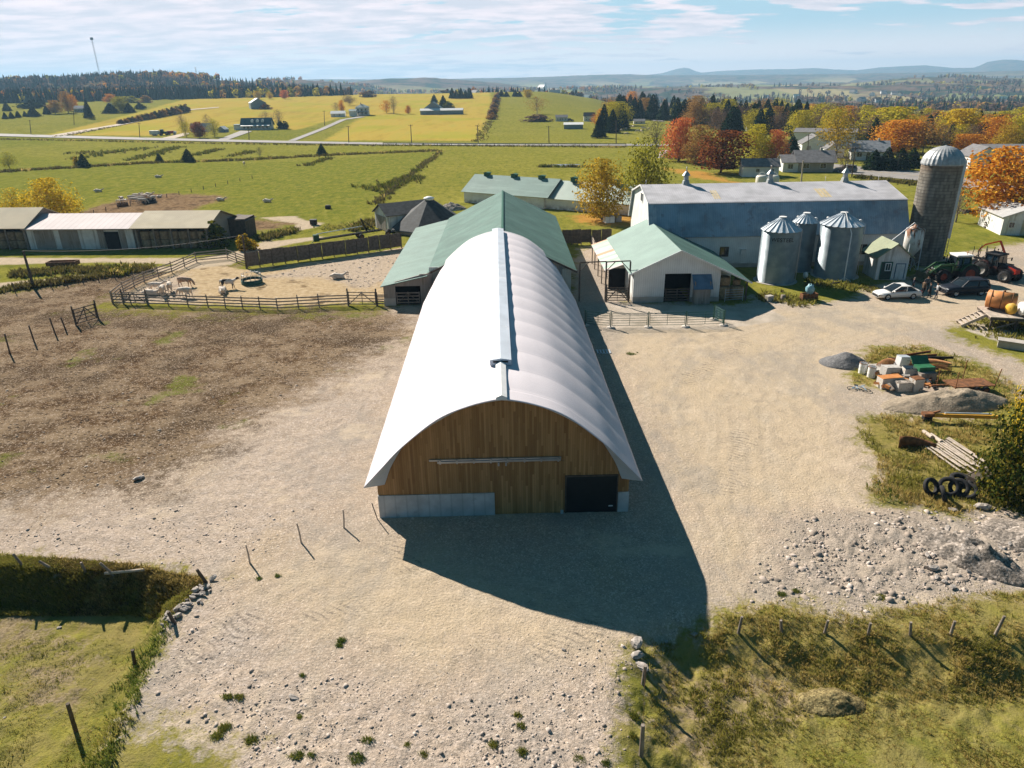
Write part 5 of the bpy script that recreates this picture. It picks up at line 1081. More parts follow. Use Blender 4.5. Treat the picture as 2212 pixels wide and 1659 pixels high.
# trees round the houses beyond the road
for (x, yb, yt, w_, kind, col, nm, lb) in (
 (403,297,262,24,'loose','olive','tree','olive tree in front of the rose roofed farmhouse'),(432,298,264,26,'broad','brown','maple','dark red maple in front of the rose roofed farmhouse'),(464,296,258,28,'loose','olive','tree','olive tree at the end of the rose roofed farmhouse'),
 (395,281,248,22,'twig','purple','bare_tree','bare tree behind the rose roofed farmhouse'),(448,279,246,18,'twig','purple','bare_tree','second bare tree behind the rose roofed farmhouse'),
 (575,262,240,26,'twig','purple','bare_tree','bare round tree behind the dormer house'),(603,275,236,24,'twig','purple','bare_tree','taller bare tree by the clipped hedge of the dormer house'),
 (727,243,221,18,'twig','purple','bare_tree','bare tree left of the square house'),(739,243,217,12,'tall','orange','maple','slim orange tree beside the square house'),(754,228,205,30,'loose','purple','bare_tree','wide bare tree on the hill behind the square house'),
 (835,244,217,24,'loose','orange','maple','orange tree left of the tall bare one on the golden hill'),(851,246,207,16,'twig','purple','bare_tree','tall bare tree on the golden hill'),(882,246,228,12,'tall','orange','maple','small orange tree on the golden hill'),
 (938,222,204,14,'cone','pine','spruce','pointed spruce just behind the hill barn'),(958,232,205,18,'cone','pine','spruce','wider spruce right of the hill barn'),(968,236,219,24,'bush','green','bush','green bush at the end of the hill barn'),
 (148,244,198,22,'tall','tan','larch','tall tan larch left of the blue house'),(160,240,205,18,'broad','orange','maple','orange tree before the blue house'),(193,256,215,18,'cone','pine','spruce','tall dark spruce in front of the blue house'),
 (262,243,209,32,'broad','olive','willow','round olive tree right of the blue house'),(240,245,222,28,'cone','pine','spruce','wide dark spruce near the cabin'),(280,243,222,22,'cone','pine','spruce','dark spruce below the round olive tree'),
 (305,236,221,20,'bush','pine','bush','low dark bush right of the dark spruce'),(238,222,203,22,'broad','orange','maple','orange tree above the cabin'),(285,222,207,40,'bush','olive','bush','wide olive thicket on the hill right of the cabin'),(316,222,206,22,'bush','tan','bush','tan thicket at the end of the olive one'),
 (65,234,215,42,'bush','pine','bush','dark clump of evergreens on the far left lawn'),(92,230,213,16,'cone','pine','spruce','dark spruce at the end of the evergreen clump'),(16,240,221,16,'cone','pine','spruce','dark spruce at the far left edge'),
 (73,252,230,24,'cone','pine','spruce','broad spruce in the middle of the far left lawn'),(102,247,228,14,'cone','pine','spruce','slim spruce on the far left lawn'),(120,246,217,30,'broad','tan','maple','pale orange tree left of the blue house'),
 (12,257,242,11,'cone','pine','spruce','first small spruce of the row at far left'),(26,256,241,11,'cone','pine','spruce','second small spruce of the row at far left'),(40,254,239,11,'cone','pine','spruce','third small spruce of the row at far left'),(55,252,239,9,'cone','pine','spruce','last small spruce of the row at far left'),
 (556,215,197,14,'broad','yellow','tree','yellow tree behind the lone wood barn'),(583,214,198,12,'tall','yellow','tree','yellow tree right of the lone wood barn'),(616,214,195,16,'broad','red','maple','pink-red tree on the crest right of the wood barn'),(574,236,224,20,'bush','brown','bush','brown bush against the lone wood barn'),
 (795,210,197,28,'bush','purple','bush','bare thicket on the golden crest'),
 (1160,246,208,46,'twig','tan','oak','wide bare bush-like tree on the sheep hill'),(1140,212,194,18,'broad','yellow','tree','yellow tree behind the wide bare tree on the sheep hill'),(1160,262,247,50,'bush','purple','hedge','clipped brown hedge left of the small white house')):
    tree(nm, lb, x, yb, yt, w_, kind, col, cat='bush' if kind == 'bush' else 'tree', lift=.08)
for i in range(9):                                              # hedgerow up the hill
    t_ = i/8; x = 1062+13*t_; y = 258-50*t_
    tree('bush', 'tan bush in the hedgerow climbing the hill beside the golden field', x, y, y-16+6*t_, 20-6*t_, 'bush', 'purple' if i % 2 else 'tan', 'hedgerow up the hill', 'bush')
for i in range(16):                                             # bushes along the far lane
    t_ = i/15; x = 262+140*t_; y = 268-25*t_
    tree('bush', 'low brown bush in the hedge along the far lane', x, y, y-10-9*t_, 16, 'bush', ('purple','tan','grey')[i % 3], 'hedge along the far lane', 'bush')
for i, x in enumerate((977,986,996,1006,1015)): tree('spruce', 'dark conifer in the clump on the crest left of the hedgerow', x, 213, 189+(i % 2)*5, 13, 'cone', 'pine', 'conifer clump on the crest')
for i, x in enumerate((1083,1094,1113,1122)): tree('spruce', 'dark conifer on the crest right of the hedgerow', x, 209, 193+(i % 2)*4, 12, 'cone', 'pine', 'conifers on the sheep hill crest')
for i, x in enumerate((612,626)):
    p = P(x-6 if i == 0 else x-10, 279); q = scale_at(p); t_ = thing('clipped_hedge', 'dark green clipped hedge block beside the dormer house' if i else 'second clipped hedge block nearer the dormer house', 'hedge', p)
    c = link('crown', CM['bush'][i], t_); c.scale = (q*18, q*18, q*17); c.material_slots[0].link = 'OBJECT'; c.material_slots[0].material = LM['pine']
# the treeline on the right
SKY_R = [(1290,232),(1310,222),(1330,208),(1350,204),(1400,207),(1450,213),(1600,216),(1700,219),(1800,226),(1850,234),(1900,240),(2000,240),(2100,246),(2240,238),(2320,236)]
g = random.Random(5); LBL = {'pine': 'dark pine in the mixed treeline beyond the houses', 'lime': 'yellow-green tree showing among the dark pines of the treeline', 'purple': 'bare purple-brown tree in the treeline beyond the houses', 'tan': 'tan tree in the treeline beyond the houses', 'orange': 'orange tree showing in the treeline beyond the houses', 'yellow': 'yellow tree in the treeline beyond the houses', 'olive': 'olive tree in the treeline beyond the houses'}
for row, (dy, n_) in enumerate(((-6,60),(4,62),(15,56),(28,44))):
    for i in range(n_):
        x = 1300+(2300-1300)*(i+g.uniform(-.3,.3))/n_; top = float(np.interp(x, [q[0] for q in SKY_R], [q[1] for q in SKY_R]))
        yb = top+44+dy+g.uniform(-5,7)
        if 1350 < x < 1450 and yb > 262: continue
        if row == 3 and (1420 < x < 1530 or 1735 < x < 1765 or 1820 < x < 1880): continue
        yt = top+dy*.55+g.uniform(-5,12)+(0 if row else g.choice((0,0,4)))
        u = g.random()
        if x < 1760: col = 'pine' if u < .70 else ('purple' if u < .79 else ('lime' if u < .90 else ('tan' if u < .96 else 'orange')))
        elif x < 2000: col = 'purple' if u < .36 else ('pine' if u < .50 else ('lime' if u < .76 else 'orange'))
        else: col = 'pine' if u < .25 else ('purple' if u < .45 else ('lime' if u < .75 else 'orange'))
        kind = 'cone' if col == 'pine' else ('loose' if col == 'purple' else 'tall')
        yt -= 5 if col == 'pine' else 0
        p = P(x, yb); h = max(6, hz(p.x, p.y, yt)-p.z); w_ = h*(g.uniform(.46,.7) if kind == 'cone' else g.uniform(.85,1.2))
        plant({'cone': 'pine_tree','loose': 'bare_tree','tall': 'autumn_tree'}[kind], LBL[col], 'tree', p, h, w_, kind, col, 'treeline '+{'pine':'pines','purple':'bare trees','lime':'yellow-green trees','tan':'tan trees','orange':'orange trees'}[col], .05)
# ------------------------------------------------------------------ far woods that read as one mass
def PH(x, y, lo=850, hi=9000):
    d = ray(x, y); h = hypot(d[0], d[1]); q = np.exp(np.linspace(np.log(lo), np.log(hi), 1500)); X = d[0]/h*q; Y = d[1]/h*q
    dz = HC+d[2]/h*q-TH_(X, Y); k = int(np.argmax(dz < 0)); return Vector((X[k], Y[k], float(TH_(X[k:k+1], Y[k:k+1])[0])))
def far_wood(name, xr, rr_, n, hrange, mix, seed, dens=.42):
    g = np.random.default_rng(seed); x = g.uniform(xr[0], xr[1], n*3); R = np.exp(g.uniform(np.log(rr_[0]), np.log(rr_[1]), n*3))
    A = np.array([atan2(ray(q, 200)[0], ray(q, 200)[1]) for q in x]); X = R*np.sin(A); Y = R*np.cos(A)
    ok = fbm(X*.006, Y*.006, 3, seed) > dens; X, Y = X[ok][:n], Y[ok][:n]; Z = np.maximum(TH_(X, Y), np.where(np.hypot(X,Y) < 950, T(X, Y), -999)); n = len(X)
    patch = fbm(X*.011, Y*.011, 3, seed+9)+g.normal(size=n)*.09
    Vs = {}; 
    for i in range(n):
        key = mix[int(np.clip((patch[i]-.28)/.42*len(mix), 0, len(mix)-1))]; h = g.uniform(*hrange); c = np.array((X[i], Y[i], Z[i]-.5))
        if key in ('pine','spruce'):
            h *= 1.15; w_ = h*g.uniform(.17,.25); k = 7; a = np.arange(k)*2*pi/k+g.random(); vs = []
            for z0, z1, f in ((.02,.5,1.),(.28,.78,.72),(.55,1.02,.45)):
                jit = g.uniform(.75,1.2,k); ring = np.stack([np.cos(a)*w_*f*jit, np.sin(a)*w_*f*jit, np.full(k, z0*h)+g.uniform(-.04,.04,k)*h], 1); tip = np.array((0,0,z1*h))
                for j in range(k): vs += [ring[j], ring[(j+1) % k], tip, tip]
            vs = np.array(vs)
        else:
            m_ = 26; d = g.normal(size=(m_,3)); d /= np.linalg.norm(d, axis=1)[:,None]; C = d*np.array((h*.36,h*.36,h*.42))*g.uniform(.7,1.05,m_)[:,None]+np.array((0,0,h*.5))
            vs, _ = quads(C, d+g.normal(size=(m_,3))*.3+np.array((0,0,.3)), h*.14, 1, g)
        Vs.setdefault(key, []).append(vs+c)
    V = []; mi = []; mats_ = []
    for k, (key, lst) in enumerate(Vs.items()):
        a = np.concatenate(lst); V.append(a); mi += [k]*(len(a)//4); mats_.append(LM[key])
    V = np.concatenate(V); me = bigmesh(name, V, np.arange(len(V)).reshape(-1,4), mats_); me.polygons.foreach_set('material_index', np.array(mi, np.int32))
    return tag(link(name, me), kind='stuff')
far_wood('hill_forest', (-260,760), (905,1620), 3600, (8,13), ['pine','spruce','pine','purple','pine','spruce','purple','tan','purple','lime','orange'], 21, .30)
far_wood('forest_edge', (-260,690), (880,960), 700, (9,13), ['pine','pine','spruce','pine','pine','lime','tan','orange'], 22, .2)
far_wood('valley_woods', (560,1330), (1000,2800), 2300, (8,13), ['pine','spruce','lime','orange','tan','purple','purple','tan'], 23, .40)
far_wood('valley_woods', (1230,2420), (950,3600), 2300, (8,13), ['pine','spruce','purple','purple','tan','purple','tan','lime'], 24, .49)
# village in the valley
g = random.Random(3); hm_ = {}
for i in range(38):
    x = 940+360*g.random(); p = PH(x, 206-16*g.random()-(x-940)*.01, 1000, 2600)
    if i > 23: x = 1650+560*g.random(); p = PH(x, 196+26*g.random(), 1100, 4000)
    L_, W_ = g.uniform(10,16), g.uniform(8,11); key = i % 3; L_, W_ = g.uniform(10,16), g.uniform(8,11); key = i % 3
    if key not in hm_:
        m = MB(); wallbox(m, -L_/2, L_/2, -W_/2, W_/2, 4.5, .2, 8); roof2(m, -L_/2, L_/2, -W_/2, W_/2, 4.5, 8, .5, .2, 'X', 1); hm_[key] = m.mesh('village_house', [M['white_siding'], (M['grey_shingle'],M['teal_roof'],M['rust'])[key]])
    o = link('village_house', hm_[key], None, p, g.uniform(-1,1)); tag(o, ('tiny pale house in the distant village ' if i < 24 else 'tiny pale farmhouse far off in the right valley ')+('under a grey roof','under a blue-green roof','under a rust roof')[key], 'house', ('distant village houses with ' if i < 24 else 'farmhouses in the far valley with ')+('grey','blue-green','rust')[key]+' roofs')
p = PH(1171, 197, 1000, 2600); q = scale_at(p)
m = MB(); m.b2(-6,6,-16,16,0,11); m.prism([(-6.5,11),(6.5,11),(0,18)], -16,16,'Y'); ch = thing('church', 'distant pale church with a slim spire rising over the village', 'church', p, .5)
m.obj('nave', M['white_siding'], ch); m = MB(); m.b2(-3,3,-22,-16,0,16); m.lathe([(3.4,16),(1.6,20),(.05,q*21)], 8, (0,-19,0), 0, False); m.obj('spire', M['galv'], ch)
# ------------------------------------------------------------------ fences
def onY(x, y, Yc):
    d = ray(x, y); t = Yc/d[1]; return Vector((d[0]*t, Yc, HC+d[2]*t))
def seg_pts(pts, step):
    out = [pts[0]]
    for a, b_ in zip(pts, pts[1:]):
        n = max(1, round((b_-a).length/step)); out += [a.lerp(b_, (i+1)/n) for i in range(n)]
    return out
def rail_fence(name, label, dpts, step, h, rails, pm, rm_, pw=.13, lean=.05, group=None, rw=.13, world=False):
    pts = dpts if world else [P(*q) for q in dpts]; ps = seg_pts(pts, step); o = ps[0]; root = thing(name, label, 'fence', o, 0, group); g = random.Random(len(label))
    for q in ps:
        q.z = float(T(q.x, q.y)); b_ = q-o; m = MB(); t = Vector((g.uniform(-lean,lean), g.uniform(-lean,lean), h+g.uniform(.05,.30))); m.tube([b_-Vector((0,0,.2)), b_+t], [pw*.55,pw*.45], 6); m.obj('post', pm, root)
    for k in range(rails):
        m = MB(); z = h*(.2+.78*k/max(1,rails-1))
        for a, b_ in zip(ps, ps[1:]):
            s_ = g.uniform(-.05,.05); e = (b_-a).normalized()*.1
            m.beam(a-o-e+Vector((0,-.07,z+s_)), b_-o+e+Vector((0,-.07,z+g.uniform(-.05,.05))), .035, rw)
        m.obj('rail', rm_, root)
    return root
rail_fence('rail_fence', 'weathered four-rail fence along the near side of the cattle pen', [(246,657),(322,659),(450,664),(600,669),(690,664),(752,661)], 2.05, 1.25, 4, M['timber'], M['timber'])
rail_fence('rail_fence', 'weathered plank fence along the far side of the pen, up to the slatted fence', [(243,655),(268,634),(313,611),(372,590),(425,566),(492,559),(532,574)], 3.0, 1.3, 4, M['timber'], M['timber'])
rail_fence('rail_fence', 'short grey plank fence between the pen gate and the green lean-to', [(816,660),(838,660)], 1.6, 1.25, 5, M['timber'], M['timber'])
def picket(name, label, d0, d1, n, h, pm, gapz=.0, np_=13):
    a, b_ = P(*d0), P(*d1); root = thing(name, label, 'fence', a); L = (b_-a).length; rz = atan2(b_.y-a.y, b_.x-a.x); root.rotation_euler.z = rz; g = random.Random(n); w_ = L/n
    for i in range(n):
        m = MB(); top = h+g.uniform(-.08,.10); tl = g.uniform(-.03,.03); zb = .25+g.uniform(-.1,.1)
        for k in range(np_):
            x = i*w_+.12+(w_-.24)*k/(np_-1); m.box((x+tl*.5, 0, (zb+top)/2), (.115, .03, top-zb+g.uniform(-.08,.08)), 0, 0, 1, 0, tl)
        for z in (.55, 1.05, h-.25): m.beam((i*w_+.06,.04,z),((i+1)*w_-.06,.04,z+g.uniform(-.03,.03)),.04,.1)
        m.obj('slat_panel', pm, root)
    for i in range(n+1): m = MB(); m.tube([(i*w_,.08,-.2),(i*w_+g.uniform(-.05,.05),.1,h-.05)],.075,6); m.obj('post', M['timber_dark'], root)
    return root
picket('slatted_fence', 'long slatted windbreak fence between the gravel track and the cattle pen', (534,581), (868,536), 13, 2.2, mat('fence_slats', (.15,.118,.098), .85, 0, .4, 3))
picket('slatted_fence', 'dark slatted fence closing the alley between the two green roofs', (1213,530), (1319,527), 5, 2.2, M['timber_dark'])
rail_fence('rail_fence', 'white plank fence along the patched lean-to in the alley', [(1275,524),(1300,575),(1318,612)], 3.0, 1.3, 5, M['timber_dark'], M['timber_pale'])
def gate(name, label, d0, d1, h, pm, bars=5, wm=.07, leafy=0):
    a, b_ = P(*d0), P(*d1); root = thing(name, label, 'gate', a); L = (b_-a).length; root.rotation_euler.z = atan2(b_.y-a.y, b_.x-a.x)
    for k in range(bars): m = MB(); z = .18+(h-.25)*k/(bars-1); m.beam((.05,0,z),(L-.05,0,z),.035,wm*1.3); m.obj('bar', pm, root)
    for x in (.06,L/2,L-.06): m = MB(); m.beam((x,.04,.1),(x,.04,h),.05,.09); m.obj('upright', pm, root)
    m = MB(); m.beam((.08,-.04,.2),(L/2,-.04,h-.1),.03,.09); m.beam((L-.08,-.04,.2),(L/2,-.04,h-.1),.03,.09); m.obj('brace', pm, root)
    for x in (-.06,L+.06): m = MB(); m.tube([(x,.02,-.2),(x,.02,h+.35)],.085,6); m.obj('post', M['timber_dark'], root)
    return root
gate('farm_gate', 'weathered pole gate in the pen fence, left of the green lean-to', (754,660), (813,661), 1.55, M['timber'])
gate('farm_gate', 'planked gate at the outer corner of the cattle pen', (268,657), (318,658), 1.4, M['timber'], 6)
gate('farm_gate', 'dark wooden gate standing alone in the muddy field on the left', (166,703), (212,689), 1.7, M['timber_dark'], 5)
gate('farm_gate', 'dark pole gate under the wooden portal frame beside the hay shed', (1310,652), (1356,652), 1.6, M['timber_dark'], 6)
hf = thing('portal_frame', 'dark wooden portal frame spanning the alley between the two barns', 'frame', P(1307,650)); o_ = hf.location
h_ = onY(1307,566,o_.y).z; xs = [onY(x,650,o_.y).x-o_.x for x in (1251,1307,1358)]
for x in xs: m = MB(); m.tube([(x,0,-.1),(x,0,h_)],.09,7); m.obj('post', M['timber_dark'], hf)
m = MB(); m.tube([(xs[0],0,h_),(xs[1],0,h_+.05)],.07,6); m.tube([(xs[1],0,h_),(xs[2],0,h_+.08)],.07,6); m.obj('beam', M['timber_dark'], hf)
m = MB()
for x, s_ in ((xs[0],1),(xs[1],1),(xs[2],-1)): m.tube([(x,0,h_-1.0),(x+s_*.95,0,h_)],.05,5)
m.obj('brace', M['timber_dark'], hf)
M['green_steel'] = mat('green_steel', (.025,.085,.065), .45, .3, .15)
def panel_run(name, label, pts, h=1.45):
    root = thing(name, label, 'corral fence', pts[0]); o = pts[0]
    for q in pts: m = MB(); m.tube([q-o-Vector((0,0,.1)), q-o+Vector((0,0,h+.12))],.06,7); m.obj('post', M['green_steel'], root)
    for q in pts: m = MB(); m.lathe([(.42,0),(.40,.07),(.01,.08)],10,q-o+Vector((0,0,.005))); m.obj('footing', M['slab'], root)
    for a, b_ in zip(pts, pts[1:]):
        d = (b_-a).normalized()*.14; m = MB(); a_, b2_ = a-o+d, b_-o-d
        for k in range(6): z = Vector((0,0,.22+(h-.25)*k/5)); m.tube([a_+z, b2_+z], .024, 5)
        for q in (a_, b2_, a_.lerp(b2_,.5)): m.tube([q+Vector((0,0,.2)), q+Vector((0,0,h))], .024, 5)
        m.obj('tube_panel', M['green_steel'], root)
    return root
panel_run('corral_panels', 'run of green steel tube gates on concrete footings in front of the hay shed', [P(x,y) for x, y in ((1264,703),(1319,708),(1400,707),(1481,706),(1563,703),(1541,690))])
m = MB(); q = P(1534,662)
for k in range(5): m.tube([(0,0,.2+.27*k),(2.0,.3,.2+.27*k)],.022,5)
for x in (0,2.0): m.tube([(x,x*.15,0),(x,x*.15,1.4)],.03,5)
o = m.obj('steel_gate', M['galv'], None, loc=P(1565,652)); tag(o, 'small galvanised tube gate across the hay bay of the hay shed', 'gate')
def wire_fence(name, label, posts, wires=2, pm=None, pw=.06, wire=True, group=None):
    """posts: (base x, base y, top x, top y) as seen; each leans as in the photograph"""
    pm = pm or M['timber']; Bs = [P(q[0], q[1]) for q in posts]; root = thing(name, label, 'fence', Bs[0], 0, group); o = Bs[0]; tops = []
    for q, b_ in zip(posts, Bs):
        t = onY(q[2], q[3], b_.y); tops.append(t-o); m = MB(); e = (b_-t).normalized()*.25
        m.tube([b_-o+e, b_-o, t-o], [pw*1.05,pw,pw*.85], 6); m.obj('post', pm, root)
    if wire:
        m = MB()
        for k in range(wires):
            for (b0, t0), (b1, t1) in zip(zip(Bs, tops), list(zip(Bs, tops))[1:]):
                f = .9-.35*k; a = (b0-o).lerp(t0, f); c = (b1-o).lerp(t1, f); m.tube([a, a.lerp(c,.5)-Vector((0,0,.06)), c], .004, 3, 0, False)
        m.obj('wire', M['rust'], root)
    return root
wire_fence('wire_fence', 'leaning wooden posts along the bank above the ditch on the left', [(-40,1222,-70,1190),(51,1225,28,1196),(117,1232,84,1212),(186,1238,175,1215),(245,1242,216,1216)], 2, M['timber'], .07)
wire_fence('wire_fence', 'wooden posts down the edge of the stony pad at lower left', [(445,1258,425,1230),(377,1347,363,1322),(292,1440,286,1404),(164,1580,146,1520)], 2, M['timber_dark'], .09)
wire_fence('wire_fence', 'row of crooked posts along the weedy bank at lower right', [(1595,1368,1603,1332),(1688,1364,1687,1340),(1781,1368,1789,1340),(1875,1371,1881,1346),(1966,1372,1968,1344),(2053,1372,2063,1342),(2149,1373,2170,1331),(2250,1372,2262,1338)], 2, M['timber'], .07)
wire_fence('wire_fence', 'two wooden posts along the edge of the stony pad, lower middle', [(1389,1479,1394,1438),(1385,1633,1389,1566)], 1, M['timber'], .09)
wire_fence('wire_fence', 'dark leaning posts with wire beside the green strip of the muddy field', [(-30,788,-45,742),(22,765,10,721),(75,741,62,703),(120,723,107,687),(142,713,131,685)], 2, M['timber_dark'], .08)
wire_fence('wire_fence', 'thin posts along the grassy verge of the farm track', [(-20,640,-28,618),(34,634,27,611),(113,624,106,603),(146,619,140,602),(181,614,177,600),(215,610,209,595),(250,604,246,588),(290,600,283,587),(330,594,326,581)], 2, M['timber_dark'], .06)
wire_fence('wire_fence', 'long pasture fence climbing towards the distant road', [(954-143*t, 327+116*t, 954-143*t-1, 327+116*t-(5+5*t)) for t in [i/26 for i in range(27)]], 1, M['timber_dark'], .09, True)
wire_fence('wire_fence', 'row of thin posts across the left pasture', [(150+395*t, 474-88*t, 150+395*t-1, 474-88*t-(10-3*t)) for t in [i/15 for i in range(16)]], 1, M['timber_dark'], .09, True)
wire_fence('wire_fence', 'short posts beside the mud at the track end', [(545,508,544,499),(582,506,580,498),(610,505,608,496),(650,497,648,489)], 1, M['timber_dark'], .06)
for (bx, by, tx, ty, lb) in ((540,1217,531,1177,'wooden stake in the gravel farthest from the white barn'),(651,1173,641,1130,'middle wooden stake of the three beside the white barn'),(743,1140,741,1101,'wooden stake in the gravel closest to the white barn corner')):
    b_ = P(bx,by); t = onY(tx,ty,b_.y); m = MB(); m.tube([(0,0,-.2),(0,0,0),((t.x-b_.x)*.5+.02,0,(t.z-b_.z)*.5),(t.x-b_.x,0,t.z-b_.z)],[.05,.05,.045,.04],6); o = m.obj('stake', M['timber_pale'], None, loc=b_); tag(o, lb, 'stake', 'stakes beside the white barn')
b_ = P(230,1243); m = MB(); m.tube([(-.05,0,.12),(1.9,.12,.2)],.08,8); o = m.obj('log', M['timber_pale'], None, loc=b_); tag(o, 'pale barkless log lying along the edge of the ditch', 'log')
# ------------------------------------------------------------------ roads
def ribbon(name, ea, eb, m, lift=.06, n=14, center=None):
    A_, B_ = [], []
    for (p0, p1, q0, q1) in zip(ea, ea[1:], eb, eb[1:]):
        for k in range(n):
            t = k/n; A_.append(P(p0[0]+(p1[0]-p0[0])*t, p0[1]+(p1[1]-p0[1])*t)); B_.append(P(q0[0]+(q1[0]-q0[0])*t, q0[1]+(q1[1]-q0[1])*t))
    A_.append(P(*ea[-1])); B_.append(P(*eb[-1])); vs = []; W_ = 6
    for a, b_ in zip(A_, B_):
        for j in range(W_+1):
            q = a.lerp(b_, j/W_); vs.append((q.x, q.y, float(T(q.x, q.y))+lift))
    N = len(A_); mb = MB(); mb.add(vs, [(i*(W_+1)+j, i*(W_+1)+j+1, (i+1)*(W_+1)+j+1, (i+1)*(W_+1)+j) for i in range(N-1) for j in range(W_)], 0, True)
    if center:
        for off in (-.12, .12):
            vs = []
            for a, b_ in zip(A_, B_):
                c = (a+b_)/2; w_ = (b_-a).normalized()
                for s_ in (off-.05, off+.05): q = c+w_*s_; vs.append((q.x, q.y, float(T(q.x, q.y))+lift+.03))
            mb.add(vs, [(2*i, 2*i+1, 2*i+3, 2*i+2) for i in range(N-1)], 1)
    o = mb.obj(name, [m, center] if center else m); return tag(o, kind='structure')
M['asphalt'] = mat('worn_asphalt', (.27,.25,.235), .9, 0, .12, .3); M['far_asphalt'] = mat('pale_asphalt', (.27,.25,.24), .9, 0, .1, .1); M['gravel_lane'] = mat('gravel_lane_stone', (.43,.35,.27), .95, 0, .15, .3); M['yellow_line'] = mat('yellow_paint', (.55,.36,.05), .7)
ribbon('road', [(-500,272),(0,289.5),(150,294),(300,298),(619,305.5),(828,309.3),(1100,311.5),(1355,312),(1460,313)], [(-500,279),(0,295),(150,299),(300,303),(619,310),(828,313.5),(1100,315.6),(1355,316),(1460,317)], M['far_asphalt'], .25)
ribbon('lane', [(110,293),(252,269),(336,252.5),(400,237.5),(473,231.5)], [(128,296),(262,271),(343,254.5),(404,239),(473,233)], M['gravel_lane'], .25)
ribbon('driveway', [(622,305),(690,279),(735,259),(776,252)], [(638,305),(704,279),(748,259),(790,253)], M['far_asphalt'], .2)
ribbon('driveway', [(468,303),(500,291),(520,283)], [(492,303),(526,291),(545,284)], M['far_asphalt'], .2)
ribbon('driveway', [(345,300),(385,291),(395,288)], [(372,301),(405,292),(410,288)], M['gravel_lane'], .2)
ribbon('road', [(1700,346),(1770,351),(1839,359),(1986,371),(2212,402),(2500,440)], [(1690,356),(1760,364),(1815,374),(1986,391),(2212,424),(2500,470)], M['asphalt'], .1, 14, M['yellow_line'])
ribbon('road', [(1350,240),(1380,250),(1412,262)], [(1366,240),(1400,250),(1436,263)], M['asphalt'], .2)
ribbon('driveway', [(1985,373),(2035,362),(2080,362)], [(1995,388),(2050,375),(2090,372)], M['gravel_lane'], .16)
gr_ = thing('guard_rail', 'long steel guard rail on posts beside the distant road', 'guard rail', P(828,314)); o = gr_.location.copy(); ps = seg_pts([P(828,314.2),P(1100,316.2),P(1352,316.8)], 6)
m = MB()
for a, b_ in zip(ps, ps[1:]): m.beam(a-o+Vector((0,0,.95)), b_-o+Vector((0,0,.95)), .1, .35)
m.obj('rail', M['steel'], gr_)
for a in ps: m = MB(); m.beam(a-o, a-o+Vector((0,0,1.05)), .18); m.obj('post', M['timber_dark'], gr_)
# ------------------------------------------------------------------ poles and wires
def pole(label, bx, by, tx, ty, arms=1, pw=.13, group=None, m_=None, name='utility_pole'):
    b_ = P(bx, by); t = onY(tx, ty, b_.y)-b_; root = thing(name, label, 'pole', b_, 0, group); m = MB(); m.tube([(0,0,-.3), t*.5, t], [pw*1.15,pw,pw*.8], 8); m.obj('shaft', m_ or M['timber_dark'], root)
    if arms: m = MB(); m.beam(t+Vector((-.9,-.12,-.3)), t+Vector((.9,-.12,-.3)), .1); [m.lathe([(.05,0),(.06,.1),(.02,.16)],6,t+Vector((x,-.12,-.25))) for x in (-.8,.8)]; m.obj('crossarm', m_ or M['timber_dark'], root)
    return b_+t
pa = pole('dark wooden pole standing in the field on the left', 72.7, 621, 50, 542, 0, .15)
pb = pole('dark wooden pole at the start of the slatted fence', 533, 580, 524, 508, 0, .13)
def cable(name, label, a, b_, sag, r=.018, cat='cable', group=None):
    n = 12; m = MB(); m.tube([a.lerp(b_, i/n)-a-Vector((0,0,sag*4*(i/n)*(1-i/n))) for i in range(n+1)], r, 4, 0, False); o = m.obj(name, M['dark_iron'], None, loc=a); return tag(o, label, cat, group)
cable('power_cable', 'sagging cable between the two dark poles in front of the left sheds', pa, pb, .7, .03)
cable('power_cable', 'cable running out of the picture from the pole on the left', pa, onY(-60,560,pa.y-2), .3, .03)
for (bx,by,tx,ty) in ((753.5,309,752,272),(889,309,887,269),(1033,310,1031,270),(1186,309,1185,272),(1331,311,1331,260),(538,303,537,273),(302,298,300,265),(67,291,64,259),(160,270,159,241),(701,271,700,239)):
    pole('thin pole of the power line along the distant road', bx, by, tx, ty, 1, .16, 'poles along the distant road')
pr1 = pole('roadside pole with crossarm near the small leafless tree', 1840, 382, 1848, 317, 1, .14)
pr2 = pole('roadside pole in front of the four dark spruces', 1936, 369, 1944, 334, 1, .12)
pr3 = pole('thick pale post behind the gambrel barn ridge', 1730, 402, 1735, 347, 0, .17, None, M['timber_pale'])
pr4 = pole('pole among the houses by the tall olive tree', 1745, 334, 1747, 290, 1, .13)
far_ = onY(2300, 352, pr1.y-10); k_ = 0
for a, b_ in ((pr4, pr1), (pr1, far_)):
    for off in (Vector((-.8,0,.0)), Vector((.8,0,0)), Vector((0,0,-1.3))):
        cable('power_cable', 'power line strung past the silo dome along the village road', a+off-Vector((0,.1,.25)), b_+off-Vector((0,.1,.25)), .7, .035, 'cable', 'power lines along the village road')
cable('power_cable', 'lower cable from the spruce pole to the tall roadside pole', pr2, pr1-Vector((0,0,1.5)), .5, .03)
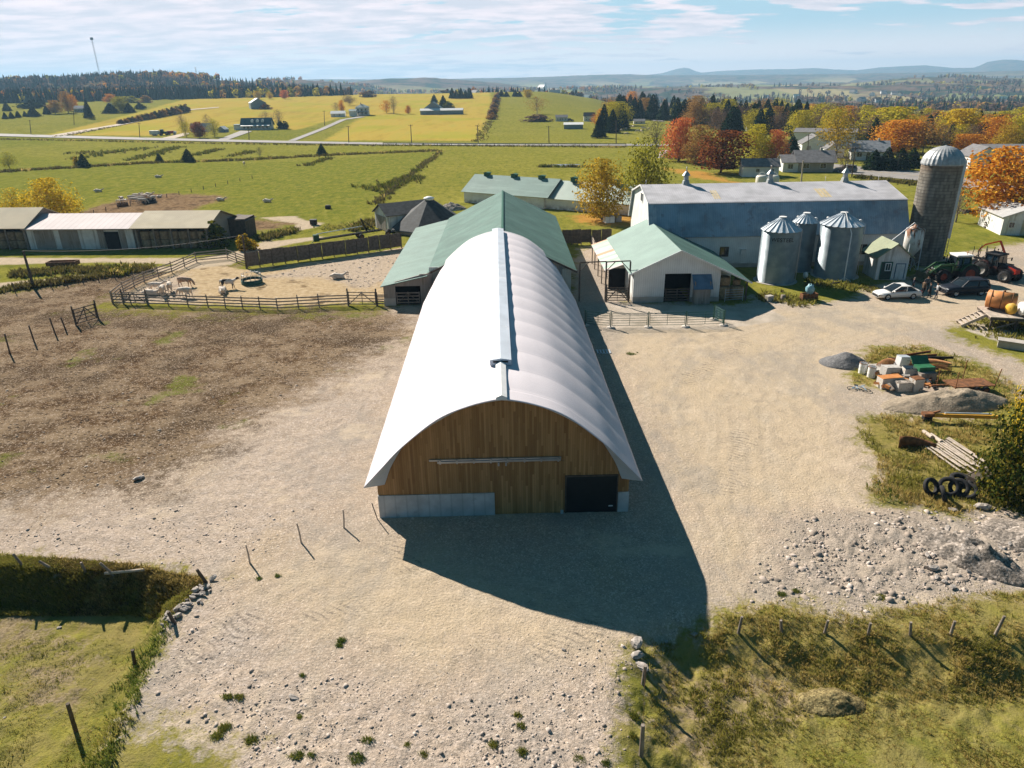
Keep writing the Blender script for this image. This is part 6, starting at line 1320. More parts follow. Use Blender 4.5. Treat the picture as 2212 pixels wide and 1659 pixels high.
for (x, yb, tx, ty, lb) in ((215.6,163,199,80,'tall thin lattice mast on the wooded hill'),(425,164,422.5,145,'short mast farther along the wooded hill')):
    b_ = PH(x, yb, 1000, 1560); h = onY(tx, ty, b_.y).z-b_.z; m = MB(); w_ = .9
    for i in range(3):
        a = i*2*pi/3; m.tube([(w_*cos(a),w_*sin(a),-3),(w_*.6*cos(a),w_*.6*sin(a),h)], .10, 4)
    for k in range(24):
        z = h*k/24; 
        for i in range(3): a, c = i*2*pi/3, (i+1)*2*pi/3; m.beam((w_*cos(a),w_*sin(a),z),(w_*cos(c),w_*sin(c),z+h/24),.06)
    if x < 300: m.b2(-1.6,1.6,-.4,.4,h-3,h-.5)
    o = m.obj('radio_mast', M['steel'], None, loc=b_); tag(o, lb, 'mast')
# ------------------------------------------------------------------ vehicles
def wheel(root, x, y, r, w_, hub=M['steel'], lug=False, name='wheel', rimr=.62):
    m = MB(); m.lathe([(r*rimr,-w_/2),(r*.93,-w_/2),(r,-w_*.36),(r,w_*.36),(r*.93,w_/2),(r*rimr,w_/2)], 24, (0,0,0), 0, True, 'Y')
    if lug:
        for k in range(20):
            a = k*2*pi/20
            for s_ in (-1,1): a2 = a+(.08 if s_ > 0 else 0); m.beam((r*1.0*cos(a2),s_*w_*.05,r*sin(a2)),(r*1.0*cos(a2+.14),s_*w_*.5,r*sin(a2+.14)),.07,.09,0,(cos(a2),0,sin(a2)))
    o = m.obj(name, M['rubber'], root); o.location = (x,y,r)
    m = MB(); m.lathe([(r*rimr,-w_*.42),(r*rimr*.9,-w_*.2),(r*.2,-w_*.26),(.01,-w_*.3)], 18, (0,0,0), 0, True, 'Y'); m.lathe([(.01,w_*.3),(r*.2,w_*.26),(r*rimr*.9,w_*.2),(r*rimr,w_*.42)], 18, (0,0,0), 0, True, 'Y'); q = m.obj('rim', hub, o)
    return o
def paint(name, c, coat=.12): return NB(name).fin((*c,1), .45, 0, None, .2, **{'Coat Weight': coat, 'Coat Roughness': .1})
def loft(m, st, mi=0, close=True):
    """st: list of (x, [(y,z)...]) half sections from the bottom centre to the top centre"""
    n = len(st[0][1]); vs = []
    for x, sec in st:
        full = [(y, z) for y, z in sec]+[(-y, z) for y, z in sec[::-1]]
        vs += [(x, y, z) for y, z in full]
    k = 2*n
    m.add(vs, [(i*k+j, i*k+(j+1)%k, (i+1)*k+(j+1)%k, (i+1)*k+j) for i in range(len(st)-1) for j in range(k)], mi, True)
    if close: m.add(vs[:k], [tuple(range(k))], mi); m.add(vs[-k:], [tuple(range(k))[::-1]], mi)
def car(name, label, loc, rz, L, W, H, pnt, suv, wr):
    """x points forward"""
    root = thing(name, label, 'car', loc, rz); h = L/2; w_ = W/2; zb = .24 if not suv else .32; belt = H*.60
    def sec(x, top, ww): return (x, [(ww*.80,zb),(ww*.97,zb+.10),(ww,zb+.34),(ww*.985,top-.16),(ww*.90,top-.02),(ww*.5,top+.015)])
    hood = H*.60 if suv else H*.535
    st = [sec(-h, belt*.80, w_*.80), sec(-h+.10, belt*.97, w_*.92), sec(-h+.45, belt*1.02, w_*.98), sec(-h*.4, belt, w_), sec(h*.22, belt*.99, w_), sec(h*.40, hood+.03, w_*.99), sec(h-.45, hood-.06, w_*.95), sec(h-.12, hood-.17, w_*.86), sec(h, hood-.32, w_*.74)]
    m = MB(); loft(m, st); m.obj('body', pnt, root)
    if suv: xs = (-h+.12, -h+.42, h*.10, h*.40)
    else: xs = (-h+.42, -h+1.30, h*.05, h*.46)
    def gs(x, z, ww): return (x, [(ww*.98,belt-.07),(ww*.96,belt+.02),(ww*.90,(belt+z)/2),(ww*.84,z-.05),(ww*.70,z),(ww*.3,z+.02)])
    m = MB(); loft(m, [gs(xs[0], belt+.02, w_*.86), gs(xs[1], H-.05, w_*.88), gs((xs[1]+xs[2])/2, H, w_*.9), gs(xs[2], H-.03, w_*.9), gs(xs[3], belt+.02, w_*.93)]); m.obj('windows', M['glass'], root)
    m = MB(); n = 8; vs = []
    for i in range(n+1):
        t = i/n; x = xs[1]+.02+(xs[2]-xs[1]-.04)*t; z = H-.04+.055*sin(pi*t)+(.005)
        for y in (-.80,-.62,0,.62,.80): vs.append((x, y*w_, z-(.05 if abs(y) > .7 else 0)))
    m.add(vs, [(i*5+j, i*5+j+1, (i+1)*5+j+1, (i+1)*5+j) for i in range(n) for j in range(4)], 0, True); m.obj('roof', pnt, root)
    m = MB()
    for s_ in (-1,1):
        if s_ > 0: m = MB()
        for (xa, xb, zt) in ((xs[0]+.05, xs[1], H-.06),(xs[3]-.03, xs[2], H-.05)): m.beam((xa,s_*w_*.90,belt-.02),(xb,s_*w_*.80,zt),.10,.07)
        xm = (xs[1]+xs[2])/2-.1; m.beam((xm,s_*w_*.905,belt-.03),(xm-.05,s_*w_*.80,H-.05),.09,.06)
        m.beam((xs[1],s_*w_*.80,H-.055),(xs[2],s_*w_*.80,H-.04),.07,.06)
        m.obj('pillars', pnt, root)
    for s_ in (-1,1):
        m = MB(); m.box((h-.20,s_*w_*.62,hood-.24),(.22,.34,.13)); m.obj('headlight', M['fabric_trim'], root, .03)
        m = MB(); m.box((-h+.06,s_*w_*.66,belt*.84),(.14,.28,.2)); m.obj('tail_light', M['tl'], root, .02)
        m = MB(); m.box((h*.36,s_*(w_+.09),belt+.08),(.12,.2,.13)); m.obj('mirror', pnt, root, .03)
        for x in (h*.60, -h*.58): wheel(root, x, s_*(w_-.10), wr, .23)
    m = MB(); m.box((h-.03,0,hood-.36),(.08,w_*1.05,.16)); m.box((h-.02,0,zb+.12),(.1,w_*1.3,.12)); m.obj('grille', M['dark_iron'], root)
    m = MB(); m.box((-h+.03,0,zb+.18),(.12,w_*1.7,.2)); m.obj('bumper', pnt, root, .03)
    return root
M['tl'] = mat('tail_lamp', (.25,.01,.01), .3)
a, b_ = P(1917,652), P(1964,650); rz = atan2(a.y-b_.y, a.x-b_.x); ce = P(1937,644)
car('sedan', 'white sedan parked on the gravel in front of the small white shed', (ce.x,ce.y+.2,ce.z), rz-.05, 4.7, 1.80, 1.46, paint('white_car_paint', (.72,.71,.70)), False, .33)
ce = P(2080,636); car('suv', 'dark blue suv parked beside the green tractor', (ce.x,ce.y+.1,ce.z), pi+.10, 4.95, 1.95, 1.75, paint('dark_blue_paint', (.012,.016,.026)), True, .39)
def tractor(label, loc, rz, pnt, hub, cabm, s=1.0, loader=True, roofm=None):
    root = thing('tractor', label, 'tractor', loc, rz); root.scale = (s,s,s)
    rear = [wheel(root, -1.25, y, .95, .56, hub, True, 'rear_wheel', .55) for y in (-.95,.95)]; fr_ = [wheel(root, 1.45, y, .68, .42, hub, True, 'front_wheel', .55) for y in (-.88,.88)]
    m = MB(); m.box((0,0,.95),(3.4,.5,.5)); m.box((-1.25,0,.95),(.4,1.5,.3)); m.box((1.45,0,.68),(.3,1.4,.22)); m.obj('chassis', M['dark_iron'], root, .04)
    m = MB(); loft(m, [(.25,[(.42,1.0),(.46,1.3),(.44,1.75),(.30,1.85)]),(1.3,[(.42,.95),(.45,1.25),(.42,1.62),(.28,1.72)]),(2.05,[(.38,.9),(.41,1.2),(.36,1.45),(.22,1.52)])]); m.obj('hood', pnt, root)
    m = MB(); m.box((2.07,0,1.18),(.05,.6,.45)); m.obj('grille', M['dark_iron'], root)
    for y in (-.2,.2): m = MB(); m.box((2.09,y,1.38),(.04,.2,.1)); m.obj('headlight', M['white'], root)
    for s_ in (-1,1):
        m = MB(); vs = []; n = 10
        for i in range(n+1):
            a = radians(15+150*i/n)
            for yy in (.66,1.24): vs.append((-1.25+1.06*cos(a), s_*yy, .95+1.06*sin(a)))
        m.add(vs, [(2*i,2*i+1,2*i+3,2*i+2) for i in range(n)], 0, True); f = m.obj('fender', pnt, root); sm_ = f.modifiers.new('thickness','SOLIDIFY'); sm_.thickness = .05
        m = MB(); vs = []
        for i in range(7):
            a = radians(30+120*i/6)
            for yy in (.70,1.08): vs.append((1.45+.78*cos(a), s_*yy, .68+.78*sin(a)))
        m.add(vs, [(2*i,2*i+1,2*i+3,2*i+2) for i in range(6)], 0, True); f = m.obj('front_fender', M['dark_iron'], root); sm_ = f.modifiers.new('thickness','SOLIDIFY'); sm_.thickness = .03
    m = MB(); m.b2(-1.35,.28,-.78,.78,1.25,1.5); m.obj('cab_floor', pnt, root)
    m = MB()
    for (x0,x1) in ((.28,.05),(-1.4,-1.3),(-.5,-.5)):
        for s_ in (-1,1): m.beam((x0,s_*.76,1.45),(x1,s_*.70,2.72),.08,.08)
    m.obj('cab_frame', cabm, root)
    m = MB(); loft(m, [(-1.34,[(.70,1.45),(.70,1.6),(.66,2.6),(.5,2.7)]),(.22,[(.70,1.45),(.70,1.6),(.64,2.6),(.5,2.7)])]); m.obj('cab_glass', M['glass'], root)
    m = MB(); m.box((-.6,0,2.80),(1.75,1.62,.2)); m.obj('cab_roof', roofm or cabm, root, .07)
    m = MB(); m.tube([(.55,-.5,1.5),(.55,-.52,2.7)],.05,8); m.obj('exhaust', M['dark_iron'], root)
    for s_ in (-1,1): m = MB(); m.beam((.2,s_*.75,2.3),(.35,s_*1.25,2.35),.04); m.box((.36,s_*1.28,2.2),(.06,.18,.36)); m.obj('mirror', M['dark_iron'], root)
    m = MB(); m.tube([(-.9,.5,2.88),(-.9,.5,3.15)],.03,6); m.lathe([(.07,3.1),(.07,3.22),(.01,3.24)],8,(-.9,.5,0)); m.obj('beacon', M['orange_rust'], root)
    if loader:
        for s_ in (-1,1):
            m = MB(); m.beam((.45,s_*.62,1.0),(.35,s_*.62,1.95),.14,.2); m.beam((.35,s_*.60,1.9),(1.7,s_*.58,1.80),.10,.2); m.beam((1.7,s_*.58,1.80),(3.05,s_*.56,.72),.10,.18); m.beam((.6,s_*.60,1.2),(1.75,s_*.58,1.6),.07,.07); m.beam((1.6,s_*.52,1.95),(2.9,s_*.5,1.0),.06,.06); m.obj('loader_arm', pnt, root)
        m = MB(); m.beam((2.4,-.56,1.22),(2.4,.56,1.22),.1); m.prism([(3.05,.25),(3.15,.98),(3.25,1.0),(3.32,.42),(3.95,.25),(3.95,.2),(3.05,.2)], -1.05, 1.05, 'Y'); bk = m.obj('bucket', mat('bucket_steel', (.16,.14,.075), .6, .3, .3, 3), root)
        m = MB(); m.box((-2.0,0,1.0),(.5,1.2,.5)); m.beam((-1.9,-.4,1.2),(-2.4,-.4,1.7),.06); m.beam((-1.9,.4,1.2),(-2.4,.4,1.7),.06); m.obj('rear_hitch', M['dark_iron'], root)
    return root
tg = paint('tractor_green', (.022,.085,.030), .3); tr_ = paint('tractor_red', (.45,.035,.018), .3); hubr = mat('red_rim', (.28,.055,.03), .6)
q = P(2052,606); tractor('green tractor with front loader and white cab roof, beside the silo', q, pi+.02, tg, hubr, tg, 1.08, True, M['white'])
q = P(2152,602); tractor('dark tractor with a red nose and black cab, facing the camera', q, radians(-68), paint('dark_hood', (.05,.02,.018), .3), mat('grey_rim', (.25,.24,.22), .6), M['dark_iron'], 1.02, False)
m = MB(); m.prism([(1.2,1.0),(2.2,1.0),(2.2,1.5),(1.2,1.8)], -.40, .40, 'Y'); o = m.obj('red_nose', tr_, bpy.data.objects['tractor.001'], .03)
q = P(2132,575); lt = thing('log_trailer', 'dark forestry trailer with stakes and a red crane, behind the dark tractor', 'trailer', q, radians(118))
m = MB(); m.box((0,0,.8),(3.6,.22,.25)); m.box((-1.2,0,.8),(.2,1.6,.2)); m.box((.6,0,.8),(.2,1.6,.2)); m.box((-2.3,0,.75),(1.4,.15,.18)); m.obj('frame', M['dark_iron'], lt)
for x in (-.9,0,.9,1.6):
    for s_ in (-1,1): m = MB(); m.tube([(x,s_*.2,.95),(x,s_*.75,1.05),(x,s_*.85,1.6),(x,s_*.72,1.8),(x,s_*.82,2.3)],.045,6); m.obj('stake', M['dark_iron'], lt)
for s_ in (-1,1):
    for x in (.2,1.1): wheel(lt, x, s_*.85, .42, .34, M['steel'])
m = MB(); m.tube([(-1.7,0,.8),(-1.7,0,2.0)],.13,8); m.obj('crane_post', M['dark_iron'], lt)
m = MB(); m.beam((-1.7,0,1.9),(-.9,.1,3.3),.15,.2); m.beam((-.9,.1,3.3),(.7,.2,2.6),.12,.16); m.beam((.7,.2,2.6),(1.3,.25,1.8),.1,.12); m.obj('crane_arm', paint('crane_red', (.62,.06,.02), .2), lt)
m = MB(); m.beam((1.3,.25,1.8),(1.25,.25,1.3),.08); m.beam((1.25,.25,1.3),(1.0,.25,.95),.06); m.beam((1.25,.25,1.3),(1.5,.25,.95),.06); m.obj('grapple', M['dark_iron'], lt)
# far vehicles by the rose roofed farmhouse
q = P(335,293); vt = thing('box_trailer', 'white box trailer parked left of the distant rose roofed farmhouse', 'trailer', q, .05)
vt.scale = (.62,.62,.62); m = MB(); m.box((0,0,2.3),(7,3,3)); m.obj('box', M['white'], vt, .1); [wheel(vt, x, y, .6, .4) for x in (-.8,.8) for y in (-1.4,1.4)]; m = MB(); m.beam((3.5,0,.9),(5,0,.6),.2); m.obj('drawbar', M['dark_iron'], vt)
q = P(354,292); tractor('small dark green tractor beyond the road by the white box trailer', q, .3, tg, hubr, tg, .95, False)
q = P(371,291); vt = thing('red_truck', 'red truck parked left of the rose roofed farmhouse', 'truck', q, .05)
vt.scale = (.55,.55,.55); m = MB(); m.box((-.5,0,2.2),(6,3,2.4)); m.obj('body', tr_, vt, .15); m = MB(); m.box((3.2,0,1.9),(1.8,2.8,2.2)); m.obj('cab', M['white'], vt, .2); [wheel(vt, x, y, .6, .4) for x in (-2,2.6) for y in (-1.3,1.3)]
car('car', 'dark parked car by the small white house on the sheep hill', P(1231,262), .2, 4.6, 1.8, 1.6, paint('dark_car', (.03,.035,.04)), True, .5)
car('pickup', 'grey pickup standing at the roadside near the small leafless tree', P(1826,372), radians(150), 5.2, 1.95, 1.8, paint('grey_paint', (.2,.21,.22)), True, .38)
car('car', 'dark car parked on the lawn before the white garage', P(1768,343), radians(-20), 4.4, 1.8, 1.5, paint('black_car', (.03,.03,.035)), False, .33)
# ------------------------------------------------------------------ bodies grown over a skeleton
def grow(name, verts, edges, radii, mats_, sub=2, root=0):
    me = bpy.data.meshes.new(name+'_bones'); me.from_pydata(verts, edges, []); o = bpy.data.objects.new(name+'_bones', me); COL.objects.link(o)
    sk = o.modifiers.new('skin', 'SKIN'); sk.use_smooth_shade = True
    for i, r in enumerate(radii):
        d = me.skin_vertices[0].data[i]; d.radius = r if hasattr(r, '__len__') else (r, r); d.use_root = (i == root)
    sb = o.modifiers.new('sub', 'SUBSURF'); sb.levels = sub; sb.render_levels = sub
    dg = bpy.context.evaluated_depsgraph_get(); dg.update()
    out = bpy.data.meshes.new_from_object(o.evaluated_get(dg)); out.name = name
    bpy.data.objects.remove(o); out.materials.clear()
    for m in mats_: out.materials.append(m)
    out.polygons.foreach_set('use_smooth', np.ones(len(out.polygons), bool)); return out
SKIN = mat('skin', (.42,.25,.17), .6, 0, .05)
def person(label, loc, rz, shirt, trousers, hair, arms, step=.12, lean=.0, cap=None):
    """standing figure facing +x; arms: per side (elbow, hand) offsets from the shoulder"""
    V = []; Ed = []; R = []
    def v(p, r, par=None):
        V.append(p); R.append(r); i = len(V)-1
        if par is not None: Ed.append((par, i))
        return i
    pel = v((0,0,.95),(.15,.12)); sp = v((.01+lean*.4,0,1.15),(.145,.11),pel); ch = v((.02+lean,0,1.36),(.17,.12),sp); nk = v((.02+lean*1.2,0,1.51),.055,ch)
    hd = v((.05+lean*1.3,0,1.62),(.075,.085),nk); tp = v((.045+lean*1.3,0,1.74),(.075,.085),hd); no = v((.125+lean*1.3,0,1.635),.018,hd)
    for s_, (el, ha) in zip((-1,1), arms):
        shd = v((.02+lean,s_*.19,1.44),.065,ch); e = v((.02+lean+el[0],s_*.19+el[1]*s_,1.44+el[2]),.045,shd); h = v((.02+lean+ha[0],s_*.19+ha[1]*s_,1.44+ha[2]),.033,e)
        d = (Vector(V[h])-Vector(V[e])).normalized(); p = Vector(V[h])+d*.07; pl = v(tuple(p),(.022,.038),h)
        sd = d.cross(Vector((0,1,0)) if abs(d.y) < .8 else Vector((1,0,0))).normalized()
        for k, (o_, l) in enumerate(((-.030,.062),(-.010,.075),(.011,.070),(.031,.055))):
            q = p+sd*o_+d*l*.55; a = v(tuple(q), .009, pl); v(tuple(q+d*l*.5+Vector((0,-s_*.012,0))), .008, a)
        a = v(tuple(Vector(V[h])+d*.03+sd*-.045), .011, h); v(tuple(Vector(V[h])+d*.085+sd*-.058), .009, a)
    for s_ in (-1,1):
        hp_ = v((0,s_*.095,.88),.095,pel); kn = v((s_*step*.5+.02,s_*.105,.49),.065,hp_); an_ = v((s_*step-.02,s_*.11,.09),.042,kn); v((s_*step+.15,s_*.13,.045),(.045,.035),an_)
    me = grow('body', V, Ed, R, [shirt, trousers, SKIN, hair, M['dark_iron']], 2)
    for p in me.polygons:
        c = p.center; z = c.z
        if z > 1.50: k = 3 if (z > 1.70 or (c.x < .03+lean*1.3 and z > 1.58)) else 2
        elif z < .10: k = 4
        elif z < .97 and abs(c.y) < .2: k = 1
        else: k = 0
        if k == 0 and abs(c.y) > .16:
            for s_, (el, ha) in zip((-1,1), arms):
                hp_ = Vector((.02+lean+ha[0], s_*.19+ha[1]*s_, 1.44+ha[2]))
                if (Vector(c)-hp_).length < .16 and s_*c.y > 0: k = 2
        p.material_index = k
    root = thing('person', label, 'person', loc, rz); link('body', me, root)
    m = MB()
    for s_ in (-1,1): m.sphere((.118+lean*1.3,s_*.034,1.665), (.012,.016,.010), 6, 0, 4); m.sphere((.045+lean*1.3,s_*.088,1.65), (.022,.012,.034), 6, 1, 4)
    m.box((.122+lean*1.3,0,1.585), (.02,.05,.012), 0, 2); m.obj('face', [M['dark_iron'], SKIN, M['rust']], root)
    if cap: m = MB(); m.lathe([(.105,1.70),(.10,1.78),(.06,1.82),(.005,1.83)], 12, (.045+lean*1.3,0,0)); m.box((.17+lean*1.3,0,1.71),(.12,.13,.015)); m.obj('cap', cap, root)
    return root
down = ((.03,.05,-.29),(.10,.04,-.54)); fold = ((.02,.07,-.28),(.22,-.16,-.24)); hip = ((-.05,.17,-.25),(.06,.02,-.46)); up = ((.06,.06,-.28),(.28,.0,-.20))
cl = {k: mat(k, c, .85, 0, .15, 6) for k, c in dict(black_jacket=(.015,.015,.018), navy_jacket=(.02,.025,.045), plaid_shirt=(.13,.085,.05), grey_jacket=(.10,.10,.105), blue_jeans=(.03,.045,.08), dark_trousers=(.018,.018,.02), pale_shirt=(.45,.45,.47), brown_hair=(.05,.03,.018), grey_hair=(.25,.24,.23)).items()}
for (x, y, rz, args, lb) in (
 (1969,632,-.4,(cl['navy_jacket'],cl['dark_trousers'],cl['grey_hair'],(hip,down)),'person in a dark jacket leaning by the rear of the white sedan'),
 (1991,640,.3,(cl['plaid_shirt'],cl['dark_trousers'],cl['brown_hair'],(down,fold),.10,0,cl['black_jacket']),'person in a brown checked shirt and cap, behind the white sedan'),
 (2006,645,2.4,(cl['black_jacket'],cl['dark_trousers'],cl['brown_hair'],(fold,down)),'person all in black standing in the middle of the group by the cars'),
 (2021,646,2.9,(cl['pale_shirt'],cl['blue_jeans'],cl['brown_hair'],(up,down),.16),'person in a pale top and jeans closest to the dark suv'),
 (2000,630,-2,(cl['grey_jacket'],cl['dark_trousers'],cl['brown_hair'],(hip,fold)),'person in a grey jacket standing behind the group by the tractor bucket')):
    person(lb, P(x,y), rz, *args)
# ------------------------------------------------------------------ cattle
HIDE = {'white': mat('cream_hide', (.62,.53,.45), .85, 0, .15, 1.5, stain=((.42,.32,.23), 1.4, .62)), 'tan': mat('tan_hide', (.42,.28,.20), .85, 0, .2, 1.5), 'pied': None}
b = NB('pied_hide'); b.fin(b.mix(b.mr(b.noise(1.5, b.ob, 2, .4), .49, .52), (.62,.56,.50), (.018,.016,.016)), .8); HIDE['pied'] = b.mat
def cow_mesh(kind):
    V = []; Ed = []; R = []
    def v(p, r, par=None):
        V.append(p); R.append(r); i = len(V)-1
        if par is not None: Ed.append((par, i))
        return i
    if kind == 'lying': dz = -.62
    else: dz = 0
    ba = v((-.05,0,1.02+dz),(.40,.37)); ru = v((-.62,0,1.10+dz),(.33,.30),ba); tl = v((-.92,0,1.12+dz),(.15,.18),ru); sh = v((.50,0,1.04+dz),(.37,.30),ba); br = v((.80,0,1.06+dz),(.26,.19),sh)
    if kind == 'graze': nk = v((1.08,0,.88),(.18,.13),br); hd = v((1.30,0,.55),(.14,.12),nk); mz = v((1.36,0,.22),(.085,.085),hd); e = (1.24,.62)
    else: nk = v((1.10,0,1.28+dz),(.18,.13),br); hd = v((1.32,.05,1.45+dz),(.14,.12),nk); mz = v((1.62,.10,1.30+dz),(.085,.085),hd); e = (1.24,1.52+dz)
    for s_ in (-1,1): a = v((e[0],s_*.16,e[1]),.035,hd); v((e[0]-.02,s_*.28,e[1]-.02),(.05,.02),a)
    t = v((-1.02,0,.92+dz),.035,tl); t = v((-1.0,.05 if dz == 0 else .2,.55 if dz == 0 else .12),.022,t); v((-1.0,.05 if dz == 0 else .34,.38 if dz == 0 else .06),.04,t)
    if kind != 'lying':
        for s_ in (-1,1):
            k = v((.62,s_*.20,.70),(.11,.12),sh); w_ = v((.64+s_*.05,s_*.20,.40),.062,k); f = v((.62+s_*.08,s_*.20,.09),.048,w_); v((.68+s_*.08,s_*.20,.035),.055,f)
            k = v((-.60,s_*.22,.74),(.14,.17),ru); w_ = v((-.78+s_*.05,s_*.21,.47),.07,k); f = v((-.70+s_*.07,s_*.21,.09),.05,w_); v((-.64+s_*.07,s_*.21,.035),.055,f)
        v((-.35,0,.66),(.13,.11),ba)
    else:
        for s_ in (-1,1):
            k = v((.70,s_*.28,.22),(.11,.12),sh); w_ = v((.98,s_*.30,.12),.06,k); v((.66,s_*.34,.07),.05,w_)
            k = v((-.45,s_*.38,.30),(.16,.18),ru); w_ = v((-.12,s_*.46,.14),.08,k); v((-.55,s_*.50,.08),.05,w_)
    return grow('cow_'+kind, V, Ed, R, [HIDE['white']], 2)
CW = {k: cow_mesh(k) for k in ('stand','graze','lying')}
def cow(label, x, y, rz, kind='stand', hide='white', s=1.0, group=None, name='cow', cat='cow'):
    p = P(x, y); o = link(name, CW[kind], None, p, rz); s *= .9; o.scale = (s,s,s); o.material_slots[0].link = 'OBJECT'; o.material_slots[0].material = HIDE[hide]; return tag(o, label, cat, group)
cow('cream cow standing side-on at the left end of the pen herd', 339, 630, .1, s=.95)
cow('cream cow facing the camera in the middle of the pen herd', 353, 637, -1.3, s=.95)
cow('cream cow facing the fence at the right of the tight pen group', 368, 630, -1.2, s=.95)
cow('tan-backed cow grazing behind the pen herd', 401, 619, -.15, 'graze', 'tan')
cow('cream cow grazing closest to the near fence of the pen', 402, 642, 2.9, 'graze', s=1.0)
cow('cream cow lying low behind the rails of the pen gate', 326, 638, .2, 'lying')
cow('black and white cow standing near the round feeder', 494, 624, .15, 'stand', 'pied')
cow('cream cow lying next to the black and white one', 482, 633, -1.2, 'lying')
cow('cream cow lying alone on dark ground before the green lean-to', 729, 602, .2, 'lying', s=1.0)
for i, (x, y, rz, k, h, lb) in enumerate(((264,437,-1.4,'stand','white','cream cow facing the camera left of the muddy feeding place'),(287,434,.3,'stand','white','cream cow at the left of the feeding herd'),(297,430,.2,'stand','white','cream cow second from the left of the feeding herd'),(304,436,.4,'graze','white','pale cow feeding in front of the herd'),(291,439,.1,'graze','white','cream cow feeding with lowered head at lower left of the herd'),(313,431,2.8,'stand','white','cream cow at the back of the feeding herd'),(318,433,.1,'stand','tan','tan cow in the middle of the feeding herd'),(331,435,-1.8,'stand','white','cream cow at the right of the dark feeder'),(309,441,.1,'graze','white','cream cow with its head down before the dark feeder'),(344,427,1.2,'lying','white','small calf resting right of the feeding herd'),(321,423,.1,'lying','white','cream cow lying behind the feeding herd'))):
    cow(lb, x, y, rz, k, h, 1.0 if i != 9 else .75)
for (x, y, rz, lb) in ((212,415,.2,'cream cow lying in the pasture above the yellow aspens'),(342,384,.1,'cream cow lying by the row of thin posts in the pasture'),(476,434,.0,'cream cow lying at the edge of the muddy feeding place'),(577,437,-.1,'cream cow lying alone in the green pasture nearest the middle'),(577+0,437,0,None)):
    if lb: cow(lb, x, y, rz, 'lying')
cow('white cow standing far off in the pasture by the ditch', 528, 358, -1.2, 'stand')
for (x, y) in ((1296,278),(1342,284),(1352,281),(1353,292),(1353,275),(1360,276),(1367,276),(1377,286),(1385,286),(1387,279),(1392,280),(1402,281)): cow('tiny white sheep grazing on the hill beyond the road', x, y, (x*7) % 6, 'graze', 'white', .95, 'sheep beyond the road', 'sheep', 'sheep')
def ring_feeder(label, x, y, r, h, m_, cage=True):
    root = thing('ring_feeder', label, 'feeder', P(x,y)); m = MB(); m.lathe([(r,0),(r,h),(r-.04,h),(r-.04,.02)], 28); m.obj('ring', m_, root)
    m = MB(); m.lathe([(r*.94,.03),(r*.9,h*.5),(.01,h*.62)], 20); m.obj('hay_fill', M['bale'], root)
    if cage:
        m = MB()
        for k in range(14): a = k*2*pi/14; m.tube([((r-.02)*cos(a),(r-.02)*sin(a),h),((r*.88)*cos(a+.1),(r*.88)*sin(a+.1),h+.75)],.025,5)
        m.tube([(r*.9*cos(a),r*.9*sin(a),h+.6) for a in np.linspace(0,2*pi,25)],.025,5); m.obj('cage', M['steel'], root)
ring_feeder('round dark green feeder with a hoop cage in the cattle pen', 545, 612, 1.25, .55, M['green_steel'])
ring_feeder('square-looking rusty feeder left of the feeding herd', 265, 445, 1.1, .6, M['rust'])
ring_feeder('dark round feeder among the feeding herd', 322, 438, 1.4, .8, M['dark_iron'], False)
# ------------------------------------------------------------------ machines and things about the yard
q = P(778,515); au = thing('harvest_elevator', 'long dark bale elevator with a folded end, lying between the track and the slatted fence', 'machine', q, radians(28))
m = MB()
for y in (-.3,.3): m.beam((-6.6,y,.55),(3.6,y,1.0),.08,.22)
for i in range(16): x = -6.4+i*.64; m.beam((x,-.3,.56+.044*(x+6.6)),(x,.3,.56+.044*(x+6.6)),.06,.06)
m.obj('trough', M['dark_iron'], au)
m = MB(); m.beam((1.2,-.3,.9),(.4,-.3,3.0),.12); m.beam((1.2,.3,.9),(.4,.3,3.0),.12); m.beam((.4,-.3,3.0),(.4,.3,3.0),.12); m.beam((.4,0,3.0),(2.6,0,1.0),.1); m.obj('mast', M['dark_iron'], au)
m = MB(); m.tube([(-6.6,.2,1.35),(.6,.2,1.8)],.07,6); m.obj('drive_shaft', M['galv'], au)
for x, y in ((0,-.9),(0,.9),(4.4,-.5),(4.9,.6)): wheel(au, x, y, .42, .26, M['rust'])
m = MB(); m.box((-6.8,0,.8),(.8,.7,1.0)); m.beam((-7,-.2,.7),(-7.6,-.2,.1),.08); m.obj('drive_head', M['green_steel'], au)
q = P(138,576)-Vector((0,0,.32)); wg = thing('hay_wagon', 'low rusty wagon box standing in the weeds between the two tracks', 'wagon', q, radians(3))
m = MB(); m.b2(-1.9,1.9,-.7,.7,.55,.65); m.b2(-1.9,1.9,-.7,-.62,.65,1.1); m.b2(-1.9,1.9,.62,.7,.65,1.1); m.b2(-1.9,-1.82,-.62,.62,.65,1.1); m.b2(1.82,1.9,-.62,.62,.65,1.1); m.obj('box', M['rust'], wg); [wheel(wg, x, y, .3, .16, M['rust']) for x in (-1.2,1.2) for y in (-.75,.75)]
q = P(678,486); m = MB(); m.b2(-.55,.55,-.4,.4,.1,.9); m.b2(-.6,.6,-.45,.45,.9,.96); o = m.obj('water_trough', M['dark_iron'], None, .03, q); tag(o, 'small dark water tank at the end of the gravel track', 'tank')
q = P(709,451); m = MB(); m.b2(-.5,.5,-.4,.4,0,.6); m.b2(-.4,.4,-.3,.3,.6,.72); o = m.obj('salt_box', M['dark_iron'], None, .03, q); tag(o, 'tiny dark box standing alone in the green pasture', 'box')
q = P(1308,482); bx = thing('feed_crate', 'white wooden crate under the golden willow', 'crate', q, radians(12))
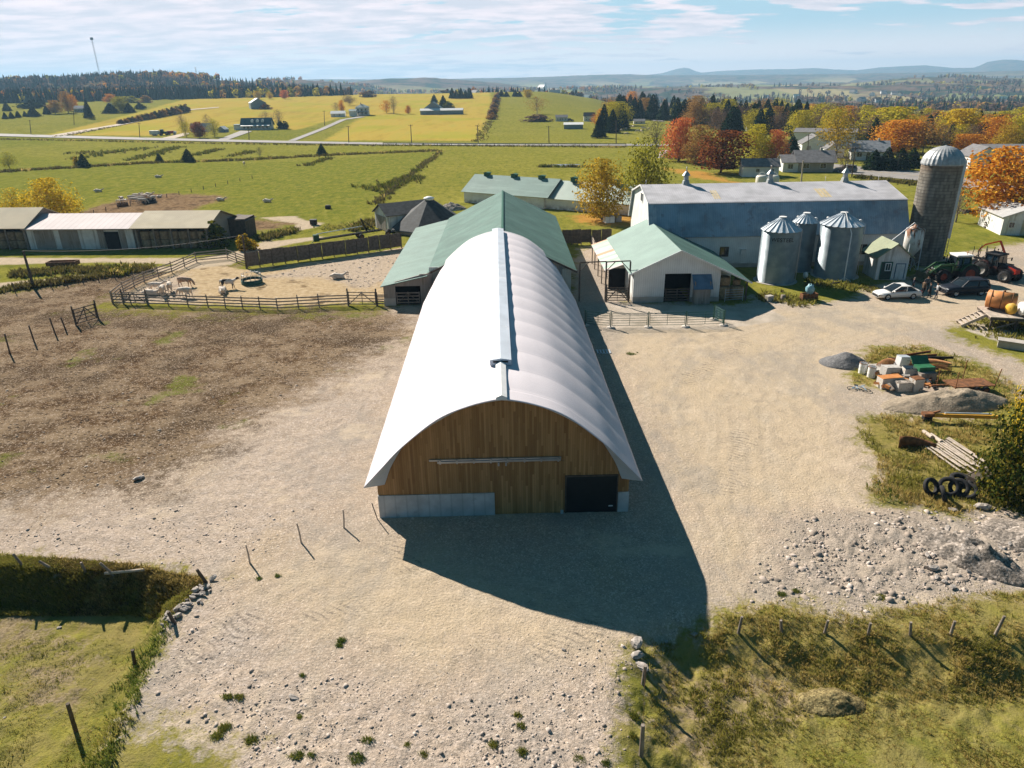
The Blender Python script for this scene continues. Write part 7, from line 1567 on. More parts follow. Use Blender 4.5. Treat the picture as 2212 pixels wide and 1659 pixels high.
m = MB(); m.b2(0,1.6,0,.06,0,1.0); m.b2(0,.06,.06,1.4,0,1.0); m.b2(1.54,1.6,.06,1.4,0,1.0); m.b2(.06,1.54,1.34,1.4,0,1.0); m.b2(.06,1.54,.06,1.34,.05,.1); m.obj('crate_body', M['white_wood'], bx)
m = MB(); m.b2(2.0,3.0,.4,.46,0,.95); m.b2(2.0,3.0,1.3,1.36,0,.95); m.b2(2.0,2.06,.46,1.3,0,.95); m.obj('crate_end', M['grey_boards'], bx)
for i, x in enumerate((1643,1669)):                             # two white tanks with hoops
    q = P(x, 403); tk = thing('plastic_tank', 'cream plastic tank with a hoop handle, the one nearer the garden shed' if i == 0 else 'cream plastic tank with a hoop handle, the one nearer the tan bungalow', 'tank', q, .2, 'cream tanks behind the gambrel barn'); s_ = scale_at(q)
    m = MB(); m.lathe([(s_*11.5,0),(s_*12,.5),(s_*12,s_*20),(s_*10,s_*23),(.01,s_*24)], 18); m.obj('tank_body', M['offwhite'], tk)
    m = MB(); m.tube([(s_*8*cos(a),0,s_*22+s_*8*sin(a)) for a in np.linspace(0,pi,11)], .07, 6); m.obj('hoop', M['white'], tk)
q = P(1452,343); m = MB(); vs = []
for x in (0,5):
    for k in range(9): a = pi*k/8; vs.append((1.7*cos(a), x, 2.2*sin(a)))
m.add(vs, [(k,k+1,9+k+1,9+k) for k in range(8)]+[tuple(range(9))], 0, True); o = m.obj('shelter', M['fabric'], None, loc=q, rz=.4); tag(o, 'small white arched shelter under the red maple', 'shelter')
# tank platform at the right edge
q = P(2128,716); pl = thing('tank_platform', 'raised plank platform with steps, carrying the orange and white tanks', 'platform', q, radians(-14)); q0 = q.copy(); PLM = Matrix.Translation(q0) @ Matrix.Rotation(radians(-14),4,'Z')
m = MB()
for i in range(12): m.b2(.2, 8.5, .1+i*.3, .37+i*.3, 1.32, 1.40)
m.obj('deck', M['timber_pale'], pl)
m = MB(); m.b2(.2,8.5,.1,.2,1.1,1.318); m.b2(.2,8.5,3.5,3.6,1.1,1.318); m.b2(.2,.3,.2,3.5,1.1,1.318); m.obj('joist', M['timber_dark'], pl)
for x in (.35,2.4,4.6,6.8):
    for y in (.25,3.4): m = MB(); m.b2(x,x+.16,y,y+.14,0,1.098); m.obj('deck_post', M['timber_dark'], pl)
m = MB(); m.beam((.5,.4,.1),(3.0,.4,1.1),.12); m.beam((3.4,.5,.15),(6.4,.3,.9),.14); m.obj('prop', M['timber'], pl)
m = MB(); m.beam((-1.75,.9,.1),(.15,.9,1.3),.06,.26); m.beam((-1.75,2.3,.1),(.15,2.3,1.3),.06,.26)
for i in range(6): t = (i+.6)/6.4; m.box((-1.75+1.9*t,1.6,.14+1.2*t),(.30,1.4,.05))
m.obj('steps', M['timber_pale'], pl)
def onpl(x, y, z): return PLM @ Vector((x,y,z))
def tank(name, label, x, y, r, L, m_, rz, legs):
    root = thing(name, label, 'tank', onpl(x,y,1.405), radians(-14)+rz)
    m = MB(); m.lathe([(.01,-L/2-.1),(r*.7,-L/2-.07),(r,-L/2),(r,L/2),(r*.7,L/2+.07),(.01,L/2+.1)], 26, (0,0,r+.12), 0, True, 'X'); m.obj('tank_body', m_, root)
    m = MB()
    for s_ in (-.3,.3): m.b2(s_*L-.08,s_*L+.08,-r*.7,r*.7,0,.34)
    m.obj('cradle', legs, root); m = MB()
    for s_ in (-.36,0,.36): m.lathe([(r+.01,s_*L-.04),(r+.03,s_*L-.03),(r+.03,s_*L+.03),(r+.01,s_*L+.04)], 26, (0,0,r+.12), 0, True, 'X')
    m.obj('band', M['rust'], root); m = MB(); m.tube([(.1,0,2*r+.1),(.1,0,2*r+.28)],.09,8); m.obj('filler_cap', M['rust'], root)
tank('fuel_tank', 'rusty orange fuel tank lying on the plank platform', 1.7, 2.6, .82, 2.3, M['orange_rust'], radians(-22), M['timber_dark'])
tank('fuel_tank', 'white fuel tank lying on the plank platform', 4.1, .95, .62, 2.8, M['white'], radians(10), M['timber_dark'])
o = thing('hose_reel', 'yellow hose reel with a black hose between the orange and white tanks', 'hose reel', onpl(2.1,1.15,1.405), radians(20)); m = MB(); m.lathe([(.05,-.12),(.52,-.12),(.52,-.08),(.3,-.06),(.3,.06),(.52,.08),(.52,.12),(.05,.12)], 20, (0,0,.56), 0, True, 'X'); m.obj('reel', mat('yellow_paint_worn', (.60,.36,.04), .6, 0, .2), o)
m = MB(); m.tube([(.02*k/6,.36*cos(k*.7),.56+.36*sin(k*.7)) for k in range(28)],.03,5); m.obj('hose', M['rubber'], o); m = MB(); m.b2(-.1,.1,-.3,.3,0,.06); m.obj('foot', M['dark_iron'], o)
q = P(2455/1.13,748); m = MB(); m.prism([(-1.1,0),(1.1,0),(1.1,.62),(-1.1,.62)], -.45,.45,'Y'); m.slab((-1.16,-.52,.70),(1.16,-.52,.70),(1.16,.52,.70),(-1.16,.52,.70),.07); o = m.obj('feed_box', M['slab'], None, .02, P(2186,752), radians(-34)); tag(o, 'long grey lidded trough in the grass below the tank platform', 'trough')
# things round the bins
for (x, y, lb, w_) in ((1661,650,'pale cut stone block by the shadow of the hay shed',.7),(1691,648,'brown tree stump near the lettered grain bin',.45)):
    m = MB(); 
    if w_ > .5: m.box((0,0,.3),(.75,.6,.6),.4); o = m.obj('stone_block', M['slab'], None, .05, P(x,y)); tag(o, lb, 'stone block')
    else: m.lathe([(.30,0),(.27,.1),(.25,.55),(.01,.56)], 12); o = m.obj('stump', M['timber'], None, 0, P(x,y)); tag(o, lb, 'stump')
q = P(1746,648); bx = thing('tarped_box', 'rusty open box with a blue tarpaulin bundle, in front of the grain bins', 'box', q, .1)
m = MB(); m.b2(-.85,.85,-.35,-.29,0,.75); m.b2(-.85,.85,.29,.35,0,.75); m.b2(-.85,-.79,-.29,.29,0,.75); m.b2(.79,.85,-.29,.29,0,.75); m.b2(-.79,.79,-.29,.29,.3,.36); m.obj('box', M['rust'], bx)
g = np.random.default_rng(4); m = MB(); m.sphere((0,0,1.1), (.42,.36,.62), 12, 0, 9); m.v = [tuple(np.array(v_)+g.normal(size=3)*.06) for v_ in m.v]; m.obj('tarpaulin', mat('blue_tarp', (.22,.42,.50), .5, 0, .3, 3), bx)
q = P(1308,806-49); m = MB()
for i in range(5): m.b2(-.6+i*.27,-.48+i*.27,-.45,.45,.02,.06)
for y in (-.45,.38): m.b2(-.62,.62,y,y+.08,.0,.018)
o = m.obj('drain_grate', M['galv'], None, loc=P(1304,760)); tag(o, 'slatted pallet lying on the shaded ground beside the white barn', 'pallet')
m = MB(); m.sphere((0,0,.42),(.3,.26,.42),10,0,6); o = m.obj('gas_bottle', M['white'], None, loc=P(1739,602)); tag(o, 'small white gas bottle between the two wide grain bins', 'gas bottle')
q = P(1797,618); m = MB(); m.beam((-.5,0,.1),(.6,.1,.4),.08); m.beam((-.2,-.3,.05),(.3,.4,.5),.06); m.tube([(.1,.1,.3),(.9,.2,.35)],.1,8); o = m.obj('auger_drive', M['dark_iron'], None, loc=q); tag(o, 'small heap of dark auger parts in front of the widest bin', 'machine part')
# washing on a line
a, b_ = P(2070,479)+Vector((0,0,2.0)), P(2122,478)+Vector((0,0,1.9)); cable('clothes_line', 'thin clothes line between the leafless tree and the orange maple', a, b_, .08, .012)
wc = [(.70,.68,.66),(.62,.60,.62),(.06,.08,.16),(.10,.16,.30),(.05,.05,.06),(.55,.50,.46),(.35,.05,.05),(.70,.69,.66),(.68,.66,.64)]
lbn = ['white shirt','pale towel','navy shirt','blue cloth','black garment','cream cloth','red garment','white pillowcase','white towel']
for i, c in enumerate(wc):
    t = .06+.10*i; q = a.lerp(b_, t)-Vector((0,0,.08*4*t*(1-t))); m = MB(); vs = []; h_ = .42+.16*((i*5) % 3); w_ = .38
    for j in range(4):
        for k in range(4): vs.append((-w_+.667*w_*k*1.0, .05*sin(k*2+j+i), -h_*j/3))
    m.add(vs, [(r*4+k, r*4+k+1, r*4+k+5, r*4+k+4) for r in range(3) for k in range(3)], 0, True); o = m.obj('laundry', mat('cloth_'+lbn[i].replace(' ','_'), c, .9), None, loc=q); s_ = o.modifiers.new('thickness','SOLIDIFY'); s_.thickness = .02; tag(o, lbn[i]+(' on the clothes line nearest the leafless tree' if i == 0 else ' hanging on the clothes line by the orange maple'), 'laundry')
q = P(2143,493); wp = thing('wood_crate', 'rough crate of firewood by the white garage', 'crate', q, .3)
m = MB(); [m.b2(-1.0,1.0,y,y+.06,.05+k*.35,.25+k*.35) for k in range(3) for y in (-.7,.64)]; [m.b2(x,x+.06,-.64,.64,.05+k*.35,.25+k*.35) for k in range(3) for x in (-1.0,.94)]; m.obj('crate_body', M['timber'], wp)
m = MB(); g = random.Random(2); [m.tube([(-.8,g.uniform(-.5,.5),.15+.12*k),(.8,g.uniform(-.5,.5),.15+.12*k)],.09,6) for k in range(8)]; m.obj('firewood', M['rust'], wp)
# ------------------------------------------------------------------ heaps, rocks and junk
def heap(name, label, c, L, W, h, rz, m_, seed, flat=.0, rough=.12, asym=0., cat='heap', sub=44):
    n = sub; vs = []; u = np.linspace(-1, 1, n); U, V_ = np.meshgrid(u, u, indexing='ij')
    r = np.sqrt(U**2+V_**2); X = U*L/2; Y = V_*W/2; Z = h*np.clip(1-np.clip(r-flat, 0, 1)/(1-flat), 0, 1)**.85*(1+asym*U)
    Z = Z+(fbm(X*1.6+seed*7, Y*1.6, 4, seed)-.47)*rough*4*np.clip(1.15-r, 0, 1)*min(1, h)
    cs, sn = cos(rz), sin(rz); Xw = c.x+X*cs-Y*sn; Yw = c.y+X*sn+Y*cs; Zg = T(Xw, Yw)
    Z = np.where(r > .97, -.12, Z)+Zg-c.z
    V = np.stack([X.ravel(), Y.ravel(), Z.ravel()], 1); i = np.arange(n-1)[:,None]*n+np.arange(n-1)[None,:]
    Fq = np.stack([i, i+n, i+n+1, i+1], -1).reshape(-1,4); rr_ = r.ravel(); Fq = Fq[(rr_[Fq] < 1.04).all(1)]
    o = link(name, bigmesh(name, V, Fq, m_, True), None, c, rz); return tag(o, label, cat)
def rubble_mat(name, stops, sc=5):
    b = NB(name); v = b.voro(sc, b.ob, 'Color'); s = b.sep(v)[0]; n = b.noise(1.2, b.ob, 4)
    c = b.ramp(s, stops); c = b.mix(b.mr(n, .4, .65, 0, .5), c, stops[0][1]); return b.fin(c, .95, 0, b.bump(b.math('ADD', s, b.noise(9, b.ob, 4)), .9, .06), 0)
M['rubble'] = rubble_mat('shale_rubble', [(0,(.17,.15,.13)),(.5,(.33,.285,.24)),(1,(.55,.48,.43))]); M['grey_gravel'] = rubble_mat('grey_gravel', [(0,(.15,.15,.155)),(1,(.24,.235,.235))], 12); M['earth'] = rubble_mat('pale_earth', [(0,(.25,.205,.155)),(1,(.38,.315,.24))], 9)
M['rubble_d'] = rubble_mat('dark_shale_rubble', [(0,(.10,.09,.08)),(.4,(.24,.205,.175)),(.8,(.38,.325,.28)),(1,(.52,.45,.40))], 10)
heap('gravel_pile', 'small heap of dark grey gravel at the edge of the yard by the white drums', P(1822,786), 4.0, 3.0, 1.05, radians(-10), M['grey_gravel'], 3, .05, .06, .25)
heap('earth_mound', 'long pale earth mound below the junk heap, steep at its right end', P(2040,872), 10.0, 3.6, .85, radians(6), M['earth'], 5, .3, .16, .5)
heap('rubble_pile', 'ridge of broken shale slabs with weeds at the lower right of the yard', P(2098,1205), 5.6, 2.6, 1.05, radians(-52), M['rubble_d'], 8, .08, .3)
heap('rubble_pile', 'lower spread of shale rubble at the right edge of the picture', P(2240,1165), 5.5, 3.6, .5, radians(-20), M['rubble_d'], 9, .3, .2)
heap('rubble_pile', 'heap of stones left of the long green-roofed shed', P(975,452), 6.0, 4.5, 1.2, .3, M['rubble'], 11, .1, .2)
heap('sod_mound', 'low torn sod mound in the lower right pasture', P(1795,1515)+Vector((0,0,-.12)), 2.9, 1.5, .36, 0, rubble_mat('torn_sod', [(0,(.10,.08,.04)),(.5,(.24,.19,.09)),(1,(.36,.29,.14))], 14), 13, .2, .12, 0, 'mound')
def rock_mesh(seed, flat):
    g = np.random.default_rng(seed); m = MB(); m.sphere((0,0,0), 1, 9, 0, 6); V = np.array(m.v)
    for k in range(7):                                          # cleave with planes for flat faces
        d = g.normal(size=3); d /= np.linalg.norm(d); h = g.uniform(.45,.75); t = V@d; V = V-np.outer(np.clip(t-h, 0, None), d)
    V = V*np.array((1, g.uniform(.6,.85), flat))+g.normal(size=V.shape)*.02; m.v = [tuple(v) for v in V]; m.s = [False]*len(m.s); return m.mesh('rock', M['rock'])
M['rock'] = mat('grey_shale', (.36,.32,.29), .9, 0, .3, 1.5, .6, 8, stain=((.50,.44,.40), 2, .55))
RK = [rock_mesh(s_, f) for s_, f in ((1,.30),(2,.42),(3,.22),(4,.55),(5,.28))]; rk_n = 0
def rock(label, x, y, w_, k=None, group=None, tilt=.15, lift=.2):
    global rk_n; rk_n += 1; p = P(x, y); s_ = w_*scale_at(p)/2; o = link('rock', RK[k if k is not None else rk_n % 5], None, p+Vector((0,0,s_*lift))); o.scale = (s_,s_,s_); g = random.Random(rk_n)
    o.rotation_euler = (g.uniform(-tilt,tilt), g.uniform(-tilt,tilt), g.uniform(0,6)); return tag(o, label, 'rock', group)
rock('large upright boulder at the corner of the stony pad, topmost of three', 1374, 1392, 42, 3, None, .2, .45)
rock('grey boulder in the middle of the three at the pad corner', 1380, 1421, 40, 1, None, .2, .35); rock('flat slab, lowest of the three boulders at the pad corner', 1384, 1441, 44, 2)
for (x, y, w_, lb) in ((2011,1177,24,'pale square slab on the slope of the shale ridge, the upper one'),(2003,1200,20,'pale slab just below the upper square slab of the shale ridge'),(2009,1228,38,'big squarish boulder at the foot of the shale ridge'),(2024,1248,20,'rust-tinged stone below the big squarish boulder'),(2040,1259,20,'pale stone between the rust-tinged stone and the thin slab'),(2056,1270,24,'thin pale slab lowest at the foot of the shale ridge'),(2122,1098,44,'large pale rock among the weeds below the tyres'),(2060,1104,26,'pale slab left of the large rock below the tyres'),(255,1598,14,'flat pale slab in the weeds at the edge of the pasture'),(129,1356,14,'pale stone lying in the lower left pasture'),(11,1551,9,'small white stone at the left edge of the pasture'),(300,1035,30,'long pale slab lying in the muddy field'),(1216,1403,14,'lone pale stone on the pad left of the barn shadow'),(635,1508,28,'broad flat slab on the stony pad'),(1440,1388,14,'pale stone in the shadow below the barn shadow tip'),(1500,1372,22,'thin upright slab at the tip of the barn shadow')):
    rock(lb, x, y, w_)
for (x, y, w_) in ((2045,1150,22),(2060,1165,26),(2075,1160,16),(2062,1190,20),(2085,1200,24),(2100,1190,18),(2030,1158,18),(1990,1150,16),(1970,1146,14),(2015,1148,16),(2110,1225,20),(2090,1240,18),(2125,1240,16),(2140,1215,14),(2160,1190,18),(2180,1180,16)):
    rock('jagged shale slab lying on the rubble ridge at lower right', x, y, w_, None, 'shale slabs on the rubble ridge', .6, .9)
g = random.Random(9)
for i in range(34):
    t = i/33; x = 352+98*t+g.uniform(-14,16); y = 1352-92*t+g.uniform(-8,16); rock('shale slab in the tumbled bank between the posts at the ditch end', x, y, g.uniform(12,30), None, 'shale slabs at the ditch end', .5, .35)
def drum(label, x, y):
    root = thing('drum', label, 'drum', P(x,y)); m = MB(); pr = []
    for k in range(13): z = .88*k/12; pr.append((.30+(.015 if k in (4,8) else 0), z))
    m.lathe(pr, 20); m.lathe([(.01,.70),(.28,.70)], 16); m.obj('drum_body', M['white'], root); m = MB(); m.lathe([(.27,.89),(.31,.89),(.31,.85)], 20); m.obj('rim', M['rust'], root)
drum('white steel drum nearest the grey gravel heap', 1862, 806); drum('white steel drum second from the grey gravel heap', 1881, 814)
def appliance(name, label, x, y, d, rz, m_, lid=None, tilt=0, cat='appliance'):
    root = thing(name, label, cat, P(x,y), rz); m = MB(); m.box((0,0,d[2]/2), d); o = m.obj('cabinet', m_, root, .03); o.rotation_euler.y = tilt; o.location.z = abs(sin(tilt))*d[0]*.4
    m = MB(); m.box((0,0,d[2]+.035), (d[0]*1.01,d[1]*1.01,.05)); l_ = m.obj('lid', lid or m_, root, .015); l_.rotation_euler.y = tilt; l_.location.z = o.location.z
    m = MB(); m.box((d[0]*.3,-d[1]/2-.02,d[2]*.8), (.3,.03,.04)); h = m.obj('handle', M['steel'], root); h.rotation_euler.y = tilt; h.location.z = o.location.z
M['white_dirty'] = mat('dirty_white_enamel', (.58,.55,.51), .6, 0, .2, 2, stain=((.28,.18,.11), 2.0, .53)); M['bin_green'] = mat('green_plastic', (.03,.15,.07), .5, 0, .25, 3)
appliance('chest_freezer', 'white chest freezer with an orange-stained lid, front of the junk heap', 1919, 836, (1.7,.75,.85), .15, M['white_dirty'], M['orange_rust'])
appliance('chest_freezer', 'white freezer lying behind the one with the orange lid', 1920, 812, (1.5,.7,.7), .3, M['white_dirty'], None, .12)
appliance('washing_machine', 'white washing machine with a dark glass panel in the junk heap', 1962, 816, (1.0,.7,.85), -.1, M['white_dirty'], M['glass'])
appliance('sink_unit', 'open white tub full of scrap at the front of the junk heap', 1947, 842, (1.1,.8,.65), .1, M['white_dirty'], M['rubble'])
appliance('cabinet', 'tall white cabinet at the right of the scrap tub', 1976, 842, (.8,.7,.95), .2, M['white_dirty'], M['rust'])
appliance('cabinet', 'upright white panelled cabinet in the middle of the junk heap', 1944, 800, (.9,.6,1.15), .2, M['white'], M['galv'], .1)
appliance('pallet_box', 'brown wooden box under the green bin lid', 1996, 822, (1.3,.9,.7), .1, M['grey_boards'], M['timber'], 0, 'box')
root = thing('green_bin', 'bright green plastic bin with its lid open in the junk heap', 'bin', P(1991,818)+Vector((0,0,.76)), .1); m = MB(); m.b2(-.65,.65,-.4,.4,.0,.35); m.obj('bin_body', M['bin_green'], root); m = MB(); m.slab((-.7,.42,.36),(.7,.42,.36),(.75,.95,.85),(-.65,.95,.85),.05); m.obj('lid', M['bin_green'], root)
for i in range(7):
    q = P(1950+i*10, 782+((i*5) % 9)); a = .12+((i*37) % 11-5)*.06; m = MB(); L = 2.4+.5*((i*3) % 4); z = .18+.13*((i*2) % 5); m.b2(-L/2,L/2,-.06,-.045,z,z+.2); m.b2(-L/2,L/2,-.12,-.0605,z,z+.02); m.b2(-L/2,L/2,-.12,-.0605,z+.18,z+.2); o = m.obj('iron_beam', M['rust'] if i % 3 else M['dark_iron'], None, loc=q, rz=a); tag(o, 'dark rusty iron beam in the stack behind the coil of old springs', 'beam', 'rusty beams in the junk heap')
for (x, y, L, r_, rz, lb) in ((2000,800,3.6,.34,-.12,'long coil of rusty spring tubing arching over the weeds'),(1914,797,1.7,.26,.35,'short coil of rusty spring tubing by the second drum')):
    m = MB(); n = int(L/.085)*10; m.tube([(-L/2+L*k/n, r_*cos(k*2*pi/10), .36+.28*sin(pi*k/n)+r_*sin(k*2*pi/10)) for k in range(n)], .028, 4, 0, False); o = m.obj('spring_coil', mat('orange_rust_steel', (.36,.17,.07), .8, 0, .3, 3), None, loc=P(x,y), rz=rz); tag(o, lb, 'coil')
m = MB(); m.slab((-.9,-.5,.35),(.9,-.5,.2),(.9,.5,.3),(-.9,.5,.5),.03); o = m.obj('tin_sheet', M['white_dirty'], None, loc=P(1898,800), rz=.4); tag(o, 'bent white and red tin sheet behind the drums', 'sheet')
g = np.random.default_rng(31); m = MB()
for i in range(110):
    q = P(1890+130*g.random(), 790+58*g.random()); a = g.uniform(0,6); d = (g.uniform(.1,.7), g.uniform(.04,.3), g.uniform(.02,.22)); m.box((q.x,q.y,q.z+.1+.35*g.random()), d, a, int(g.integers(0,5)), 1, g.uniform(-.5,.5), g.uniform(-.4,.4))
tag(m.obj('scrap_litter', [M['white_dirty'], M['rust'], M['dark_iron'], M['orange_rust'], M['timber']]), kind='stuff')
root = thing('flat_trailer', 'rusty flat trailer with upright stakes at the right of the junk heap', 'trailer', P(2080,845), radians(4)); m = MB(); m.b2(-1.3,1.9,-.75,.75,.62,.70); m.b2(-2.6,-1.3,-.06,.06,.55,.65); m.obj('deck', M['rust'], root)
for x, y, z in ((-1.2,-.7,1.9),(1.8,-.7,2.0),(.3,.7,2.2),(-1.9,.4,1.7)): m = MB(); m.tube([(x,y,.4),(x+.25*(x > 1),y,z)],.035,5); m.obj('stake', M['rust'], root)
for x in (.4,1.1): [wheel(root, x, y, .33, .2, M['rust']) for y in (-.8,.8)]
root = thing('bicycle', 'pale blue bicycle lying on the gravel left of the junk heap', 'bicycle', P(1855,843), radians(-25)); m = MB()
for x in (-.5,.5): m = MB(); m.lathe([(.30,-.015),(.34,-.015),(.34,.015),(.30,.015),(.30,-.015)], 20, (x,0,.08), 0, True); m.obj('wheel', M['rubber'], root)
m = MB(); fr = [(-.5,0,.1),(-.1,-.05,.16),(.28,.30,.2),(-.2,.32,.2),(-.5,0,.1)]; m.tube(fr, .025, 6); m.tube([(-.1,-.05,.16),(-.2,.32,.2)],.025,6); m.tube([(.5,0,.1),(.28,.30,.2),(.25,.45,.22)],.025,6); m.tube([(.1,.45,.2),(.4,.5,.3)],.02,6); m.obj('frame', mat('pale_blue_paint', (.25,.42,.58), .4), root); m = MB(); m.box((-.22,.42,.22),(.28,.16,.07)); m.obj('saddle', M['rubber'], root, .02)
a, b_ = P(1998,909), P(2150,915); root = thing('yellow_boom', 'yellow machine boom with a small wheel and silver ram, lying by the earth mound', 'machine part', a); d = b_-a
m = MB(); m.beam((0,0,.45), d+Vector((0,0,.5)), .2, .24); m.obj('boom', mat('boom_yellow', (.62,.33,.04), .5, 0, .15, 2), root); m = MB(); m.tube([d*.25+Vector((0,-.05,.68)), d*.9+Vector((0,-.05,.72))], .065, 8); m.obj('ram', M['galv'], root)
m = MB(); m.box((.1,0,.52),(.7,.5,.22)); m.beam((.4,0,.6),(.9,0,.75),.12); m.obj('head', M['rust'], root, .03); o = wheel(root, .1, 0, .33, .28, M['rust']); o.rotation_euler.x = pi/2; o.location.z = .22
q = P(1980,972); m = MB(); vs = []
for k in range(9):
    x = -1.1+2.2*k/8
    for z, yy in ((0,0),(.45,.05),(.8-.18*(k/8)**2*2, .16)): vs.append((x, yy+.25*sin(k*.4), z))
m.add(vs, [(3*k+j,3*k+j+1,3*k+3+j+1,3*k+3+j) for k in range(8) for j in range(2)], 0, True); o = m.obj('curved_sheet', M['rust'], None, loc=q, rz=radians(-12)); md = o.modifiers.new('thickness','SOLIDIFY'); md.thickness = .03; tag(o, 'dark curved rusty steel sheet standing in the weeds above the broken pallets', 'sheet')
root = thing('slatted_rack', 'long broken rack of grey slats lying in the weeds beside the green bushy tree', 'rack', P(2062,1000)); a0 = P(1996,969); b0 = P(2034,953); c0 = P(2092,1037); u_ = (c0-a0); v_ = (b0-a0)*1.25; g = random.Random(4)
root.location = a0; m = MB()
for i in range(11):
    t = i/10; o_ = v_*t; e = g.uniform(.75,1.0); s_ = g.uniform(0,.10); zz_ = .22+g.uniform(-.03,.05)
    m.beam(o_+u_*s_+Vector((0,0,zz_)), o_+u_*(e)+Vector((0,0,zz_+g.uniform(-.06,.08))), .13, .03, 0, (0,0,1))
m.obj('slats', M['timber_pale'], root); m = MB()
for t in (.06,.35,.65,.93): m.beam(u_*t+v_*-.05+Vector((0,0,.12)), u_*t+v_*1.05+Vector((0,0,.12)), .09, .12)
m.obj('bearers', M['timber_dark'], root)
for i, (p0, p1) in enumerate((((1994,936),(2012,952)),((2010,943),(2032,962)))): a, b_ = P(*p0), P(*p1); m = MB(); m.tube([Vector((0,0,.15)), b_-a+Vector((0,0,.25))], .13, 8); o = m.obj('log', M['timber_pale'], None, loc=a); tag(o, ['pale log end sticking out above the curved sheet','thick pale log leaning on the broken slatted rack'][i], 'log')
m = MB(); m.b2(-.9,.9,-.35,.35,.1,.5); o = m.obj('dark_crate', M['timber_dark'], None, .02, P(2118,1040), radians(30)); tag(o, 'dark wooden crate at the lower end of the slatted rack', 'crate')
def tyre(label, x, y, r, tilt, rz):
    root = thing('tyre', label, 'tyre', P(x,y)+Vector((0,0,.12+abs(sin(tilt))*r*.75)), rz); m = MB(); w_ = r*.45; m.lathe([(r*.6,-w_*.4),(r*.66,-w_*.5),(r*.93,-w_*.5),(r,-w_*.3),(r,w_*.3),(r*.93,w_*.5),(r*.66,w_*.5),(r*.6,w_*.4),(r*.62,0),(r*.6,-w_*.4)], 26)
    o = m.obj('tread', M['rubber'], root); o.rotation_euler = (tilt, 0, 0)
for (x, y, r, t, rz, lb) in ((2008,1066,.52,1.0,.35,'worn tyre nearest the gravel, weeds growing through it'),(2046,1066,.58,.85,-.5,'large tyre leaning in the middle of the tyre heap'),(2034,1082,.48,1.25,1.2,'tyre standing nearly upright at the front of the tyre heap'),(2068,1068,.55,.9,-.7,'large tyre right of the middle one in the tyre heap'),(2088,1072,.5,.7,-.9,'tyre at the right end of the tyre heap'),(2074,1042,.6,.12,0,'tyre lying flat at the back of the tyre heap')):
    tyre(lb, x, y, r, t, rz)
# pond in the pasture
m = MB(); q = P(1217,357); m.add([(4.5*cos(a)*(1+.2*sin(3*a)), 2.6*sin(a), .05) for a in np.linspace(0,2*pi,25)[:-1]], [tuple(range(24))]); o = m.obj('pond', NB('still_water').fin((.06,.07,.07), .05, 0, None, .8), None, loc=q); tag(o, kind='structure')
# ------------------------------------------------------------------ uncountable cover: stones, grass, weeds
BIG = np.array(GRAVEL)
def scatter(n, box, test, seed):
    """points seen in the photograph-space box that pass the test of ground position"""
    g = np.random.default_rng(seed); xs = g.uniform(box[0], box[2], n); ys = g.uniform(box[1], box[3], n)
    u = xs-1106; v = ys-829.5; a = u*cos(RO)-v*sin(RO); b_ = u*sin(RO)+v*cos(RO); dx = a/F; dy = cos(TH)-b_/F*sin(TH); dz = -sin(TH)-b_/F*cos(TH)
    X = dx*(-HC/dz); Y = dy*(-HC/dz)
    for k in range(3): Z = T(X, Y); t = (Z-HC)/dz; X, Y = dx*t, dy*t
    k = test(X, Y, g); return X[k], Y[k], T(X[k], Y[k])
def stones(name, pts, smin, smax, stops, seed):
    X, Y, Z = pts; n = len(X); g = np.random.default_rng(seed); s = smin*(1-g.random(n)*(1-(smin/smax)**1.7))**(-1/1.7); an = g.uniform(0,2*pi,n); h = s*g.uniform(.18,.5,n)
    base = np.array([(-1,-1),(1,-1),(1,1),(-1,1)], float); V = np.zeros((n,8,3))
    for k in range(4):
        for lv in range(2):
            bx = base[k,0]*(1 if lv == 0 else .72)*g.uniform(.65,1.1,n)*s; by = base[k,1]*.7*(1 if lv == 0 else .72)*g.uniform(.65,1.1,n)*s
            V[:,k+4*lv,0] = X+bx*np.cos(an)-by*np.sin(an); V[:,k+4*lv,1] = Y+bx*np.sin(an)+by*np.cos(an); V[:,k+4*lv,2] = Z+(-.03 if lv == 0 else h*g.uniform(.6,1.25,n))
    q = np.array([(4,5,6,7),(0,1,5,4),(1,2,6,5),(2,3,7,6),(3,0,4,7)]); Fq = (np.arange(n)[:,None,None]*8+q[None]).reshape(-1,4)
    b_ = NB(name+'_stone'); rnd = b_.n('NewGeometry').outputs['Random Per Island']; mm = b_.fin(b_.mix(b_.mr(b_.noise(9), .4, .65, 0, .3), b_.ramp(rnd, stops), (.25,.22,.19)), .95, 0, None, 0)
    return tag(link(name, bigmesh(name, V.reshape(-1,3), Fq, mm)), kind='stuff')
sdm = lambda polys, X, Y: np.max([sdf(q, X, Y) for q in polys], 0)
SHL = [SHALE, SHALE2]
inpad = lambda X, Y, g: (sdf(GRAVEL, X, Y) > .1) & (sdf(LOW_L, X, Y) < -.3) & (sdf(LOW_R, X, Y) < -.3)
ST = [(0,(.20,.17,.145)),(.35,(.34,.28,.235)),(.75,(.47,.39,.335)),(1,(.60,.52,.465))]
stones('loose_stones', scatter(16000, (-60,1090,1400,1720), lambda X, Y, g: inpad(X,Y,g) & (sdm(SHL,X,Y)+2.2*(fbm(X*.5,Y*.5,3,41)-.5)*2 > g.uniform(-2.5,1.5,len(X))) & (fbm(X*.35,Y*.35,3,43) > g.uniform(.18,.6,len(X))), 51), .022, .13, ST, 61)
stones('loose_stones', scatter(4500, (1600,1090,2300,1330), lambda X, Y, g: inpad(X,Y,g) & (sdf(CRUSH,X,Y) > g.uniform(-1,1,len(X))), 52), .03, .24, ST, 62)
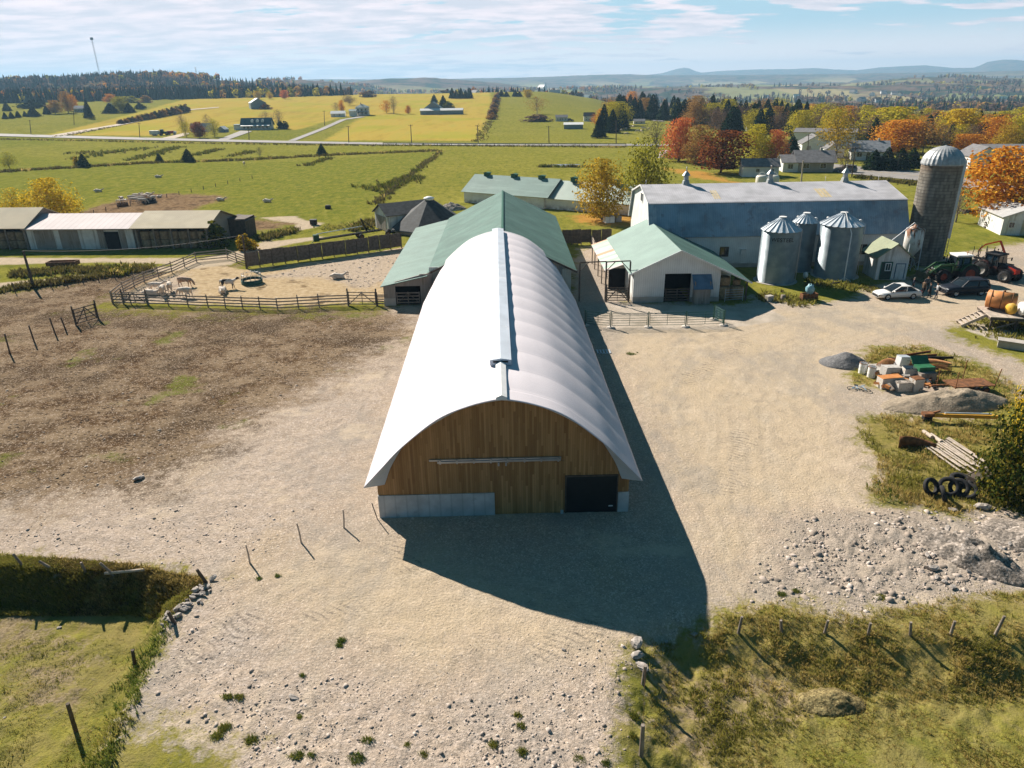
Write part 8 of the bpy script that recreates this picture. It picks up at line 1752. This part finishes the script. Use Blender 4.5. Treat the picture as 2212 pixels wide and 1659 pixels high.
stones('field_stones', scatter(3600, (-60,560,900,1240), lambda X, Y, g: (np.maximum(sdf(DIRT,X,Y), sdf(PASTDIRT,X,Y)) > 1.5) & (fbm(X*.2,Y*.2,3,44) > g.uniform(.2,.62,len(X))), 53), .03, .14, [(0,(.05,.035,.025)),(.4,(.10,.075,.05)),(.55,(.30,.24,.19)),(1,(.52,.44,.37))], 63)
stones('pen_stones', scatter(2500, (240,535,910,662), lambda X, Y, g: (np.maximum(sdf(PENROCK,X,Y), sdf(PENROCK2,X,Y)) > .2), 54), .07, .26, ST, 64)
def tufts(name, pts, hmin, hmax, mats_, seed, blades=5, wd=.09, spread=.5, patch=None):
    X, Y, Z = pts; n = len(X); g = np.random.default_rng(seed); H = g.uniform(hmin, hmax, n)*(.6+.8*fbm(X*.6,Y*.6,3,seed)); V = []; mi = []
    pick = np.clip(((fbm(X*.3,Y*.3,3,seed+3)-.3)/.4*len(mats_)+g.normal(size=n)*.55), 0, len(mats_)-.01).astype(int)
    for k in range(blades):
        a = g.uniform(0,2*pi,n); l = H*g.uniform(.7,1.15,n); o = g.uniform(0,spread,n)*H; bx = X+o*np.cos(a)*.6; by = Y+o*np.sin(a)*.6; w_ = wd*H*g.uniform(.6,1.3,n); ld = g.uniform(.15,.8,n)*l; c, s = np.cos(a), np.sin(a)
        V.append(np.stack([np.stack([bx-s*w_, by+c*w_, Z-.02],1), np.stack([bx+s*w_, by-c*w_, Z-.02],1), np.stack([bx+c*ld*.45+s*w_*.7, by+s*ld*.45-c*w_*.7, Z+l*.6],1), np.stack([bx+c*ld, by+s*ld, Z+l*.95],1)],1)); mi.append(pick)
    V = np.concatenate(V).reshape(-1,3); me = bigmesh(name, V, np.arange(len(V)).reshape(-1,4), [LM[k] for k in mats_]); me.polygons.foreach_set('material_index', np.concatenate(mi).astype(np.int32)); return tag(link(name, me), kind='stuff')
notpad = lambda X, Y: sdf(GRAVEL, X, Y) < .15
tufts('bank_grass', scatter(24000, (1380,1280,2330,1720), lambda X, Y, g: notpad(X,Y) & (np.maximum(sdf(RB,X,Y), sdf(RB2,X,Y)) > g.uniform(-.6,.6,len(X))) & (fbm(X*.8,Y*.8,3,45) > g.uniform(.25,.6,len(X))), 71), .06, .21, ['grass','dry','grass','dry','grass'], 81, 6, .07, .8)
tufts('yard_weeds', scatter(16000, (1820,745,2330,1125), lambda X, Y, g: notpad(X,Y) & (np.maximum(sdf(JUNK,X,Y), sdf(TIRE,X,Y)) > g.uniform(-.5,.6,len(X))) & (fbm(X*.7,Y*.7,3,46) > g.uniform(.25,.6,len(X))), 72), .12, .36, ['grass','dry','dry','weed','dry'], 82, 6, .07, .8)
tufts('pasture_grass', scatter(12000, (-60,1300,520,1720), lambda X, Y, g: (sdf(LOW_L,X,Y) > g.uniform(-1.0,.4,len(X))) & notpad(X,Y) & (fbm(X*.6,Y*.6,3,47) > g.uniform(.3,.62,len(X))), 73), .03, .09, ['grass','grass','dry','weed'], 83, 5, .14, 1.4)
tufts('edge_grass', scatter(7000, (60,1330,560,1720), lambda X, Y, g: (np.abs(sdf(LOW_L,X,Y)+.2) < g.uniform(.1,1.3,len(X))) & (sdf(GRAVEL,X,Y) < .5), 74), .09, .24, ['weed','weed','grass'], 84, 7, .08, .9)
tufts('lower_pasture_grass', scatter(12000, (1390,1440,2330,1720), lambda X, Y, g: (sdf(RB2,X,Y) < 1.0) & (sdf(LOW_R,X,Y) > 1) & (fbm(X*.6,Y*.6,3,48) > g.uniform(.3,.62,len(X))), 75), .03, .11, ['grass','dry','grass','dry'], 85, 5, .14, 1.4)
tufts('ditch_bank_grass', scatter(20000, (-60,1190,460,1330), lambda X, Y, g: (sdf(DRYBANK,X,Y) > g.uniform(-.3,.3,len(X))) | ((np.abs(sdf(LOW_L,X,Y)) < 2.2) & (sdf(GRAVEL,X,Y) < 0)), 76), .10, .26, ['grass','rush','dry','rush'], 86, 6, .07, .8)
WEEDS = [(492,1505,15),(516,1507,16),(652,1459,9),(648,1549,9),(486,1572,22),(470,1590,18),(544,1599,24),(642,1633,22),(672,1633,12),(738,1383,16),(732,1395,12),(794,1599,18),(770,1639,26),(916,1631,14),(1066,1611,14),(1126,1569,12),(1118,1545,9),(1370,1550,18),(1368,1590,14),(1377,762-0,1),(1363,765,18),(600,1245,9),(560,1250,8),(1900,1290,14),(1690,1285,14),(1720,1278,10),(1130,1625,16),(1250,1640,16),(1310,1650,14),(880,1610,10)]
def weedpts(g=np.random.default_rng(12)):
    xs, ys = [], []
    for x, y, w_ in WEEDS:
        p = P(x, y); r = w_*scale_at(p)*.6*g.uniform(.8,1.2); k = int(8+w_*2.6); a = g.uniform(0,2*pi,k); q = r*np.sqrt(g.random(k)); xs.append(p.x+q*np.cos(a)); ys.append(p.y+q*np.sin(a)*.8)
    X = np.concatenate(xs); Y = np.concatenate(ys); return X, Y, T(X, Y)
tufts('pad_weeds', weedpts(), .035, .12, ['weed','grass','weed'], 87, 9, .12, 2.2)
def linepts(lines, g=np.random.default_rng(13)):
    xs, ys = [], []
    for (x0,y0,x1,y1,n,w_) in lines:
        a, b_ = P(x0,y0), P(x1,y1); t = g.random(n); d = g.normal(size=n)*w_; nx, ny = -(b_.y-a.y), (b_.x-a.x); L = hypot(nx,ny); xs.append(a.x+(b_.x-a.x)*t+nx/L*d); ys.append(a.y+(b_.y-a.y)*t+ny/L*d)
    X = np.concatenate(xs); Y = np.concatenate(ys); return X, Y, T(X, Y)
tufts('field_rushes', linepts([(280,347,386,318,240,1.6),(150,345,330,318,160,2.5),(420,336,479,322,130,1.2),(493,339,546,328,90,1.2),(657,359,721,340,110,1.),(828,407,898,382,240,1.8),(150,331,250,330,100,3),(770,402,830,415,40,1),(1160,361,1290,361,90,.6)]), .5, 1.0, ['green','rush','green'], 88, 6, .16, .9)
tufts('ditch_weeds', linepts([(0,372,180,361,260,1.),(180,361,360,351,260,1.),(360,351,530,346,240,1.),(530,346,671,338,240,1.2),(671,338,945,326,420,1.2),(954,327,811,442,420,.7),(0,301,620,313,420,1.2),(620,313,1350,319,480,1.0),(1032,306,1058,262,260,1.6),(118,297,250,273,160,1.6),(0,655-25,330,583,500,.55),(30,594,300,580,260,.8),(560,520,640,497,160,.7),(760,500,812,478,160,1.),(1850,383,2000,402,260,1.)]), .45, .95, ['rush','rush','green','dry'], 89, 6, .14, .8)
tufts('shed_weeds', linepts([(100,585,330,575,380,.8),(20,595,120,590,160,.7),(700,497,800,480,200,1.2),(1640,640,1760,655,260,1.),(1740,612,1900,625,240,1.1),(2150,690,2212,740,220,1.2),(2180,690,2212,716,160,1.0)]), .2, .5, ['grass','rush','weed'], 90, 6, .13, .8)
